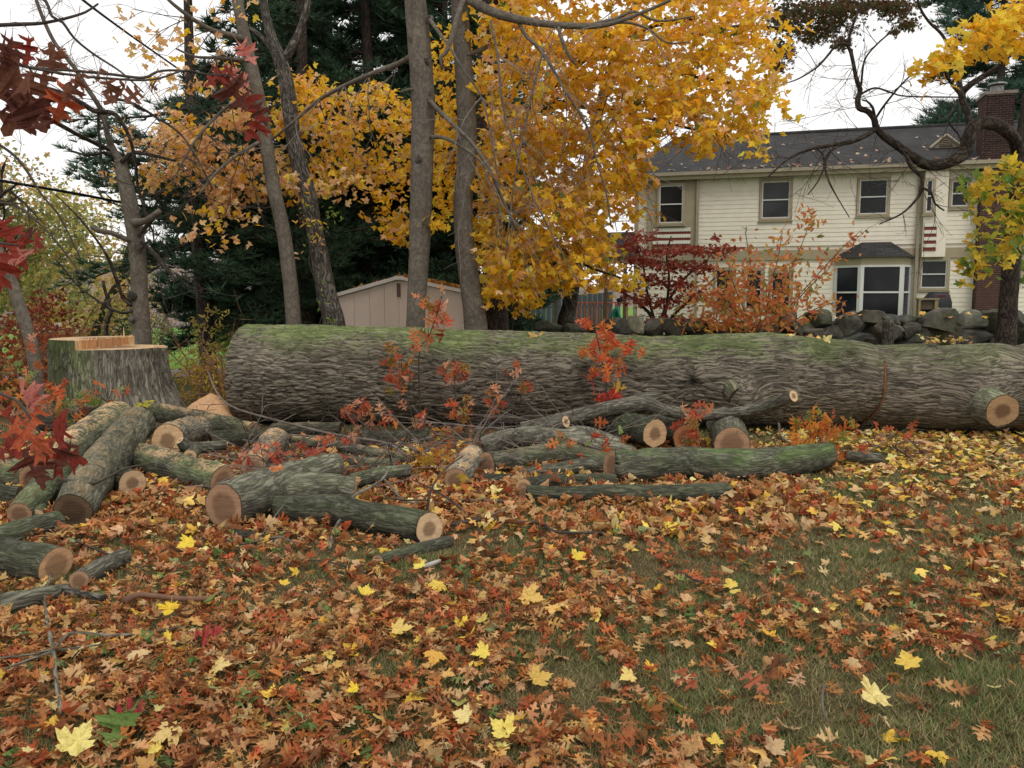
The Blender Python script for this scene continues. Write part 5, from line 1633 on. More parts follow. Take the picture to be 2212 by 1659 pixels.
GOLD = [(0.84, 0.53, 0.035), (0.85, 0.58, 0.05), (0.78, 0.43, 0.03), (0.82, 0.48, 0.035), (0.87, 0.66, 0.08)]
PEACH = [(0.88, 0.58, 0.30), (0.84, 0.51, 0.24), (0.90, 0.63, 0.36), (0.80, 0.46, 0.20), (0.84, 0.54, 0.19)]
REDOAK = [(0.45, 0.085, 0.035), (0.52, 0.13, 0.05), (0.55, 0.19, 0.085), (0.38, 0.06, 0.035), (0.50, 0.22, 0.12)]
GREEN = [(0.16, 0.24, 0.045), (0.22, 0.30, 0.06)]

# T3: straight grey trunk in the middle, golden leaves on its left side
tr = down([(897, 714, 13.2, 40), (903, 600, 13.2, 42), (908, 480, 13.2, 46), (912, 340, 13.2, 48), (914, 220, 13.2, 49), (905, 90, 13.2, 48), (897, 0, 13.2, 44), (890, -150, 13.2, 40), (885, -330, 13.2, 26)])
b3 = at(897, 714, 13.2)
t3 = tree_root('maple_tree', 'straight smooth grey trunk with knots, left of the middle pair behind the felled trunk', b3)
g = Geo(); pxtube(g, tr, 28, 0.04, 0.07, 3.1)
part('trunk', g, M['smooth_bark'], t3, True)
for px, py, w in ((906, 345, 20), (928, 212, 18), (922, 130, 14), (930, 40, 14)):      # branch scars
    c = at(px, py, 13.2 - 0.17); V, F = ICO2
    part('knot', Geo().add(V * np.array([w, 10, w * 1.25]) / FPX * 13 / 2 + c + np.array([0, 0.02, 0]), F, None, (0.9, 0, 0.8)), M['rough_bark'], t3, True)
for bp, dn in (([(922, 212, 13.1, 12), (950, 240, 12.9, 10), (985, 275, 12.7, 9), (1020, 310, 12.6, 8), (1060, 370, 12.5, 7), (1085, 430, 12.5, 6), (1120, 500, 12.5, 4)], 1),
              ([(930, 296, 13.1, 9), (960, 298, 12.8, 8), (1000, 318, 12.6, 7), (1035, 345, 12.5, 5), (1080, 400, 12.4, 4)], 1),
              ([(897, 115, 13.2, 13), (865, 135, 13.4, 12), (800, 160, 13.7, 10), (745, 185, 14.0, 9), (690, 215, 14.3, 8), (640, 258, 14.5, 6), (590, 300, 14.6, 5), (560, 330, 14.7, 4)], 1),
              ([(905, 196, 13.2, 6), (882, 193, 13.0, 5), (866, 198, 12.9, 4)], 0),
              ([(900, 0, 13.2, 22), (889, 60, 13.1, 22), (893, 95, 13.1, 14)], 0),
              ([(925, 38, 13.1, 10), (948, 70, 12.8, 8), (970, 100, 12.6, 6), (1000, 150, 12.5, 5), (1040, 210, 12.5, 4), (1062, 300, 12.4, 4), (1080, 420, 12.4, 3)], 1),
              ([(1000, 0, 12.9, 12), (985, 45, 12.7, 12), (975, 85, 12.6, 11), (962, 115, 12.6, 9), (952, 125, 12.6, 8), (955, 150, 12.6, 6)], 0)):
    g = Geo(); pxtube(g, bp, 7, 0.08, 0.06)
    part('branch', g, M['smooth_bark'], t3, True)
rr = np.random.default_rng(5)
g = Geo()
for px, py in ((985, 275), (1020, 310), (1060, 370), (745, 185), (690, 215), (640, 258), (800, 160), (1035, 345), (1040, 210), (1085, 430), (860, 140)):
    for _ in range(2):
        grow(g, at(px, py, 12.6 if px > 900 else 14.0), (rr.normal() * 0.5 + (0.4 if px > 900 else -0.3), rr.normal() * 0.5, -0.9), rr.uniform(0.7, 1.5), 0.011, 2, rr, 0.25)
part('twigs', g, M['twig'], t3, kind='stuff')
polyL = [(610, 190), (690, 150), (740, 210), (800, 185), (880, 205), (890, 340), (892, 480), (872, 520), (830, 500), (790, 440), (740, 400), (640, 430), (600, 300)]
P, cl = crown_points(polyL, 15.0, 17.2, 300, 10, 0.15, gap=(1.2, -0.08))
foliage(t3, 'maple_s', 'crown', P, droop_normals(len(P)), rng.uniform(0.10, 0.155, len(P)), palette(GOLD + PEACH[:2], len(P)), 150)

# T4: second trunk of the pair
tr = down([(1028, 716, 13.6, 50), (1016, 620, 13.6, 44), (1003, 520, 13.6, 41), (1000, 430, 13.6, 41), (1010, 320, 13.6, 41), (1004, 180, 13.6, 39), (996, 60, 13.6, 36), (990, -60, 13.6, 34), (985, -300, 13.6, 22)])
b4 = at(1028, 716, 13.6)
t4 = tree_root('maple_tree', 'slightly bent grey trunk, right of the middle pair, with a long limb reaching right', b4)
g = Geo(); pxtube(g, tr, 28, 0.04, 0.07, 7.7)
part('trunk', g, M['smooth_bark'], t4, True)
for bp in ([(990, -20, 13.5, 22), (1040, 15, 13.2, 21), (1090, 35, 13.0, 19), (1140, 46, 12.9, 16), (1200, 54, 12.8, 14), (1260, 57, 12.8, 13), (1300, 55, 12.8, 11), (1340, 45, 12.7, 9), (1400, 22, 12.7, 7), (1450, 0, 12.6, 6)],
           [(1115, 38, 13.0, 9), (1135, 75, 12.9, 8), (1165, 105, 12.8, 8), (1195, 150, 12.7, 7), (1220, 195, 12.7, 6), (1250, 240, 12.6, 6), (1275, 290, 12.6, 5), (1290, 350, 12.6, 4), (1310, 420, 12.6, 4), (1320, 490, 12.6, 3)],
           [(1205, 54, 12.8, 9), (1215, 90, 12.7, 8), (1232, 125, 12.7, 6), (1245, 140, 12.7, 5)],
           [(1300, 55, 12.8, 7), (1350, 48, 12.7, 6), (1400, 62, 12.7, 5), (1440, 92, 12.6, 4), (1490, 90, 12.6, 3)],
           [(1260, 57, 12.8, 7), (1330, 40, 12.9, 7), (1370, 25, 12.9, 6), (1420, 45, 13.0, 5), (1500, 35, 13.0, 3)],
           [(1005, 120, 13.5, 10), (1045, 105, 13.6, 9), (1100, 75, 13.9, 7), (1140, 85, 14.1, 5)],
           [(1060, 45, 12.8, 6), (1075, 120, 12.6, 5), (1085, 220, 12.5, 5), (1110, 310, 12.5, 4), (1150, 420, 12.4, 4), (1200, 520, 12.4, 3), (1248, 608, 12.4, 3)],
           [(1175, 100, 12.7, 5), (1150, 200, 12.6, 5), (1128, 300, 12.5, 5), (1110, 400, 12.5, 4), (1100, 480, 12.5, 4), (1092, 560, 12.5, 3)]):
    g = Geo(); pxtube(g, bp, 7, 0.08, 0.06)
    part('branch', g, M['smooth_bark'], t4, True)
rr = np.random.default_rng(6)
g = Geo()
for px, py in ((1140, 46), (1200, 54), (1165, 105), (1220, 195), (1250, 240), (1085, 220), (1110, 310), (1150, 420), (1128, 300), (1110, 400), (1275, 290), (1300, 55), (1400, 62), (1075, 120), (1060, 180), (1150, 200)):
    for _ in range(2):
        grow(g, at(px, py, 12.6), (rr.normal() * 0.7 + 0.2, rr.normal() * 0.5, -0.6), rr.uniform(0.7, 1.5), 0.008, 2, rr, 0.2)
part('twigs', g, M['twig'], t4, kind='stuff')
P, cl = crown_points([(930, 60), (985, 40), (1000, 300), (985, 470), (940, 480), (930, 300)], 14.0, 16, 60, 10, 0.15)
P2, _ = crown_points([(880, 490), (940, 470), (960, 510), (900, 530)], 13.0, 14, 8, 8, 0.1)
P = np.vstack([P, P2])
foliage(t4, 'maple_s', 'crown', P, droop_normals(len(P)), rng.uniform(0.10, 0.15, len(P)), palette(GOLD, len(P)), 60)

# T5: the big golden maple
b5 = at(1072, 700, 18.5)
t5 = tree_root('golden_maple', 'big golden leaved maple hanging over the middle of the yard', b5)
g = Geo(); pxtube(g, down([(1072, 700, 18.5, 52), (1066, 560, 18.5, 46), (1058, 420, 18.5, 44), (1052, 250, 18.5, 40), (1048, 120, 18.4, 34), (1050, 0, 18.3, 28), (1060, -160, 18, 20)]), 18, 0.1, 0.1, 1.7)
part('trunk', g, M['dark_bark'], t5, True)
for bp in ([(1058, 300, 18.4, 26), (1100, 265, 18, 24), (1160, 215, 17.4, 22), (1215, 165, 16.6, 17), (1290, 110, 15.8, 13), (1400, 60, 15, 9), (1500, 40, 14.5, 6)],
           [(1160, 215, 17.4, 14), (1260, 230, 16.4, 11), (1380, 250, 15.6, 8), (1500, 280, 15, 5), (1600, 300, 14.6, 3)],
           [(1055, 420, 18.4, 18), (1110, 450, 17.6, 14), (1180, 510, 16.6, 10), (1260, 570, 15.4, 6), (1340, 600, 14.6, 4)],
           [(1215, 165, 16.6, 12), (1330, 170, 15.8, 9), (1450, 160, 15.2, 7), (1580, 180, 14.6, 4)],
           [(1050, 60, 18.3, 18), (1130, -10, 17, 13), (1250, -60, 16, 10), (1400, -90, 15, 8), (1560, -60, 14.4, 5)]):
    g = Geo(); pxtube(g, bp, 8, 0.12, 0.08)
    part('branch', g, M['dark_bark'], t5, True)
polyY = [(1030, -70), (1300, -110), (1660, -80), (1668, 0), (1655, 40), (1640, 75), (1668, 95), (1655, 140), (1680, 170), (1672, 220), (1650, 250), (1640, 300), (1660, 335), (1625, 330), (1600, 300), (1555, 300), (1532, 345), (1500, 320), (1440, 290), (1402, 320), (1385, 350), (1400, 385), (1392, 420), (1415, 460), (1385, 490), (1330, 450), (1300, 470), (1320, 530), (1300, 560), (1345, 570), (1378, 610), (1350, 628), (1290, 600), (1272, 632), (1235, 645), (1180, 622), (1150, 640), (1128, 690), (1085, 660), (1050, 655), (1038, 560), (1042, 400), (1050, 250)]
P, cl = crown_points(polyY, 13.2, 16.8, 1400, 11, 0.15, gap=(1.0, -0.26))
C = palette(GOLD, len(P))
tw = rng.normal(size=cl.max() + 1)[cl]
C *= (1 + 0.10 * tw)[:, None]
low = sst(560, 660, (CY - (P[:, 2] - CAMZ) / P[:, 1] * FPX - 0)[:] - 180 + 0 * C[:, 0])
pk_ = rng.random(len(P)) < 0.22
C[pk_] = palette(PEACH, int(pk_.sum()))
gn = rng.random(len(P)) < 0.012
C[gn] = palette(GREEN, int(gn.sum()))
foliage(t5, 'maple_s', 'crown', P, droop_normals(len(P)), rng.uniform(0.105, 0.165, len(P)), C, 300)
rr = np.random.default_rng(9); g = Geo()
for _ in range(70):
    q = P[int(rr.integers(len(P)))]
    grow(g, q + np.array([0, 0.1, 0.3]), (rr.normal() * 0.5, rr.normal() * 0.4, -0.6), rr.uniform(0.6, 1.4), 0.009, 1, rr, 0.2)
part('twigs', g, M['dark_twig'], t5, kind='stuff')

# T1: slim leaning trunk, with the peach coloured leaves
b1 = at(638, 704, 14.2)
t1 = tree_root('maple_tree', 'slim leaning grey trunk with pale peach coloured leaves on its left side', b1)
g = Geo(); pxtube(g, down([(634, 705, 14.2, 33), (626, 600, 14.2, 31), (612, 500, 14.2, 30), (590, 400, 14.2, 29), (574, 300, 14.2, 28), (556, 200, 14.2, 27), (535, 110, 14.2, 26), (512, 0, 14.2, 22), (480, -160, 14.2, 16)]), 20, 0.05, 0.07, 4.4)
part('trunk', g, M['smooth_bark'], t1, True)
for bp in ([(530, 85, 14.1, 13), (500, 76, 14.0, 12), (460, 66, 13.9, 11), (415, 40, 13.7, 9), (370, 5, 13.5, 7), (340, -25, 13.4, 6)],
           [(556, 200, 14.2, 9), (500, 225, 14.0, 8), (440, 280, 13.7, 6), (400, 340, 13.5, 5), (370, 400, 13.4, 3)],
           [(574, 300, 14.2, 9), (520, 330, 13.9, 7), (470, 370, 13.6, 6), (430, 420, 13.4, 4)],
           [(540, 130, 14.1, 8), (470, 125, 14.1, 7), (420, 122, 14.2, 5), (380, 105, 14.2, 4)]):
    g = Geo(); pxtube(g, bp, 7, 0.08, 0.06)
    part('branch', g, M['smooth_bark'], t1, True)
rr = np.random.default_rng(15); g = Geo()
for px, py in ((500, 225), (440, 280), (400, 340), (470, 370), (430, 420), (415, 40), (460, 66), (520, 330), (470, 125)):
    for _ in range(3):
        grow(g, at(px, py, 13.8), (rr.normal() * 0.7 - 0.2, rr.normal() * 0.5, -0.4), rr.uniform(0.6, 1.3), 0.011, 2, rr, 0.1)
part('twigs', g, M['dark_twig'], t1, kind='stuff')
polyP = [(380, 190), (450, 170), (480, 120), (520, 180), (560, 270), (580, 340), (640, 390), (740, 380), (795, 405), (740, 440), (640, 425), (560, 440), (515, 500), (470, 480), (420, 470), (370, 430), (330, 400), (318, 330), (350, 290)]
P, _ = crown_points(polyP, 14.35, 15.4, 250, 9, 0.14, gap=(1.2, -0.14))
extra = []
for px, py, n in ((345, 95, 9), (325, 140, 7), (280, 75, 8), (300, 105, 4), (290, 38, 7), (310, 70, 5), (355, 165, 10), (395, 95, 10), (418, 90, 8), (470, 85, 4), (390, 150, 8), (475, 25, 6), (450, 200, 8), (260, 290, 5), (270, 375, 5), (285, 300, 6), (250, 380, 5), (430, 480, 9), (470, 500, 10), (505, 520, 8), (405, 500, 8), (545, 480, 4), (535, 25, 7), (410, 8, 6)):
    extra.append(at(px, py, 13.6) + rng.normal(size=(n, 3)) * 0.12)
P = np.vstack([P] + extra)
C = palette(PEACH, len(P)); yl = rng.random(len(P)) < 0.2; C[yl] = palette(GOLD, int(yl.sum()))
foliage(t1, 'maple_s', 'crown', P, droop_normals(len(P)), rng.uniform(0.10, 0.15, len(P)), C, 150)

# T2: rough dark trunk that forks high up
b2 = at(724, 706, 14.8)
t2 = tree_root('rough_barked_tree', 'crooked trunk with rough flaking bark forking high up beside the shed', b2)
g = Geo()
pxtube(g, down([(722, 707, 14.8, 50), (706, 640, 14.8, 42), (692, 560, 14.8, 38), (676, 480, 14.8, 36), (660, 400, 14.8, 35), (642, 340, 14.8, 33), (630, 270, 14.8, 32), (620, 190, 14.8, 31), (606, 130, 14.8, 30), (590, 90, 14.8, 22), (574, 30, 14.8, 18), (560, -60, 14.8, 15)]), 20, 0.05, 0.12, 8.2)
part('trunk', g, M['rough_bark'], t2, True)
for bp in ([(612, 130, 14.8, 22), (628, 105, 14.8, 18), (645, 70, 14.8, 15), (662, 20, 14.8, 13), (675, -60, 14.8, 10)],
           [(596, 125, 14.8, 12), (580, 95, 14.9, 11), (560, 75, 15, 9), (540, 60, 15.1, 7)]):
    g = Geo(); pxtube(g, bp, 10, 0.08, 0.08)
    part('limb', g, M['rough_bark'], t2, True)
g = Geo(); rr = np.random.default_rng(22)
vine = np.array([at(690 - 20 * t + 12 * sin(9 * t), 700 - 260 * t, 14.8 - 0.3) for t in np.linspace(0, 1, 16)])
g.tube(vine, np.full(16, 0.008), 4)
part('vine_stem', g, M['dark_twig'], t2)
VP, VC = [], []
for px, py, n, cols in ((672, 480, 16, GOLD), (685, 500, 14, GREEN), (706, 462, 9, GREEN), (720, 470, 8, GREEN), (732, 478, 6, GREEN), (692, 520, 10, PEACH), (664, 455, 10, GREEN), (656, 430, 6, GOLD), (688, 600, 4, GREEN), (700, 650, 8, GREEN), (712, 690, 8, GREEN), (640, 545, 6, PEACH), (655, 470, 8, PEACH)):
    VP.append(at(px, py, 14.4) + rng.normal(size=(n, 3)) * np.array([0.09, 0.08, 0.09])); VC.append(palette(cols, n))
VP, VC = np.vstack(VP), np.vstack(VC)
foliage(t2, 'lance', 'crown', VP, droop_normals(len(VP)), rng.uniform(0.08, 0.12, len(VP)), VC, 40, 'vine_leaves')

# T6: pruned young trunk behind the stump, limbs reaching up and left
b6 = at(306, 752, 12.9)
t6 = tree_root('pruned_tree', 'pruned trunk with stubs and bare limbs standing right behind the stump', b6)
g = Geo(); pxtube(g, down([(307, 752, 12.9, 40), (303, 680, 12.9, 37), (300, 600, 12.9, 35), (294, 520, 12.9, 34), (283, 450, 12.9, 33), (268, 385, 12.9, 30), (260, 345, 12.9, 24)]), 20, 0.05, 0.12, 2.9)
part('trunk', g, M['smooth_bark'], t6, True)
for bp in ([(262, 350, 12.9, 17), (243, 320, 12.9, 14), (232, 290, 12.8, 12), (221, 245, 12.8, 11), (205, 215, 12.7, 10), (188, 190, 12.7, 10), (160, 145, 12.6, 9), (120, 95, 12.5, 8), (95, 45, 12.4, 8), (75, -10, 12.3, 7)],
           [(330, 500, 12.8, 4), (318, 470, 12.85, 5), (298, 402, 12.9, 6), (292, 350, 12.8, 7), (279, 295, 12.7, 7), (252, 250, 12.6, 9), (232, 242, 12.6, 10), (205, 240, 12.5, 11), (150, 208, 12.3, 11), (100, 190, 12.1, 8), (60, 182, 12.0, 7)],
           [(284, 480, 12.9, 20), (300, 480, 12.7, 16), (320, 474, 12.5, 14), (345, 455, 12.4, 11)],
           [(290, 523, 12.9, 13), (268, 515, 12.7, 12), (240, 503, 12.5, 11), (212, 498, 12.4, 12), (198, 490, 12.3, 9)],
           [(305, 525, 12.85, 9), (330, 545, 12.7, 10), (350, 570, 12.6, 11), (365, 585, 12.5, 8), (380, 610, 12.4, 5)],
           [(285, 660, 12.8, 10), (265, 640, 12.7, 9), (250, 600, 12.6, 8), (235, 560, 12.5, 7), (210, 520, 12.4, 5), (170, 470, 12.3, 4), (120, 420, 12.2, 3)],
           [(300, 510, 12.8, 7), (312, 495, 12.7, 6), (330, 475, 12.6, 5), (345, 440, 12.5, 3)],
           [(255, 345, 12.9, 6), (230, 330, 12.9, 6), (190, 335, 12.9, 5), (150, 325, 12.9, 4)],
           [(290, 670, 12.8, 7), (262, 676, 12.7, 6), (220, 655, 12.6, 5), (170, 618, 12.5, 4), (120, 560, 12.4, 3)],
           [(262, 350, 12.8, 9), (290, 330, 12.9, 8), (340, 338, 13, 7), (380, 348, 13.1, 5)],
           [(236, 275, 12.8, 6), (214, 240, 12.9, 6), (214, 300, 12.9, 5), (222, 360, 12.8, 4), (232, 400, 12.8, 3)],
           [(232, 220, 12.7, 5), (255, 215, 12.6, 6), (290, 225, 12.5, 6), (340, 255, 12.5, 5), (390, 290, 12.4, 4), (430, 350, 12.3, 4), (460, 410, 12.3, 3)]):
    g = Geo(); pxtube(g, bp, 8, 0.06, 0.10)
    part('branch', g, M['dark_bark'] if bp[0][3] < 12 else M['smooth_bark'], t6, True)
g = Geo(); rr = np.random.default_rng(31)
for px, py in ((188, 190), (120, 95), (205, 215), (95, 45), (150, 208), (279, 295), (298, 402), (235, 560), (170, 470), (290, 225), (340, 255), (232, 290), (220, 655), (350, 570)):
    for _ in range(2):
        grow(g, at(px, py, 12.6), (rr.normal() * 0.8, rr.normal() * 0.5, rr.normal() * 0.6), rr.uniform(0.4, 1.1), 0.008, 2, rr, 0.0)
part('twigs', g, M['dark_twig'], t6, kind='stuff')
for px, py, w in ((282, 640, 20), (280, 690, 16), (297, 535, 14)):
    c = at(px + 4, py, 12.75); V, F = ICO2
    part('burl', Geo().add(V * (1 + 0.25 * noise3(V * 2 + px))[:, None] * w / FPX * 12.9 / 2.0 + c, F, None, (0.9, 0, 0.8)), M['rough_bark'], t6, True)
# bundle of thin limbs crossing the upper left sky, from the next tree out of frame on the left
b7 = at(80, 842, 10.3)
t7 = tree_root('leaning_tree', 'bare smooth trunk leaning left at the left edge in front of the stump', b7)
g = Geo(); pxtube(g, [(86, 900, 10.3, 30), (82, 845, 10.3, 28), (74, 780, 10.3, 27), (62, 720, 10.3, 26), (45, 670, 10.3, 26), (25, 610, 10.3, 25), (5, 560, 10.3, 24), (-60, 440, 10.3, 22), (-130, 250, 10.3, 18), (-160, 60, 10.3, 12)], 18, 0.05, 0.08, 5.2)
part('trunk', g, M['smooth_bark'], t7, True)
for bp in ([(-150, 120, 10.3, 9), (-60, 58, 10.4, 8), (0, 54, 10.5, 8), (50, 52, 10.6, 8), (90, 50, 10.7, 7), (140, 40, 10.8, 6), (185, 26, 10.9, 5), (212, 8, 11, 4)],
           [(-140, 230, 10.3, 8), (-60, 155, 10.3, 7), (0, 130, 10.3, 7), (60, 145, 10.3, 6), (150, 152, 10.4, 6), (235, 160, 10.5, 6), (310, 168, 10.6, 6), (340, 155, 10.7, 5), (380, 152, 10.8, 5), (440, 158, 10.9, 3)],
           [(-150, 60, 10.3, 9), (-40, -60, 10.4, 8), (85, -10, 10.6, 7), (112, 35, 10.6, 6), (135, 48, 10.6, 6), (160, 82, 10.7, 5), (200, 115, 10.8, 5), (262, 156, 10.9, 4), (310, 200, 11, 3)],
           [(-20, 300, 10.3, 6), (40, 345, 10.3, 6), (90, 420, 10.2, 5), (130, 470, 10.2, 4), (175, 560, 10.2, 3)],
           [(-60, 440, 10.3, 6), (20, 440, 10.2, 5), (70, 470, 10.1, 5), (120, 520, 10, 4), (180, 600, 10, 3)]):
    g = Geo(); pxtube(g, bp, 7, 0.06, 0.10)
    part('branch', g, M['dark_twig'], t7, True)
g = Geo(); rr = np.random.default_rng(37)
for px, py in ((50, 52), (140, 40), (150, 152), (235, 160), (310, 168), (160, 82), (200, 115), (40, 345), (90, 420), (70, 470)):
    for _ in range(2):
        grow(g, at(px, py, 10.5), (rr.normal(), rr.normal() * 0.5, rr.normal() * 0.8), rr.uniform(0.25, 0.7), 0.005, 2, rr, 0.0)
part('twigs', g, M['dark_twig'], t7, kind='stuff')

# T10: crooked tree at the right with a huge arching limb
b10 = at(2178, 745, 15.0)
t10 = tree_root('crooked_tree', 'dark crooked tree at the right with a thick arching limb and yellow green leaves', b10)
g = Geo(); pxtube(g, down([(2172, 745, 15, 42), (2176, 690, 15, 38), (2181, 620, 15, 36), (2188, 530, 15, 36), (2196, 440, 15, 34), (2202, 370, 15, 36), (2203, 320, 15, 30), (2208, 270, 15, 16), (2215, 200, 15, 12)]), 22, 0.05, 0.08, 6.6)
part('trunk', g, M['dark_bark'], t10, True)
LIMB = [(2200, 330, 15, 26), (2190, 300, 14.8, 26), (2172, 281, 14.6, 26), (2150, 268, 14.5, 27), (2126, 265, 14.4, 28), (2104, 275, 14.3, 28), (2092, 300, 14.2, 28), (2086, 326, 14.2, 28), (2066, 343, 14.1, 26), (2030, 355, 14.1, 24), (2000, 355, 14.0, 22), (1972, 338, 14.0, 20), (1940, 315, 14.0, 17), (1912, 296, 14.0, 16), (1893, 276, 14.0, 14), (1888, 256, 14.0, 13), (1874, 240, 14.0, 12), (1856, 233, 14.0, 12), (1853, 214, 14.0, 11), (1858, 195, 14.0, 10), (1850, 170, 14.0, 9), (1844, 140, 14.0, 8), (1838, 112, 14.0, 8), (1832, 95, 14.0, 7), (1842, 55, 14.0, 6), (1858, 15, 14.0, 5), (1870, -30, 14.0, 4)]
g = Geo(); pxtube(g, LIMB, 14, 0.04, 0.10, 9.9)
part('limb', g, M['dark_bark'], t10, True)
for bp in ([(1893, 278, 14, 11), (1870, 293, 13.9, 10), (1838, 306, 13.9, 10), (1787, 315, 13.8, 8), (1749, 323, 13.8, 6), (1705, 342, 13.7, 5), (1659, 382, 13.7, 3)],
           [(1956, 330, 14, 10), (1966, 355, 13.9, 10), (1978, 370, 13.8, 9), (1992, 382, 13.8, 9), (1990, 405, 13.7, 8), (1984, 425, 13.7, 6), (1950, 460, 13.6, 4), (1900, 484, 13.5, 3)],
           [(2098, 276, 14.3, 16), (2090, 240, 14.5, 15), (2079, 215, 14.6, 14), (2074, 190, 14.7, 12), (2070, 150, 14.9, 9), (2066, 100, 15, 6)],
           [(2076, 202, 14.7, 14), (2100, 180, 14.6, 13), (2133, 160, 14.5, 12), (2160, 140, 14.4, 10), (2190, 112, 14.3, 9), (2235, 80, 14.2, 7)],
           [(2082, 215, 14.6, 7), (2055, 180, 14.5, 6), (2038, 150, 14.4, 7), (2020, 130, 14.4, 5), (1995, 135, 14.4, 3)],
           [(1765, 320, 13.8, 5), (1778, 335, 13.7, 4), (1780, 360, 13.7, 4), (1765, 395, 13.6, 3), (1745, 420, 13.6, 2)],
           [(1838, 306, 13.9, 6), (1800, 322, 13.8, 5), (1783, 350, 13.8, 5), (1788, 385, 13.7, 4), (1805, 420, 13.7, 3), (1835, 470, 13.6, 2)],
           [(1838, 97, 14, 5), (1810, 95, 13.9, 5), (1788, 120, 13.9, 5), (1765, 145, 13.8, 4), (1725, 170, 13.8, 3), (1690, 182, 13.8, 2)],
           [(1856, 205, 14, 5), (1890, 190, 13.9, 4), (1925, 200, 13.9, 4), (1960, 208, 13.8, 3), (2075, 210, 14.3, 3)],
           [(1890, 258, 14, 5), (1912, 225, 13.9, 5), (1945, 185, 13.9, 4), (1970, 160, 13.8, 3)],
           [(1890, 255, 14, 6), (1885, 232, 13.9, 6), (1872, 218, 13.9, 4), (1862, 216, 13.9, 3)],
           [(1860, 185, 14, 5), (1868, 130, 13.9, 4), (1895, 95, 13.9, 4), (1930, 65, 13.8, 3)],
           [(2068, 215, 14.6, 5), (2050, 260, 14.4, 4), (2070, 290, 14.3, 4), (2080, 315, 14.2, 3)],
           [(1990, 405, 13.7, 6), (2010, 415, 13.6, 5), (2020, 440, 13.6, 4), (2040, 455, 13.5, 3)],
           [(2060, 120, 14.6, 6), (2035, 75, 14.5, 6), (2005, 45, 14.4, 5), (1985, 10, 14.3, 5), (1980, -30, 14.3, 4)]):
    g = Geo(); pxtube(g, bp, 8, 0.05, 0.10)
    part('branch', g, M['dark_bark'], t10, True)
g = Geo(); rr = np.random.default_rng(41)
for px, py in ((1870, 293), (1787, 315), (1749, 323), (1705, 342), (1966, 355), (1990, 405), (1950, 460), (1780, 360), (1783, 350), (1788, 120), (1765, 145), (1925, 200), (1912, 225), (1945, 185), (1853, 214), (1850, 170), (1844, 140), (1895, 95), (2050, 260), (1972, 338), (2030, 345), (1940, 315), (2020, 440), (2079, 215), (2074, 190), (1885, 232)):
    for _ in range(2):
        grow(g, at(px, py, 13.9), (rr.normal() * 0.9 - 0.2, rr.normal() * 0.5, rr.normal() * 0.7 - (0.4 if py > 300 else -0.1)), rr.uniform(0.4, 1.1), 0.008, 2, rr, 0.05, spread=0.6)
part('twigs', g, M['dark_twig'], t10, kind='stuff')
polyU = [(2020, 138), (2060, 85), (2085, 70), (2128, 28), (2180, 30), (2240, 0), (2290, 40), (2270, 110), (2205, 108), (2160, 118), (2145, 128), (2090, 135), (2056, 155)]
polyD = [(2028, 592), (2060, 560), (2048, 545), (2095, 515), (2108, 470), (2088, 425), (2112, 400), (2140, 350), (2190, 342), (2300, 340), (2300, 480), (2205, 500), (2195, 540), (2150, 560), (2135, 605), (2110, 590), (2070, 598)]
Pu, _ = crown_points(polyU, 12.2, 13.6, 52, 9, 0.12)
Pu2 = np.vstack([at(px, py, 13.2) + rng.normal(size=(n, 3)) * 0.09 for px, py, n in ((1978, 145, 7), (2000, 140, 6), (1985, 165, 5), (2030, 145, 8), (2055, 175, 5), (2210, 12, 6), (2160, 8, 6), (1690, 40, 5), (1700, 75, 4), (1735, 55, 4), (1690, 105, 3), (1695, 240, 5), (1725, 245, 2))])
Pd, _ = crown_points(polyD, 12.0, 13.6, 62, 8, 0.12)
P = np.vstack([Pu, Pu2, Pd])
C = np.vstack([palette(GOLD, len(Pu) + len(Pu2)), palette([(0.72, 0.52, 0.05), (0.66, 0.44, 0.05), (0.45, 0.45, 0.06), (0.22, 0.32, 0.05), (0.13, 0.23, 0.05), (0.70, 0.50, 0.08)], len(Pd), p=[.25, .2, .18, .15, .07, .15])])
foliage(t10, 'maple_s', 'crown', P, droop_normals(len(P)), rng.uniform(0.12, 0.18, len(P)), C, 300)
# far right foliage behind the trunk
PR, _ = crown_points([(2195, 480), (2300, 470), (2300, 640), (2200, 600)], 15.5, 17, 24, 9, 0.15)
part('rear_foliage', scatter(Geo(), 'maple_s', PR, rot_from(droop_normals(len(PR)), rng.uniform(0, 6, len(PR))), rng.uniform(0.12, 0.17, len(PR)), palette(GREEN, len(PR))), M['crown'], t10, kind='stuff')

# dark oak twigs with small russet green leaves high at the right
b11 = at(1222, 700, 24.0)
t11 = tree_root('pin_oak', 'dark trunked pin oak beside the deck whose small russet leaves show at the top right', b11)
g = Geo(); pxtube(g, down([(1222, 700, 24, 36), (1230, 660, 24, 32), (1240, 600, 24, 29), (1252, 500, 24.2, 27), (1272, 350, 24.6, 24), (1310, 180, 25.2, 21), (1370, 20, 25.8, 17), (1450, -160, 26, 11)]), 14, 0.12, 0.1)
part('trunk', g, M['dark_bark'], t11, True)
for bp in ([(1345, 100, 25.5, 14), (1500, 75, 25.6, 12), (1580, 60, 25.5, 11), (1660, 60, 24.5, 8), (1740, 70, 24, 6), (1790, 60, 23.6, 4)],
           [(1380, 0, 25.8, 13), (1500, -30, 25.6, 12), (1620, -30, 25, 10), (1760, -20, 24, 8), (1860, 10, 23.4, 6), (1960, 30, 23, 4)],
           [(1580, 60, 25.5, 8), (1650, 110, 24.6, 6), (1690, 140, 24.2, 4)]):
    g = Geo(); pxtube(g, bp, 6, 0.15, 0.08)
    part('branch', g, M['dark_bark'], t11, True)
PO, CO_ = [], []
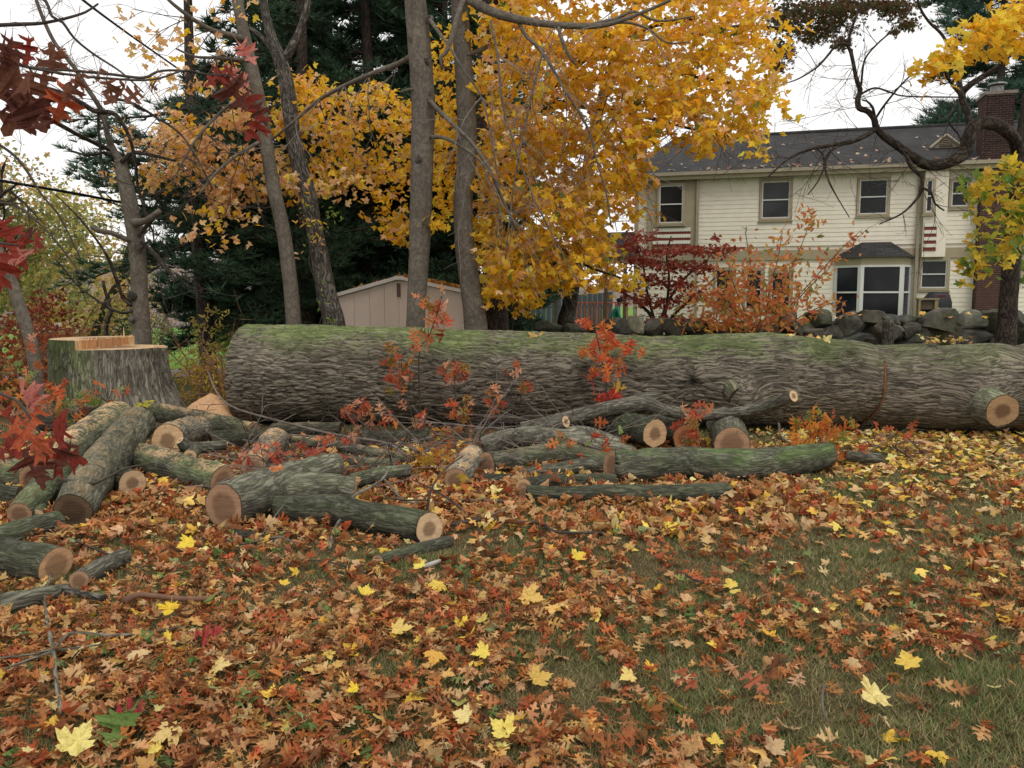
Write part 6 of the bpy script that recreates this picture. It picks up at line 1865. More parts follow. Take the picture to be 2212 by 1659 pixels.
for px, py, sx, sy, n in ((1700, 40, 50, 40, 620), (1690, 110, 28, 28, 260), (1680, 145, 20, 14, 120), (1790, 55, 55, 38, 700), (1830, 18, 70, 22, 560), (1760, 20, 70, 22, 420), (1935, 22, 45, 22, 380), (1960, 55, 28, 12, 160), (1900, 10, 70, 12, 300), (1820, 95, 20, 14, 140), (1750, 80, 30, 20, 200), (1930, 70, 12, 8, 50)):
    a = rng.normal(size=(n, 2)) * 0.5
    D = rng.uniform(22.5, 25, n)
    PO.append(at_many(px + a[:, 0] * sx, py + a[:, 1] * sy, D)); CO_.append(palette([(0.10, 0.085, 0.03), (0.13, 0.06, 0.03), (0.08, 0.09, 0.035), (0.16, 0.10, 0.04)], n))
PO, CO_ = np.vstack(PO), np.vstack(CO_)
part('foliage', scatter(Geo(), 'oak_s', PO, rot_from(rng.normal(size=PO.shape) + [0, -0.3, 0.5], rng.uniform(0, 6.28, len(PO))), rng.uniform(0.09, 0.15, len(PO)), CO_), M['crown'], t11, kind='stuff')
g = Geo(); pxtube(g, [(1250, 520, 24.2, 18), (1300, 430, 24, 16), (1380, 330, 24, 13), (1430, 240, 24, 10), (1470, 120, 24, 6)], 8, 0.12, 0.1)
part('branch', g, M['smooth_bark'], t11, True)
g = Geo(); rr = np.random.default_rng(44)
for px, py in ((1300, 430), (1380, 330), (1430, 240), (1330, 390), (1250, 520), (1400, 300)):
    for _ in range(3):
        grow(g, at(px, py, 24), (rr.normal() * 0.6 + 0.3, rr.normal() * 0.5, 0.8), rr.uniform(1.2, 2.6), 0.025, 3, rr, 0.0)
part('twigs', g, M['twig'], t11, kind='stuff')


# ------------------------------------------------------------------ pines
M['needle'] = leaf_material('pine_needles', 0.15)


def needle_clump(n, L, w, r):
    d = r.normal(size=(n, 3)); d[:, 2] = np.abs(d[:, 2]) * 0.6 + 0.1; d[:, 0] += 0.8
    d /= np.linalg.norm(d, axis=1)[:, None]
    s = np.cross(d, r.normal(size=(n, 3))); s /= np.linalg.norm(s, axis=1)[:, None]
    L = L * r.uniform(0.7, 1.15, n)
    a = s * w / 2; b = -s * w / 2; t = d * L[:, None]
    V = np.stack([a, b, t], 1).reshape(-1, 3)
    return V, np.arange(n * 3).reshape(n, 3)


def pine(label, base, h, z_low, reach, seed, n_whorl, col, trunk_r=0.24, clump=0.22, dens=1.0, group=None, lean=0.0, nn=16, ww=0.02, z_top=None):
    r = np.random.default_rng(seed)
    root = tree_root('pine_tree', label, base, 'tree', group)
    zg = float(ground(base[0], base[1]))
    tz = np.linspace(-0.2, h, 14)
    tp = np.c_[base[0] + lean * tz + 0.06 * np.sin(tz * 0.7 + seed), np.full(14, base[1]) + 0.05 * np.cos(tz), zg + tz]
    part('trunk', Geo().tube(tp, trunk_r * (1 - 0.85 * np.clip(tz, 0, None) / h), 14, 0.25, True, 0.08), M['dark_bark'], root, True)
    bg = Geo()
    CP_, CD = [], []
    for i in range(n_whorl):
        z_ring = z_low + (h - z_low) * (i / (n_whorl - 1)) ** 1.05
        if z_top is not None and z_ring > z_top and z_ring < h * 0.9:
            continue
        for j in range(int(r.integers(4, 7))):
            z = z_ring + r.uniform(-0.5, 0.5) * (h - z_low) / n_whorl * 1.3
            f = 1 - (z - z_low) / (h - z_low) * 0.75
            a = r.uniform(0, 2 * pi)
            L = reach * f * r.uniform(0.6, 1.15)
            d = np.array([cos(a), sin(a), r.uniform(-0.3, 0.4)])
            p0 = np.array([base[0] + lean * z, base[1], zg + z])
            n = 6
            t = np.linspace(0, 1, n)
            P = p0 + d[None] * (t * L)[:, None] + np.array([0, 0, 1])[None] * (0.12 * L * t ** 2 - 0.2 * L * t)[:, None] + r.normal(size=(n, 3)) * 0.05 * t[:, None]
            bg.tube(P, np.linspace(0.035 * f + 0.012, 0.008, n), 4, None, False)
            m = max(3, int(L * 9 * dens))
            for q in r.uniform(0.22, 1.05, m):
                k = min(int(q * (n - 1)), n - 2)
                c = P[k] + (P[k + 1] - P[k]) * (q * (n - 1) - k)
                sd = np.array([-d[1], d[0], 0]) * r.choice([-1, 1])
                ln = r.uniform(0.1, 0.55) * (1.1 - 0.6 * q) * L * 0.5
                e = c + sd * ln + d * ln * 0.5 + np.array([0, 0, r.uniform(-0.28, 0.25)])
                if r.random() < 0.35: bg.tube(np.array([c, e]), [0.010, 0.005], 3, None, False)
                for u in np.linspace(0.35, 1.05, max(1, int(ln / 0.13))):
                    CP_.append(c + (e - c) * u + r.normal(size=3) * 0.07); CD.append((e - c) + d * 0.3)
            CP_.append(P[-1]); CD.append(d)
    part('boughs', bg, M['dark_bark'], root, kind='stuff')
    CP_ = np.array(CP_); CD = np.array(CD); CD /= np.linalg.norm(CD, axis=1)[:, None] + 1e-9
    X = CD; Z = np.array([0, 0, 1.0]) - X * X[:, 2:3]; Z /= np.linalg.norm(Z, axis=1)[:, None] + 1e-9
    Y = np.cross(Z, X)
    Rm = np.stack([X, Y, Z], -1)
    gn = Geo()
    which = r.integers(0, 5, len(CP_))
    cc = np.clip(np.array(col) * (1 + 0.25 * r.normal(size=(len(CP_), 1))), 0.005, 1) * np.array([1, 1, 1])
    for v in range(5):
        V, F = needle_clump(nn, clump, ww, r)
        k = np.where(which == v)[0]
        W = np.einsum('kij,vj->kvi', Rm[k], V) + CP_[k][:, None, :]
        gn.add(W.reshape(-1, 3), (F[None] + (np.arange(len(k)) * len(V))[:, None, None]).reshape(-1, 3), np.array([0.3, 0.5, 0]), np.repeat(cc[k], len(V), 0))
    part('needles', gn, M['needle'], root, kind='stuff')
    return root


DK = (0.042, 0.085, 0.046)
PINES = [('tall dark pine with a bare lower trunk standing near the road', (at(443, 780, 18.2)[0], 18.2), 13, 3.2, 2.9, 1, 26, (0.055, 0.11, 0.062), 0.19, -0.012),
         ('dark pine whose reddish brown trunk shows left of the shed', (at(662, 690, 18.8)[0], 18.8), 14, 1.9, 3.2, 2, 16, DK, 0.20, 0.0),
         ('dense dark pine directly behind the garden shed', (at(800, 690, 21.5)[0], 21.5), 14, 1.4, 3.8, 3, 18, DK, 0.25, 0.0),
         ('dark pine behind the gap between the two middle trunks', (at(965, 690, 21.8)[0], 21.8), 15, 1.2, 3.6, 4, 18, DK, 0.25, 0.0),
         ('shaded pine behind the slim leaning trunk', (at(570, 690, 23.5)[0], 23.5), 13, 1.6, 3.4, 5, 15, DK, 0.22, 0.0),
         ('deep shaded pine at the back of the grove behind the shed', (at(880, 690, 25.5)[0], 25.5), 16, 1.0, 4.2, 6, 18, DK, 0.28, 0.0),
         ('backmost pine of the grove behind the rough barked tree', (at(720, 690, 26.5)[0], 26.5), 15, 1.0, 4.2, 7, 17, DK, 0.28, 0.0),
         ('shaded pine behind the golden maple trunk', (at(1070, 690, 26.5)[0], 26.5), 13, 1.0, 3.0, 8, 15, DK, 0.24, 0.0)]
for lb, b, h, zl, re, sd, nw, col, trr, ln in PINES:
    pine(lb, b, h, zl, re, sd, nw, col, trr, 0.34 if b[1] > 20 else 0.25, 1.7 if b[1] > 20 else 1.5, lean=ln, z_top=6.2 if 'bare lower' in lb else None, nn=14, ww=0.056 if b[1] > 20 else 0.028)
pine('blue green white pine rising behind the brick chimney', (at(2130, 690, 37)[0], 37.0), 20, 6.5, 4.6, 12, 17, (0.055, 0.11, 0.075), 0.3, 0.42, 1.3, nn=18, ww=0.04)
pine('smaller blue green pine behind the right end of the roof', (at(2260, 690, 39)[0], 39.0), 17, 4.5, 4.2, 13, 15, (0.05, 0.11, 0.065), 0.3, 0.42, 1.3, nn=18, ww=0.04)


# ------------------------------------------------------------------ far deciduous trees and shrubs
def round_tree(name, label, base, h, rx, rz, n, cols, seed, size=0.2, kind='lance', trunk_r=0.12, zc=None, cat='tree', gap=-0.15, mat='crown', group=None, stems=1):
    r = np.random.default_rng(seed)
    root = tree_root(name, label, base, cat, group)
    zg = float(ground(base[0], base[1]))
    zc = (h - rz) if zc is None else zc
    g = Geo(); tips = []
    for s in range(stems):
        d0 = np.array([r.normal() * 0.12 * (s > 0 or stems > 1) * 3, r.normal() * 0.1, 1.0])
        P = grow(g, (base[0], base[1], zg - 0.1), d0, h * 0.8, trunk_r, 3 if h > 2 else 2, r, 0.0, tips, 6, (3, 5), 0.75, 0.12)
    part('trunk' if stems == 1 else 'stems', g, M['dark_bark'] if h > 2 else M['red_twig'], root, kind=None if stems == 1 else 'stuff')
    m = n // 9
    d = r.normal(size=(m, 3)); d /= np.linalg.norm(d, axis=1)[:, None]
    rad = r.random(m) ** 0.45
    C = np.array([base[0], base[1], zg + zc]) + d * rad[:, None] * np.array([rx, rx, rz])
    C += 0.18 * rx * np.stack([noise3(C * 0.6 + 3), noise3(C * 0.6 + 13), noise3(C * 0.6 + 23)], 1)
    keep = noise3(C * (1.6 / max(rx, 0.4)) + seed) > gap
    C = C[keep & (C[:, 2] > zg + 0.02)]
    P = np.repeat(C, 9, 0) + r.normal(size=(len(C) * 9, 3)) * 0.13 * rx * np.array([1, 1, 0.7])
    cc = np.repeat(palette(cols, len(C), r, 0.15), 9, 0) * (1 + 0.12 * r.normal(size=(len(P), 1)))
    part('foliage', scatter(Geo(), kind, P, rot_from(r.normal(size=P.shape) + [0, -0.2, 0.6], r.uniform(0, 6.28, len(P))), r.uniform(0.7, 1.2, len(P)) * size, np.clip(cc, 0.004, 0.9), r), M[mat], root, kind='stuff')
    return root


YG = [(0.42, 0.40, 0.12), (0.48, 0.41, 0.12), (0.32, 0.34, 0.11), (0.58, 0.44, 0.14)]
OL = [(0.19, 0.23, 0.085), (0.24, 0.26, 0.09), (0.32, 0.30, 0.10)]
OR = [(0.60, 0.36, 0.10), (0.62, 0.40, 0.16), (0.55, 0.30, 0.08)]
BU = [(0.05, 0.09, 0.035), (0.06, 0.11, 0.04)]
for i, (nm, lb, px, D, h, rx, rz, n, cols, sz) in enumerate([
    ('birch_tree', 'tall loose yellow green tree at the far left edge beyond the road', -10, 34, 8.8, 3.2, 4.0, 6500, OR + OR + YG + OL, 0.17),
    ('olive_tree', 'olive green tree behind the leaning trunk at the left', 62, 30, 7.4, 2.3, 3.3, 7000, OL + YG, 0.16),
    ('yellow_tree', 'thin yellow leaved tree left of the pruned trunk across the road', 195, 38, 8.0, 2.8, 3.7, 6500, OR + YG + YG, 0.17),
    ('orange_maple', 'bright orange round tree behind the far ranch house', 105, 66, 4.6, 2.6, 2.2, 2600, [(0.68, 0.36, 0.05), (0.62, 0.30, 0.05)], 0.34),
    ('green_tree', 'yellow green bushy tree right beside the far ranch house', 205, 50, 4.4, 1.9, 2.2, 3000, YG, 0.24),
    ('yellow_maple', 'pale yellow tree on the rise behind the pruned trunk', 255, 64, 6.0, 3.2, 2.6, 2600, OR, 0.34),
    ('bare_tree', 'hazy grey brown tree right of the pruned trunk far away', 345, 70, 7.0, 3.2, 3.2, 1500, [(0.2, 0.16, 0.14)], 0.3)]):
    b = (at(px, 700, D)[0], D)
    round_tree(nm, lb, b, h, rx, rz, n, cols, 50 + i, sz, 'maple_s' if n > 6000 else 'lance', 0.2, gap=-0.02)
for i, (lb, px, D, h, rx, rz, n, cols, sz) in enumerate([
    ('round dark green evergreen bush right of the dead snag', 268, 40, 2.6, 1.5, 1.2, 2600, BU, 0.13),
    ('low dark hedge bush behind the pruned trunk', 345, 34, 1.9, 1.6, 0.9, 2400, BU + OL, 0.12),
    ('bright lime green bush behind the left end of the felled trunk', 522, 21, 1.9, 1.0, 0.95, 2600, [(0.22, 0.32, 0.04), (0.28, 0.36, 0.05), (0.16, 0.24, 0.04)], 0.10),
    ('lime yellow bush left of the slim leaning trunk', 590, 22.5, 1.8, 1.0, 0.9, 2000, [(0.22, 0.30, 0.045), (0.3, 0.33, 0.05)], 0.10),
    ('small yellow leaved shrub around the pine trunk by the road', 445, 15.6, 1.7, 0.42, 0.8, 420, [(0.42, 0.36, 0.10), (0.5, 0.4, 0.12)], 0.10),
    ('low yellow ground shrub between the stump and the felled trunk', 430, 13.2, 0.9, 0.75, 0.45, 1100, [(0.50, 0.38, 0.06), (0.42, 0.28, 0.05), (0.5, 0.32, 0.05)], 0.075),
    ('yellow weedy shrub close behind the end of the felled trunk', 480, 12.6, 0.7, 0.5, 0.35, 600, [(0.50, 0.38, 0.06), (0.42, 0.22, 0.05)], 0.07),
    ('rusty red oak seedling bush left of the stump', 62, 12.6, 1.25, 0.8, 0.6, 900, [(0.38, 0.10, 0.035), (0.45, 0.16, 0.05), (0.28, 0.07, 0.035)], 0.10),
    ('dark red leaved bush behind the leaning trunk', 100, 15.5, 1.9, 0.75, 0.75, 900, [(0.24, 0.05, 0.03), (0.30, 0.08, 0.04)], 0.10),
    ('orange red low bush at the left edge near the leaning trunk', 5, 11.6, 1.0, 0.7, 0.5, 800, [(0.42, 0.12, 0.04), (0.34, 0.2, 0.08), (0.16, 0.2, 0.06)], 0.10)]):
    b = (at(px, 700, D)[0], D)
    red = 'red' in lb
    round_tree('shrub', lb, b, h, rx, rz, n, cols, 80 + i, sz, 'oak_s' if red else 'lance', 0.02, cat='shrub', gap=-0.2, stems=5)
# dead snag beyond the stump
sn = at(232, 730, 14.6)
snag = tree_root('dead_snag', 'thin crooked dead stem standing behind the stump', sn)
g = Geo(); pxtube(g, down([(229, 735, 14.6, 9), (232, 690, 14.6, 10), (239, 676, 14.6, 9), (233, 650, 14.6, 7), (225, 620, 14.6, 7), (223, 606, 14.6, 6)]), 8, 0.04, 0.15)
part('stem', g, M['dark_bark'], snag, True)

# japanese maple by the house corner: flat red layers
jb = at(1425, 712, 23.0)
jm = tree_root('japanese_maple', 'dark red layered japanese maple at the corner of the cream house', jb)
g = Geo(); tips = []
rr = np.random.default_rng(61)
for bp in ([(1424, 716, 23, 10), (1432, 680, 23, 8), (1450, 640, 23, 6), (1480, 600, 23, 5), (1530, 560, 23, 3)], [(1420, 716, 23, 10), (1405, 680, 23, 8), (1385, 660, 23, 6), (1360, 640, 23, 4), (1330, 625, 23, 3)],
           [(1426, 716, 23, 9), (1440, 660, 23, 7), (1445, 600, 23, 5), (1440, 550, 23, 4), (1450, 510, 23, 3)], [(1430, 716, 23, 9), (1465, 670, 23, 6), (1500, 640, 23, 5), (1545, 600, 23, 3)], [(1420, 716, 23, 8), (1400, 640, 23, 5), (1390, 580, 23, 4), (1375, 530, 23, 3)]):
    g = Geo(); pxtube(g, bp, 7, 0.1, 0.08)
    part('stem', g, M['dark_bark'], jm, True)
PJ = []
for px, py, sx, sy, n in ((1385, 515, 34, 14, 150), (1350, 535, 30, 10, 130), (1420, 545, 48, 10, 170), (1480, 540, 46, 9, 160), (1530, 545, 40, 12, 180), (1570, 538, 30, 8, 90), (1380, 565, 40, 14, 220), (1450, 575, 50, 14, 260), (1515, 580, 36, 12, 160), (1400, 605, 46, 14, 220), (1470, 615, 46, 14, 220), (1352, 624, 26, 8, 120), (1390, 650, 44, 14, 200), (1450, 655, 44, 14, 180), (1500, 640, 30, 12, 100), (1415, 690, 40, 10, 90), (1470, 690, 34, 10, 80), (1545, 515, 14, 6, 30)):
    n = int(n * 1.2)
    a = rng.normal(size=(n, 2)) * 0.55
    PJ.append(at_many(px + a[:, 0] * sx, py + a[:, 1] * sy, 23 + rng.normal(size=n) * 0.45))
PJ = np.vstack(PJ)
part('foliage', scatter(Geo(), 'maple_s', PJ, rot_from(rng.normal(size=PJ.shape) * 0.6 + [0, -0.25, 1.0], rng.uniform(0, 6.28, len(PJ))), rng.uniform(0.07, 0.12, len(PJ)), palette([(0.26, 0.035, 0.025), (0.34, 0.06, 0.035), (0.20, 0.03, 0.025), (0.38, 0.10, 0.05)], len(PJ))), M['crown'], jm, kind='stuff')

# orange shrub in front of the stone wall
ob = at(1650, 740, 16.8)
osb = tree_root('orange_shrub', 'tall airy shrub with orange drooping leaves in front of the house and wall', ob, 'shrub')
STEMS = [[(1650, 745), (1672, 680), (1700, 600), (1735, 520), (1758, 450)], [(1655, 745), (1700, 670), (1760, 600), (1820, 535), (1862, 496)], [(1645, 745), (1640, 660), (1625, 590), (1610, 500)], [(1640, 745), (1600, 690), (1560, 640), (1520, 600)], [(1648, 745), (1660, 640), (1680, 560), (1690, 500)],
         [(1650, 745), (1720, 690), (1780, 660), (1830, 650)], [(1640, 745), (1580, 710), (1520, 690), (1470, 690)], [(1644, 745), (1612, 680), (1580, 600), (1572, 550)], [(1655, 745), (1730, 640), (1790, 580), (1800, 560)], [(1640, 745), (1590, 680), (1530, 650), (1490, 640)]]
PS, NS = [], []
rr = np.random.default_rng(71)
for st in STEMS:
    g = Geo(); d = 16.8 + rr.normal() * 0.3
    pxtube(g, [(a, b, d + 0.1 * i * rr.normal(), w) for i, ((a, b), w) in enumerate(zip(st, (3.4, 2.7, 2.1, 1.6, 1.1)))], 6, 0.06, 0.1)
    part('stem', g, M['red_twig'], osb, True)
    C = g.V[0].reshape(-1, 3)
    m = 80
    q = C[rr.integers(len(C) // 4, len(C), m)] + rr.normal(size=(m, 3)) * np.array([0.16, 0.16, 0.12])
    PS.append(q)
for px, py, sx, sy, n in ((1540, 640, 60, 30, 70), (1600, 660, 60, 40, 110), (1680, 660, 50, 40, 110), (1560, 700, 70, 16, 90), (1650, 700, 70, 18, 100), (1610, 600, 40, 40, 80), (1690, 590, 40, 40, 80), (1755, 480, 20, 30, 30)):
    a = rr.normal(size=(n, 2)) * 0.55
    PS.append(at_many(px + a[:, 0] * sx, py + a[:, 1] * sy, 16.7 + rr.normal(size=n) * 0.3))
PS = np.vstack(PS)
NS = rr.normal(size=PS.shape) * 0.7 + [0, -0.8, 0.2]
foliage(osb, 'lance', 'crown', PS, NS, rng.uniform(0.11, 0.18, len(PS)), palette([(0.66, 0.25, 0.09), (0.70, 0.34, 0.13), (0.64, 0.20, 0.08), (0.62, 0.36, 0.07), (0.28, 0.26, 0.06)], len(PS), p=[.3, .25, .2, .15, .1]), 150)

# ------------------------------------------------------------------ power lines crossing the upper left
M['cable'] = plain('black_cable', (0.012, 0.012, 0.014), 0.5, 0.3, 0.1, 5, 0.0)
for lb, pts, r in (('thin black overhead wire, topmost at the upper left', [(150, -30, 12), (179, 0, 13), (280, 75, 16), (384, 148, 19), (450, 195, 21.5), (560, 270, 25)], 0.022),
                   ('thickest black overhead cable behind the red oak leaves', [(-60, 178, 9), (20, 212, 10), (95, 250, 11.2), (166, 290, 12.6), (245, 328, 14), (340, 372, 16), (480, 430, 19.5), (620, 480, 24)], 0.035),
                   ('lowest black overhead cable, running into the pine by the road', [(-60, 378, 13), (0, 390, 14), (100, 407, 15), (190, 423, 16.2), (267, 438, 17.4), (400, 462, 19.8), (560, 490, 24)], 0.026)):
    P = np.array([at(*p) for p in pts])
    solo('power_line', Geo().tube(P, np.full(len(P), r), 6, 0.5), M['cable'], lb, 'cable', P[0], True, 'overhead lines at the upper left')

# ------------------------------------------------------------------ grass
gr = np.random.default_rng(101)


def frustum_points(n, y0, y1, r, margin=2.3, power=1.0):
    y = y0 + (y1 - y0) * r.random(n) ** power
    x = (r.random(n) * 2 - 1) * ((CX / FPX) * y * 1.04 + margin)
    return x, y


def grass_blades(n, y0, y1, power, hmin, hmax, w):
    x, y = frustum_points(n, y0, y1, gr, 0.9, power)
    patch = fbm(np.c_[x * 0.9, y * 0.9, x * 0], 3)
    lush = sst(-0.25, 0.5, patch) * 0.8 + 0.2 * sst(0.5, 2.5, x + 0.6 * (5 - y))
    keep = gr.random(n) < 0.6 + 0.4 * lush
    x, y, lush = x[keep], y[keep], lush[keep]
    n = len(x)
    z = ground(x, y)
    a = gr.uniform(0, 2 * pi, n)
    H = gr.uniform(hmin, hmax, n) * (0.6 + 0.6 * lush)
    lean = gr.uniform(0.3, 1.8, n) * H
    dx, dy = np.cos(a), np.sin(a)
    B = np.c_[x, y, z]
    s = np.c_[-dy, dx, 0 * x] * (w * gr.uniform(0.6, 1.3, n))[:, None]
    t = B + np.c_[dx * lean, dy * lean, H * gr.uniform(0.7, 1.0, n)]
    V = np.stack([B - s / 2, B + s / 2, t], 1).reshape(-1, 3)
    tri = np.arange(n * 3).reshape(n, 3)
    green = gr.random(n) < 0.15 + 0.42 * lush
    C = np.where(green[:, None], palette([(0.12, 0.18, 0.05), (0.16, 0.21, 0.06), (0.085, 0.14, 0.04)], n, gr, 0.2), palette([(0.30, 0.23, 0.11), (0.23, 0.18, 0.08), (0.19, 0.17, 0.07), (0.36, 0.29, 0.15)], n, gr, 0.2))
    return Geo().add(V, tri, np.array([0.3, 0.5, 0]), np.repeat(C, 3, 0))


M['blade'] = leaf_material('grass_blades', 0.25)
tag(link('grass', grass_blades(420000, 2.0, 6.0, 1.0, 0.018, 0.055, 0.0042).mesh('grass', M['blade'])), 'short brown green grass of the leaf strewn lawn', 'grass', kind='stuff')
tag(link('grass', grass_blades(200000, 6.0, 10.5, 1.0, 0.02, 0.06, 0.0065).mesh('grass', M['blade'])), 'thin brown grass between the logs and at the foot of the felled trunk', 'grass', kind='stuff')

# ------------------------------------------------------------------ fallen leaves
lr = np.random.default_rng(202)
RED = [(0.36, 0.125, 0.036), (0.44, 0.165, 0.048), (0.28, 0.085, 0.03), (0.50, 0.22, 0.08), (0.42, 0.105, 0.04), (0.32, 0.135, 0.05), (0.54, 0.28, 0.13), (0.21, 0.08, 0.032), (0.46, 0.22, 0.085)]
TAN = [(0.50, 0.30, 0.13), (0.56, 0.38, 0.19), (0.44, 0.25, 0.10), (0.60, 0.36, 0.12)]
YEL = [(0.72, 0.50, 0.07), (0.76, 0.58, 0.14), (0.70, 0.44, 0.06), (0.78, 0.66, 0.28)]
GRN = [(0.15, 0.20, 0.06), (0.20, 0.24, 0.08), (0.12, 0.19, 0.05), (0.26, 0.30, 0.13)]


def leaf_field(n, y0, y1, power, r):
    x, y = frustum_points(n, y0, y1, r, 2.3, power)
    px = CX + x / y * FPX
    dens = fbm(np.c_[x * 0.8 + 4, y * 0.8, x * 0 + 2], 3)
    fine = noise3(np.c_[x * 3.1, y * 3.1, x * 0 + 8])
    cover = 0.72 - 0.34 * sst(-0.3, 1.4, x + 0.15 * (y - 4)) * (1 - sst(6.6, 8.2, y)) + 0.75 * dens + 0.45 * fine
    keep = r.random(n) < np.clip(cover, 0.06, 1) * (1 - 0.85 * sst(8.6, 9.2, y) * (1 - sst(2.2, 2.9, x)))
    return x[keep], y[keep]


def leaf_sets(n, y0, y1, power, r, near=True):
    x, y = leaf_field(n, y0, y1, power, r)
    n = len(x)
    right = sst(0.0, 2.6, x) * sst(5.2, 8.5, y)
    back = sst(4.5, 8, y)
    pm = 0.16 + 0.22 * back + 0.46 * right            # share of maple leaves
    maple = r.random(n) < pm
    yel = r.random(n) < 0.24 + 0.44 * right
    C = palette(RED, n, r, 0.18)
    tan_ = r.random(n) < 0.16
    C[tan_] = palette(TAN, int(tan_.sum()), r)
    grn = r.random(n) < 0.045
    C[grn] = palette(GRN, int(grn.sum()), r)
    cm = palette(TAN, n, r); cy = palette(YEL, n, r)
    C[maple] = np.where(yel[:, None], cy, cm)[maple]
    S = np.where(maple, r.uniform(0.055, 0.10, n), r.uniform(0.055, 0.115, n))
    S = S * (0.79 + 0.17 * sst(4.5, 7, y))
    C = C * 0.98
    z = ground(x, y) + r.uniform(0.008, 0.05, n) + 0.012
    P = np.c_[x, y, z]
    N = r.normal(size=(n, 3)) * np.where(maple, 0.40, 0.62)[:, None] * np.array([1, 1, 0.2]) + [0, 0, 1.0]
    return P, N, S, C, maple


from mathutils.kdtree import KDTree
KD = KDTree(len(LOG_BALLS))
for i_, (c_, r_) in enumerate(LOG_BALLS):
    KD.insert(Vector(c_), i_)
KD.balance()
KEPT = [None]


def clear_of_logs(P):
    """drop leaves that would lie inside a log"""
    ok = np.ones(len(P), bool)
    for i_, p_ in enumerate(P):
        for co, j_, d_ in KD.find_range(Vector(p_), 0.30):
            if d_ < LOG_BALLS[j_][1] + 0.02:
                ok[i_] = False
                break
    KEPT[0] = np.where(ok)[0]
    return P[ok]


P, N, S, C, mp = leaf_sets(45000, 1.5, 9.8, 1.0, lr)
P2, N2, S2, C2, mp2 = leaf_sets(8000, 1.5, 4.2, 1.0, lr)
P = np.vstack([P, P2]); N = np.vstack([N, N2]); S = np.r_[S, S2]; C = np.vstack([C, C2]); mp = np.r_[mp, mp2]
P = clear_of_logs(P); N, S, C, mp = N[KEPT[0]], S[KEPT[0]], C[KEPT[0]], mp[KEPT[0]]
Rm = rot_from(N, lr.uniform(0, 2 * pi, len(P)))
# the 280 that show largest are leaves of their own
scr = S / np.linalg.norm(P - np.array([0, 0, CAMZ]), axis=1)
inside = (np.abs(P[:, 0] / P[:, 1]) < CX / FPX * 0.98) & (P[:, 1] > 2.75)
order = np.argsort(-(scr * inside + 0.0005 * P[:, 2]))
own = order[:255]


def leaf_words(c, maple):
    r_, g_, b_ = c
    kind_ = 'maple' if maple else 'oak'
    if g_ > r_ * 0.95: col = 'green'
    elif g_ > 0.62 * r_ and r_ > 0.5: col = 'yellow'
    elif g_ > 0.5 * r_ and r_ > 0.34: col = 'tan'
    elif r_ > 0.33 and g_ < 0.33 * r_: col = 'red'
    elif r_ > 0.36: col = 'orange brown'
    else: col = 'dark brown'
    return f'{col} {kind_}', f'{col} {kind_} leaves fallen on the near lawn'


for k in own:
    w_, grp = leaf_words(C[k], mp[k])
    P[k, 2] += 0.012
    o = leaf_object('fallen_leaf', 'maple' if mp[k] else 'oak', 'leaf', P[k], Rm[k], S[k], C[k])
    tag(o, f'{w_} leaf lying in the leaf litter of the near lawn', 'leaf', grp)
others = np.ones(len(P), bool); others[own] = False
for m_, kd in ((True, 'maple'), (False, 'oak')):
    k = np.where(others & (mp == m_))[0]
    near = (P[k, 1] < 4.5) & (np.abs(P[k, 0]) < 0.68 * P[k, 1])
    g = Geo()
    scatter(g, kd, P[k][near], Rm[k][near], S[k][near], C[k][near], lr)
    scatter(g, kd + '_s', P[k][~near], Rm[k][~near], S[k][~near], C[k][~near], lr)
    tag(link('leaf_litter', g.mesh('leaf_litter', M['leaf'])), ('yellow and tan maple' if m_ else 'red brown oak') + ' leaves strewn thickly all over the lawn', 'leaves', kind='stuff')

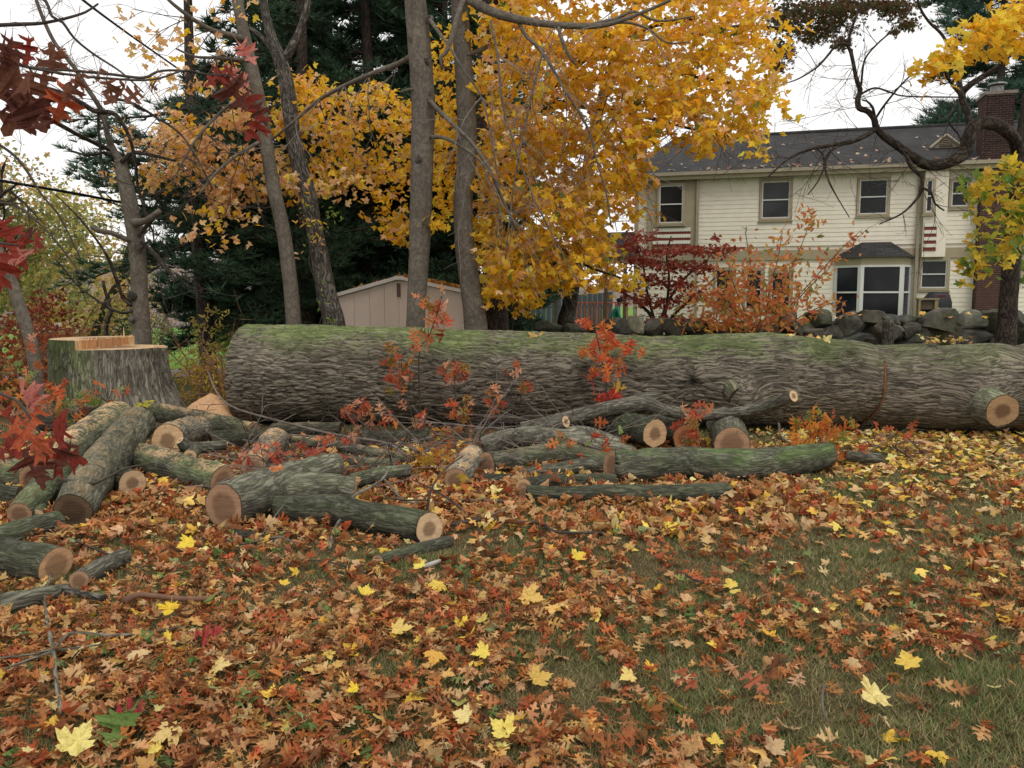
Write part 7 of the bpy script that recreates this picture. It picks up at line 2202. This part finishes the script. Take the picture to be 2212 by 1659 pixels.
# single leaves one can point out
SPECIAL = [(1086, 1618, 62, 'maple', (0.80, 0.66, 0.16), 'large lemon yellow maple leaf at the bottom centre of the lawn'), (168, 1646, 74, 'maple', (0.80, 0.70, 0.24), 'large pale yellow maple leaf cut by the bottom edge at the left'), (362, 1622, 66, 'maple', (0.72, 0.53, 0.20), 'creamy tan maple leaf near the bottom edge left of centre'),
           (1000, 1587, 46, 'maple', (0.78, 0.66, 0.28), 'cream yellow maple leaf just above the large lemon yellow one'), (262, 1608, 92, 'oak', (0.13, 0.21, 0.05), 'big bright green oak leaf near the bottom left corner'), (405, 1199, 42, 'maple', (0.80, 0.62, 0.07), 'bright yellow maple leaf below the thick pale scarred log'),
           (368, 1347, 44, 'maple', (0.78, 0.56, 0.05), 'golden yellow maple leaf on edge left of centre'), (1146, 1320, 62, 'maple', (0.70, 0.48, 0.14), 'wide tan and yellow maple leaf in the middle of the lawn'), (945, 1293, 44, 'maple', (0.74, 0.54, 0.10), 'curled golden maple leaf right of the small thin log'), (906, 1251, 32, 'maple', (0.80, 0.68, 0.14), 'small lemon maple leaf below the thin straight log'),
           (1040, 1445, 46, 'maple', (0.80, 0.64, 0.12), 'upright bright yellow maple leaf in the centre of the lawn'), (940, 1454, 48, 'maple', (0.70, 0.40, 0.08), 'orange maple leaf beside a red oak leaf at centre'), (1166, 1503, 56, 'maple', (0.62, 0.42, 0.10), 'curled two toned tan maple leaf right of centre'), (1356, 1500, 42, 'maple', (0.76, 0.60, 0.20), 'narrow pale yellow maple leaf on the green patch'),
           (1884, 1543, 66, 'maple', (0.78, 0.66, 0.27), 'long pale yellow maple leaf at the lower right'), (1960, 1462, 50, 'maple', (0.74, 0.52, 0.10), 'half gold half tan maple leaf at the lower right'), (764, 1528, 30, 'maple', (0.80, 0.60, 0.05), 'small vivid yellow maple leaf at lower centre left'), (1250, 1229, 40, 'maple', (0.78, 0.58, 0.08), 'yellow maple leaf right of the split ended log'),
           (1451, 1160, 34, 'maple', (0.80, 0.66, 0.10), 'bright yellow maple leaf below the thin dark log'), (1578, 1287, 34, 'maple', (0.78, 0.58, 0.12), 'lone yellow maple leaf on the right lawn'), (474, 1472, 42, 'maple', (0.76, 0.60, 0.24), 'pale cream maple leaf at left centre'), (300, 1452, 42, 'maple', (0.68, 0.50, 0.26), 'folded beige maple leaf at the left'),
           (790, 1308, 36, 'maple', (0.80, 0.62, 0.10), 'folded lemon yellow maple leaf below the thin straight log'), (866, 1393, 54, 'maple', (0.72, 0.54, 0.16), 'pale and orange maple leaf left of the centre'), (1480, 1495, 60, 'oak', (0.36, 0.11, 0.05), 'rusty red oak leaf on green grass right of centre'), (1625, 1505, 62, 'oak', (0.38, 0.12, 0.06), 'spread red brown oak leaf on the grass at the right'),
           (290, 1580, 60, 'oak', (0.34, 0.04, 0.04), 'crimson oak leaf in the lower left'), (440, 1400, 60, 'oak', (0.36, 0.05, 0.045), 'deep red oak leaf left of centre'), (2100, 1410, 60, 'oak', (0.30, 0.10, 0.05), 'brown red oak leaf pile top leaf at the right edge'), (1545, 1640, 34, 'maple', (0.74, 0.54, 0.10), 'small golden maple leaf at the bottom right of centre')]
for px, py, sz, kd, c, lb in SPECIAL:
    p = on_ground(px, py); p[2] += 0.075
    d = np.linalg.norm(p - np.array([0, 0, CAMZ]))
    tilt = np.array([[lr.normal() * 0.15, -0.45 + lr.normal() * 0.1, 1.0]])
    R1 = rot_from(tilt, np.array([lr.uniform(0, 6.28)]))[0]
    o = leaf_object('fallen_leaf', kd, 'leaf', p, R1, sz / FPX * d * (0.86 if kd == 'maple' else 1.0), c)
    tag(o, lb, 'leaf', 'single bright leaves on the lawn')

# leaves caught on the logs, on the felled trunk and at the foot of the wall
gl = Geo()
cp, cc_ = [], []
for px, py, D, n, sx in ((2040, 735, 17.2, 40, 60), (1700, 738, 17.2, 24, 80), (1380, 735, 17.3, 20, 60)):
    q = np.array([at(px, py, D) + lr.normal(size=3) * np.array([sx / FPX * D * 0.5, 0.15, 0.05]) for _ in range(n)])
    cp.append(q); cc_.append(palette(YEL + TAN, n, lr))
for px, py, D in ((1690, 727, 10.1), (1740, 728, 10.1), (1790, 735, 10.0), (1640, 735, 10.1), (1380, 737, 10.2), (1150, 726, 10.3), (2090, 676, 17.7), (2130, 684, 17.7), (1820, 684, 17.7), (1850, 678, 17.7), (1990, 676, 17.7), (2060, 684, 17.7)):
    q = np.array([at(px, py, D) + lr.normal(size=3) * np.array([0.05, 0.05, 0.008]) for _ in range(2)])
    cp.append(q); cc_.append(palette(YEL + TAN, 2, lr))
cp, cc_ = np.vstack(cp), np.vstack(cc_)
scatter(gl, 'maple_s', cp, rot_from(lr.normal(size=cp.shape) * 0.4 + [0, -0.3, 1], lr.uniform(0, 6.28, len(cp))), lr.uniform(0.09, 0.13, len(cp)), cc_, lr)
tag(link('caught_leaves', gl.mesh('caught_leaves', M['leaf'])), 'loose yellow leaves caught on the wall stones and on top of the felled trunk', 'leaves', kind='stuff')
# litter drifted around and between the logs
dn = 4200
dx_ = lr.uniform(-5.2, 2.6, dn); dy_ = lr.uniform(5.4, 9.1, dn)
dz_ = ground(dx_, dy_) + np.abs(lr.normal(size=dn)) * 0.035 + 0.02
dm = lr.random(dn) < 0.34
dc = palette(RED, dn, lr, 0.2); tn = lr.random(dn) < 0.2; dc[tn] = palette(TAN, int(tn.sum()), lr); dc[dm] = palette(YEL + TAN + TAN, int(dm.sum()), lr)
gd = Geo()
dP = clear_of_logs(np.c_[dx_, dy_, dz_]); dn = len(dP); dm, dc = dm[KEPT[0]], dc[KEPT[0]]; dR = rot_from(lr.normal(size=(dn, 3)) * 0.6 + [0, -0.2, 1], lr.uniform(0, 6.28, dn)); dS = lr.uniform(0.07, 0.12, dn)
for m_, kd in ((True, 'maple_s'), (False, 'oak_s')):
    scatter(gd, kd, dP[dm == m_], dR[dm == m_], dS[dm == m_], dc[dm == m_], lr)
tag(link('leaf_litter', gd.mesh('leaf_litter', M['leaf'])), 'brown leaves drifted between the sawn logs', 'leaves', kind='stuff')

# ------------------------------------------------------------------ heaps of sawdust and chips
def heap(name, label, px, py, D, rx, ry, h, seed):
    c = at(px, py, D); r = np.random.default_rng(seed)
    zg = float(ground(c[0], D))
    n, m = 14, 36
    V = []
    for i in range(n):
        f = i / (n - 1)
        th = np.linspace(0, 2 * pi, m, endpoint=False)
        k = 1 + 0.25 * noise3(np.c_[np.cos(th) * 1.5, np.sin(th) * 1.5, th * 0 + seed])
        x, y = c[0] + rx * f * np.cos(th) * k, D + ry * f * np.sin(th) * k
        z = ground(x, y) + h * (1 - f ** 1.3) - 0.02 * f + 0.05 * h * noise3(np.c_[x * 9, y * 9, x * 0])
        V.append(np.c_[x, y, z])
    V = np.vstack(V)
    i = np.arange(n - 1)[:, None] * m + np.arange(m)[None, :]
    j = np.arange(n - 1)[:, None] * m + (np.arange(m)[None, :] + 1) % m
    g = Geo().add(V, np.stack([i, i + m, j + m, j], -1).reshape(-1, 4))
    o = solo(name, g, M['sawdust'], label, 'sawdust', (c[0], D, zg), True)


heap('sawdust_heap', 'tan sawdust heap between the stump and the butt of the felled trunk', 455, 868, 10.6, 0.52, 0.5, 0.42, 1)
heap('sawdust_heap', 'low sawdust spill on the leaves below the saw kerf at the right', 1985, 968, 9.0, 0.34, 0.3, 0.08, 2)
heap('sawdust_heap', 'thin sawdust streak behind the long mossy log by the stump', 375, 882, 10.0, 0.4, 0.25, 0.12, 3)
heap('sawdust_heap', 'pale wood chips on the ground at the far left edge by the leaning trunk', 10, 815, 11.8, 0.6, 0.4, 0.22, 4)

# ------------------------------------------------------------------ oak sprigs still standing in the pile
SAL = [(0.60, 0.17, 0.08), (0.64, 0.24, 0.12), (0.54, 0.13, 0.06), (0.58, 0.24, 0.07), (0.66, 0.36, 0.22), (0.40, 0.10, 0.05), (0.34, 0.22, 0.06)]
MIX = [(0.55, 0.16, 0.05), (0.18, 0.26, 0.07), (0.60, 0.24, 0.08), (0.46, 0.09, 0.04), (0.30, 0.36, 0.14)]
SPRIGS = [
    ('coral red oak sprig rising highest in front of the shed', [(905, 770), (925, 730), (940, 690), (955, 640)], [(950, 650, 20, 8), (935, 668, 16, 6), (945, 690, 18, 8), (925, 712, 14, 4)], 9.45, SAL, 0.125),
    ('orange oak sprig hanging on the middle of the felled trunk, left cluster', [(890, 900), (872, 830), (865, 770), (850, 740)], [(860, 800, 26, 14), (880, 790, 16, 6), (848, 752, 14, 5), (905, 738, 16, 5), (893, 750, 12, 4), (860, 830, 20, 6)], 9.5, SAL + [(0.30, 0.22, 0.06)], 0.12),
    ('small pale orange oak sprig right of the left cluster on the trunk', [(985, 880), (982, 830), (978, 775)], [(980, 785, 16, 7), (985, 808, 12, 4), (975, 820, 14, 3)], 9.55, SAL, 0.12),
    ('tall orange oak sprig below the middle of the felled trunk', [(1005, 985), (1002, 930), (998, 870)], [(995, 868, 14, 5), (1002, 890, 16, 6), (1010, 915, 16, 6), (1000, 945, 18, 5)], 9.2, SAL, 0.12),
    ('salmon oak sprig with five leaves right of the tall one', [(1090, 910), (1078, 885), (1068, 850)], [(1068, 850, 12, 4), (1060, 875, 14, 4), (1072, 862, 12, 3)], 9.3, SAL, 0.125),
    ('two red oak leaves high on the trunk face near its middle', [(1105, 850), (1098, 820), (1090, 800)], [(1088, 806, 8, 2), (1120, 800, 6, 1), (1130, 838, 10, 4), (1122, 790, 5, 1)], 9.6, SAL, 0.14),
    ('red orange oak sprig at lower left of the trunk face', [(800, 985), (785, 930), (780, 870)], [(785, 870, 20, 7), (755, 898, 14, 5), (795, 890, 14, 4), (790, 925, 16, 5), (818, 922, 10, 3)], 9.3, SAL, 0.12),
    ('spray of scarlet oak leaves low in front of the trunk shadow', [(960, 1000), (900, 960), (850, 905)], [(852, 902, 16, 5), (912, 905, 16, 6), (905, 940, 26, 9), (950, 945, 28, 10), (925, 965, 30, 9)], 9.1, SAL, 0.12),
    ('large vermilion oak sprig drooping over the mossy top of the trunk', [(1310, 840), (1300, 780), (1290, 730), (1280, 690)], [(1285, 705, 20, 8), (1310, 735, 26, 12), (1275, 760, 14, 6), (1325, 770, 24, 14), (1310, 790, 20, 8), (1285, 800, 12, 4)], 9.3, [(0.62, 0.15, 0.06), (0.66, 0.20, 0.08), (0.56, 0.10, 0.05), (0.62, 0.26, 0.06)], 0.13),
    ('crimson oak sprig above the long crooked branch', [(1350, 930), (1335, 880), (1320, 840)], [(1320, 845, 12, 5), (1312, 862, 16, 6), (1338, 866, 16, 6), (1328, 885, 12, 5)], 9.05, [(0.56, 0.08, 0.05), (0.50, 0.06, 0.05), (0.62, 0.40, 0.06)], 0.13),
    ('orange green oak sprig between the two bright cut ends', [(1520, 980), (1505, 930), (1495, 870)], [(1495, 880, 18, 7), (1510, 905, 18, 6), (1475, 915, 14, 4), (1500, 935, 22, 7), (1485, 950, 14, 4)], 8.3, MIX + SAL, 0.11),
    ('bushy orange oak bough at the right end of the long mossy log', [(1850, 1010), (1790, 985), (1770, 940), (1765, 895)], [(1760, 905, 24, 10), (1722, 915, 12, 6), (1790, 930, 26, 14), (1770, 960, 30, 18), (1740, 975, 22, 10), (1800, 975, 26, 10), (1765, 1010, 26, 12), (1835, 905, 14, 5), (1785, 990, 24, 8)], 7.9, [(0.62, 0.24, 0.05), (0.58, 0.18, 0.05), (0.64, 0.30, 0.06), (0.24, 0.26, 0.06), (0.56, 0.15, 0.06)], 0.10),
    ('green and orange leaves lying over the silvery ridged log', [(1300, 980), (1260, 960), (1215, 945)], [(1210, 955, 14, 4), (1262, 968, 18, 6), (1300, 950, 18, 6), (1330, 940, 14, 3), (1240, 1000, 10, 3), (1270, 985, 14, 4)], 7.8, MIX, 0.10),
    ('dense heap of pinkish red oak leaves behind the thick pale scarred log', [(720, 1005), (640, 985), (560, 995)], [(560, 990, 44, 20), (610, 995, 40, 18), (530, 1000, 26, 8), (720, 972, 40, 14), (660, 985, 30, 10)], 7.6, [(0.60, 0.24, 0.14), (0.62, 0.18, 0.10), (0.58, 0.30, 0.20), (0.52, 0.12, 0.07)], 0.10),
    ('mixed green and red oak seedling leaves at the foot of the stump', [(160, 960), (200, 905), (220, 860)], [(165, 862, 30, 9), (215, 860, 30, 10), (255, 880, 22, 7), (190, 890, 34, 9), (270, 895, 18, 6), (145, 905, 24, 7)], 9.0, MIX, 0.12),
    ('single bright yellow green oak leaf in front of the stump', [(330, 920), (318, 890), (305, 865)], [(305, 868, 5, 2)], 9.3, [(0.55, 0.50, 0.06)], 0.18),
    ('golden olive oak sprig left of the orange dusted short log', [(920, 1075), (930, 1035), (945, 1005)], [(930, 1000, 30, 12), (950, 1025, 26, 12), (905, 1020, 22, 8), (960, 990, 20, 6)], 7.4, [(0.48, 0.24, 0.03), (0.42, 0.26, 0.04), (0.52, 0.18, 0.04)], 0.10),
    ('mixed red and green leaves at the left edge behind the red branch', [(30, 900), (50, 850), (60, 800)], [(40, 800, 50, 12), (90, 820, 30, 8), (20, 840, 30, 8), (120, 850, 24, 8), (140, 880, 26, 8), (70, 870, 40, 10)], 9.2, MIX + SAL, 0.12),
    ('few orange oak leaves on the ground between the trunk and the kerf', [(1960, 960), (1930, 935), (1915, 925)], [(1920, 930, 24, 7), (1960, 935, 16, 4)], 9.15, SAL, 0.11)]
sr = np.random.default_rng(303)
for lb, stem, cl, D, cols, sz in SPRIGS:
    pts = [at(a, b, D) for a, b in stem]
    base = pts[0].copy(); base[2] = float(ground(base[0], D + 0.15))
    root = thing('oak_sprig', lb, 'oak sprig', base, 'oak sprigs sprouting among the logs')
    g = Geo()
    g.tube(np.vstack([[base + np.array([0, 0.15, -0.03])], pts]), np.linspace(0.010, 0.004, len(pts) + 1), 5, 0.05, False, 0.1)
    PS_ = np.array(pts)
    for cx_, cy_, sp_, n in cl:
        c = at(cx_, cy_, D)
        a = PS_[np.argmin(np.linalg.norm(PS_ - c, axis=1))]
        g.tube(np.array([a, (a + c) / 2 + sr.normal(size=3) * 0.02 + [0, 0, 0.02], c]), [0.005, 0.004, 0.003], 4, 0.05, False)
        for _ in range(max(1, int(n * 0.95))):
            q = c + sr.normal(size=3) * np.array([1, 1.0, 1]) * sp_ / FPX * D * 0.8
            nrm = np.array([[sr.normal() * 0.8, -0.7 + sr.normal() * 0.5, 0.4 + sr.normal() * 0.7]])
            # tips hang down and outward
            R1 = rot_from(nrm, np.array([pi + sr.normal() * 1.3]))[0]
            leaf_object('leaf', 'oak', 'crown', q, R1, sz * sr.uniform(1.0, 1.5), palette(cols, 1, sr, 0.12)[0] * 1.08, root)
    part('stem', g, M['dark_twig'], root, True)

# ------------------------------------------------------------------ the near red oak branches at the left
sap_x, sap_y = -2.35, 2.5
sap = thing('red_oak_sapling', 'near red oak branches with large dark red lobed leaves along the left edge', 'sapling', (sap_x, sap_y, float(ground(sap_x, sap_y))))
g = Geo(); g.tube(np.array([(sap_x, sap_y, -0.1), (sap_x + 0.02, sap_y, 1.0), (sap_x - 0.03, sap_y, 2.0), (sap_x + 0.02, sap_y, 3.0), (sap_x + 0.05, sap_y, 3.6)]), [0.045, 0.04, 0.033, 0.022, 0.01], 12, 0.06, True, 0.08)
part('trunk', g, M['smooth_bark'], sap, True)
NB = [[(-500, 130, 2.4, 20), (-200, 80, 2.35, 12), (0, 96, 2.3, 7), (40, 112, 2.3, 5), (75, 165, 2.28, 4)],
      [(-480, 200, 2.4, 18), (-160, 170, 2.3, 10), (0, 132, 2.25, 7), (60, 145, 2.2, 6), (140, 160, 2.2, 5), (240, 170, 2.25, 5), (330, 172, 2.35, 4), (400, 152, 2.5, 4), (440, 160, 2.6, 3), (500, 165, 2.7, 3), (545, 200, 2.75, 3)],
      [(-500, 560, 2.4, 16), (-150, 540, 2.2, 8), (0, 525, 2.1, 5), (40, 530, 2.1, 4)],
      [(-480, 780, 2.4, 18), (-200, 790, 2.2, 10), (0, 850, 2.05, 7), (50, 880, 2.0, 6), (90, 940, 2.0, 4)]]
for bp in NB:
    g = Geo(); pxtube(g, bp, 8, 0.03, 0.1)
    part('branch', g, M['dark_twig'], sap, True)
DR = (0.14, 0.048, 0.034); CR = (0.29, 0.05, 0.034); PK = (0.60, 0.24, 0.20); OR_ = (0.48, 0.12, 0.055); BR = (0.22, 0.095, 0.058)
NEAR = [(8, 128, 95, 200, DR), (30, 165, 120, 170, BR), (62, 175, 110, 150, DR), (18, 200, 110, 190, DR), (50, 215, 130, 185, BR), (95, 185, 95, 160, BR), (112, 140, 70, 30, BR), (118, 118, 50, 10, BR), (62, 250, 90, 175, DR), (30, 240, 80, 200, DR), (100, 230, 70, 160, DR), (140, 212, 88, 170, OR_), (160, 190, 60, 160, BR), (165, 165, 60, 140, BR), (62, 100, 60, 215, CR), (20, 105, 70, 180, DR), (210, 160, 62, 170, BR), (235, 190, 55, 180, BR), (262, 198, 66, 150, BR), (290, 205, 50, 150, BR), (328, 185, 34, 175, BR),
        (478, 158, 68, 190, CR), (500, 190, 92, 180, DR), (505, 165, 50, 150, PK), (535, 212, 66, 190, CR), (528, 112, 56, 185, PK), (552, 262, 70, 185, CR), (525, 180, 50, 130, PK), (560, 240, 50, 190, DR),
        (12, 500, 80, 190, CR), (30, 530, 100, 200, CR), (8, 570, 95, 180, CR), (58, 508, 64, 140, DR), (78, 520, 54, 160, CR), (40, 550, 70, 170, PK),
        (62, 858, 78, 60, PK), (70, 895, 70, 170, OR_), (22, 915, 118, 200, CR), (48, 935, 90, 170, OR_), (112, 915, 78, 100, CR), (125, 940, 70, 150, CR), (85, 962, 84, 175, OR_), (60, 990, 92, 170, DR), (90, 1000, 90, 185, DR), (122, 985, 92, 190, CR), (145, 975, 66, 195, DR), (20, 960, 80, 200, CR)]
for px, py, sz, ang, c in NEAR:
    D = (2.05 if py > 700 else 2.2) + sr.normal() * 0.08 + (0.55 if px > 440 else 0)
    q = at(px, py, D)
    nrm = np.array([[sr.normal() * 0.6, -1.0, 0.25 + sr.normal() * 0.5]])
    R0 = rot_from(nrm, np.array([0.0]))[0]
    a = radians(ang + sr.normal() * 38)
    S2 = np.array([[cos(a), -sin(a), 0], [sin(a), cos(a), 0], [0, 0, 1]])
    leaf_object('leaf', 'oak', 'crown', q, R0 @ S2, sz / FPX * D * 1.05, np.array(c) * sr.uniform(0.85, 1.15), sap)

# ------------------------------------------------------------------ loose sticks and twigs on the ground
M['bleached'] = plain('bleached_wood', (0.42, 0.40, 0.36), 0.9, 0.1, 0.25, 20, 0.3)
TWIGS = [
    ('long dark forked twig stretching right from the split ended log', [(923, 1115, 5.9, 9), (969, 1133, 5.75, 9), (1036, 1123, 5.85, 9), (1110, 1128, 5.82, 9), (1171, 1131, 5.8, 8), (1202, 1149, 5.65, 7), (1305, 1151, 5.65, 6)], [[(1018, 1122, 5.8, 6), (975, 1082, 6.0, 5), (925, 1052, 6.15, 4), (890, 1036, 6.2, 3)], [(1030, 1128, 5.78, 4), (1040, 1160, 5.55, 3), (1056, 1182, 5.4, 3)]], 'dark_twig'),
    ('pale thin twig lying behind the dark forked twig', [(830, 1035, 6.5, 5), (885, 1085, 6.25, 5), (1000, 1081, 6.3, 5), (1102, 1085, 6.28, 5), (1060, 1115, 6.0, 3)], [], 'twig'),
    ('bare whip arching from the sawdust heap across the log pile', [(448, 800, 9.9, 3), (470, 850, 9.7, 4), (505, 880, 9.4, 4), (590, 906, 9.0, 5), (720, 938, 8.5, 6), (833, 957, 8.0, 6), (878, 985, 7.7, 6)], [[(760, 945, 8.3, 5), (700, 965, 8.1, 4), (640, 985, 7.9, 3)], [(833, 957, 8, 5), (850, 1000, 7.6, 4), (860, 1035, 7.2, 3)]], 'twig'),
    ('upright forked stick pointing at the camera at the lower left', [(110, 1240, 4.85, 5), (101, 1270, 4.65, 6), (97, 1303, 4.4, 7), (105, 1360, 4.05, 8), (115, 1405, 3.8, 11), (119, 1450, 3.55, 10), (124, 1490, 3.35, 10), (133, 1540, 3.1, 11)], [[(116, 1405, 3.8, 9), (155, 1368, 3.95, 7), (240, 1372, 3.92, 6), (330, 1365, 3.96, 5), (400, 1352, 4.0, 3)], [(113, 1402, 3.8, 6), (60, 1415, 3.75, 5), (-20, 1422, 3.72, 4)], [(112, 1408, 3.78, 7), (50, 1430, 3.66, 6), (-30, 1462, 3.5, 5)], [(120, 1405, 3.8, 6), (160, 1400, 3.82, 5), (220, 1392, 3.85, 4)]], 'grey_log_bark'),
    ('thick broken stick beside the smooth grey log', [(138, 1273, 4.52, 14), (180, 1284, 4.47, 16), (228, 1292, 4.43, 15)], [], 'rough_bark'),
    ('peeled reddish stick right of the thick broken stick', [(268, 1297, 4.4, 17), (300, 1285, 4.46, 13), (340, 1288, 4.45, 12), (400, 1294, 4.42, 12), (463, 1292, 4.43, 11)], [], 'red_twig'),
    ('short thick grey forked twig propped on the scarred log', [(712, 1185, 5.5, 6), (720, 1150, 5.55, 7), (732, 1128, 5.6, 8), (745, 1110, 5.65, 8), (760, 1075, 5.8, 7), (820, 1040, 6.2, 6), (845, 1010, 6.6, 4)], [[(755, 1085, 5.75, 5), (700, 1082, 5.8, 4), (660, 1090, 5.8, 3)]], 'grey_log_bark'),
    ('thin curved twig standing up from the split ended log', [(922, 1122, 5.72, 6), (925, 1085, 5.72, 6), (935, 1050, 5.75, 5), (965, 1010, 5.9, 4), (1000, 985, 6.1, 3)], [[(925, 1080, 5.72, 4), (870, 1080, 5.8, 4), (830, 1070, 5.85, 3), (815, 1040, 5.9, 3)]], 'dark_twig'),
    ('dark twig across the near end of the leaning log', [(128, 1035, 6.05, 9), (190, 1045, 6.0, 8), (215, 1040, 6.0, 6), (270, 1012, 6.1, 5), (312, 1004, 6.2, 3)], [], 'dark_twig'),
    ('thin twig running through leaves below the leaning log', [(115, 1145, 5.7, 5), (190, 1180, 5.45, 5), (280, 1215, 5.1, 4), (340, 1250, 4.8, 3)], [], 'dark_twig'),
    ('thin twig curving under the scarred log', [(480, 1160, 5.6, 4), (520, 1175, 5.5, 4), (600, 1160, 5.6, 4), (640, 1175, 5.5, 3)], [[(560, 1165, 5.58, 3), (590, 1120, 5.65, 3), (625, 1075, 5.75, 2)]], 'twig'),
    ('small bleached stick below the thin straight log', [(912, 1224, 5.0, 9), (930, 1219, 5.05, 11), (950, 1211, 5.1, 8)], [], 'bleached'),
    ('pale curved twig on the grass at the lower right', [(2025 - 245, 1478, 3.38, 5), (1776, 1510, 3.24, 6), (1780, 1540, 3.12, 5), (1790, 1558, 3.05, 4)], [], 'twig'),
    ('twigs stripped bare beside the bushy orange bough', [(1682, 915, 8.6, 5), (1690, 945, 8.4, 5), (1740, 975, 8.2, 4), (1800, 1010, 7.9, 3)], [[(1745, 910, 8.5, 3), (1760, 930, 8.4, 3), (1775, 960, 8.2, 2)], [(1860, 985, 8, 4), (1900, 960, 8.1, 3), (1930, 935, 8.2, 2)]], 'twig'),
    ('thin twig lying in front of the felled trunk near the kerf', [(1930, 965, 9.0, 4), (1960, 985, 8.7, 4), (1975, 1000, 8.5, 3)], [[(1960, 945, 9.1, 3), (1990, 975, 8.8, 3), (2000, 990, 8.6, 2)]], 'dark_twig'),
    ('small dark twig lying right of the middle of the lawn', [(1470, 1235, 4.72, 4), (1500, 1252, 4.62, 5), (1530, 1262, 4.55, 3)], [], 'dark_twig'),
    ('thin dark twig left of the thin straight log', [(640, 1210, 5.0, 4), (700, 1212, 5.0, 4), (760, 1225, 4.92, 4), (800, 1215, 5.0, 3)], [[(760, 1225, 4.92, 3), (790, 1240, 4.8, 3)]], 'dark_twig')]
def resttube(g, pts, seg, step, wob, seed=0.0):
    P, R = (np.array(q) for q in zip(*[rest(a, b, d, w, 1.0, 0.045) for a, b, d, w in pts]))
    g.tube(P, R, seg, step, True, wob, None, True, 0.0, seed)


for lb, main, sub, mt in TWIGS:
    b = at(main[0][0], main[0][1], main[0][2])
    root = thing('twig', lb, 'twig', (b[0], b[1], float(ground(b[0], b[1]))), 'sticks and twigs lying on the lawn and logs')
    g = Geo(); resttube(g, main, 8, 0.03, 0.15, sum(map(ord, lb)) % 17)
    part('stem', g, M[mt], root, True)
    for s_ in sub:
        g = Geo(); resttube(g, s_, 6, 0.03, 0.12)
        part('side_shoot', g, M[mt], root, True)
# tangle of fine brush left in the pile
g = Geo(); rr = np.random.default_rng(404)
for _ in range(210):
    px = rr.uniform(480, 1350); py = rr.uniform(925, 1060) if px < 950 else rr.uniform(900, 985)
    D = float(np.interp(py, [900, 950, 1000, 1060], [9.6, 8.7, 7.9, 6.9]))
    grow(g, at(px, py, D), (rr.normal(), rr.normal() * 0.4, rr.normal() * 0.25 + 0.1), rr.uniform(0.2, 0.7), 0.006, 1, rr, 0.1, spread=0.5)
for _ in range(30):
    px = rr.uniform(1640, 2000); py = rr.uniform(925, 1010)
    grow(g, at(px, py, 8.4), (rr.normal(), rr.normal() * 0.4, rr.normal() * 0.25 + 0.1), rr.uniform(0.2, 0.5), 0.005, 1, rr, 0.1, spread=0.5)
for _ in range(40):
    px = rr.uniform(20, 480); py = rr.uniform(860, 1000)
    grow(g, at(px, py, float(np.interp(py, [860, 1000], [9.4, 7.4]))), (rr.normal(), rr.normal() * 0.4, rr.normal() * 0.25 + 0.1), rr.uniform(0.2, 0.5), 0.005, 1, rr, 0.1, spread=0.5)
tag(link('brush', g.mesh('brush', M['dark_twig'])), 'tangle of thin dark brush and twigs left among the sawn logs', 'brush', kind='stuff')
g = Geo()
for _ in range(70):
    px = rr.uniform(430, 1320); py = rr.uniform(940, 1070) if px < 950 else rr.uniform(905, 1000)
    D = float(np.interp(py, [900, 950, 1000, 1070], [9.3, 8.3, 7.5, 6.6]))
    grow(g, at(px, py, D), (rr.normal(), rr.normal() * 0.4, rr.normal() * 0.2 + 0.05), rr.uniform(0.4, 1.1), 0.008, 1, rr, 0.15, spread=0.5)
tag(link('brush', g.mesh('brush', M['twig'])), 'pale broken twigs scattered over the sawn logs', 'brush', kind='stuff')
# wood chips thrown by the saw round the stump and the pile
n_ = 900
cx_ = np.r_[lr.normal(-4.4, 0.9, 400), lr.normal(-2.6, 1.0, 300), lr.normal(0.6, 1.1, 200)]
cy_ = np.r_[lr.normal(9.3, 0.9, 400), lr.normal(7.2, 0.8, 300), lr.normal(7.6, 0.7, 200)]
cP = np.c_[cx_, cy_, ground(cx_, cy_) + lr.uniform(0.03, 0.09, n_)]
cR = rot_from(lr.normal(size=(n_, 3)) * 0.5 + [0, 0, 1], lr.uniform(0, 6.28, n_))
bx = np.array([(-1, -0.4, -0.12), (1, -0.3, -0.12), (0.9, 0.4, -0.12), (-0.8, 0.35, -0.12), (-0.9, -0.3, 0.12), (0.8, -0.3, 0.12), (0.9, 0.3, 0.12), (-1, 0.3, 0.12)])
bf = np.array([(0, 3, 2, 1), (4, 5, 6, 7), (0, 1, 5, 4), (1, 2, 6, 5), (2, 3, 7, 6), (3, 0, 4, 7)])
W_ = np.einsum('kij,vj->kvi', cR, bx) * lr.uniform(0.010, 0.032, n_)[:, None, None] + cP[:, None, :]
g = Geo().add(W_.reshape(-1, 3), (bf[None] + (np.arange(n_) * 8)[:, None, None]).reshape(-1, 4))
tag(link('wood_chips', g.mesh('wood_chips', M['raw_wood'])), 'fresh wood chips strewn around the stump and the sawn logs', 'wood chips', kind='stuff')
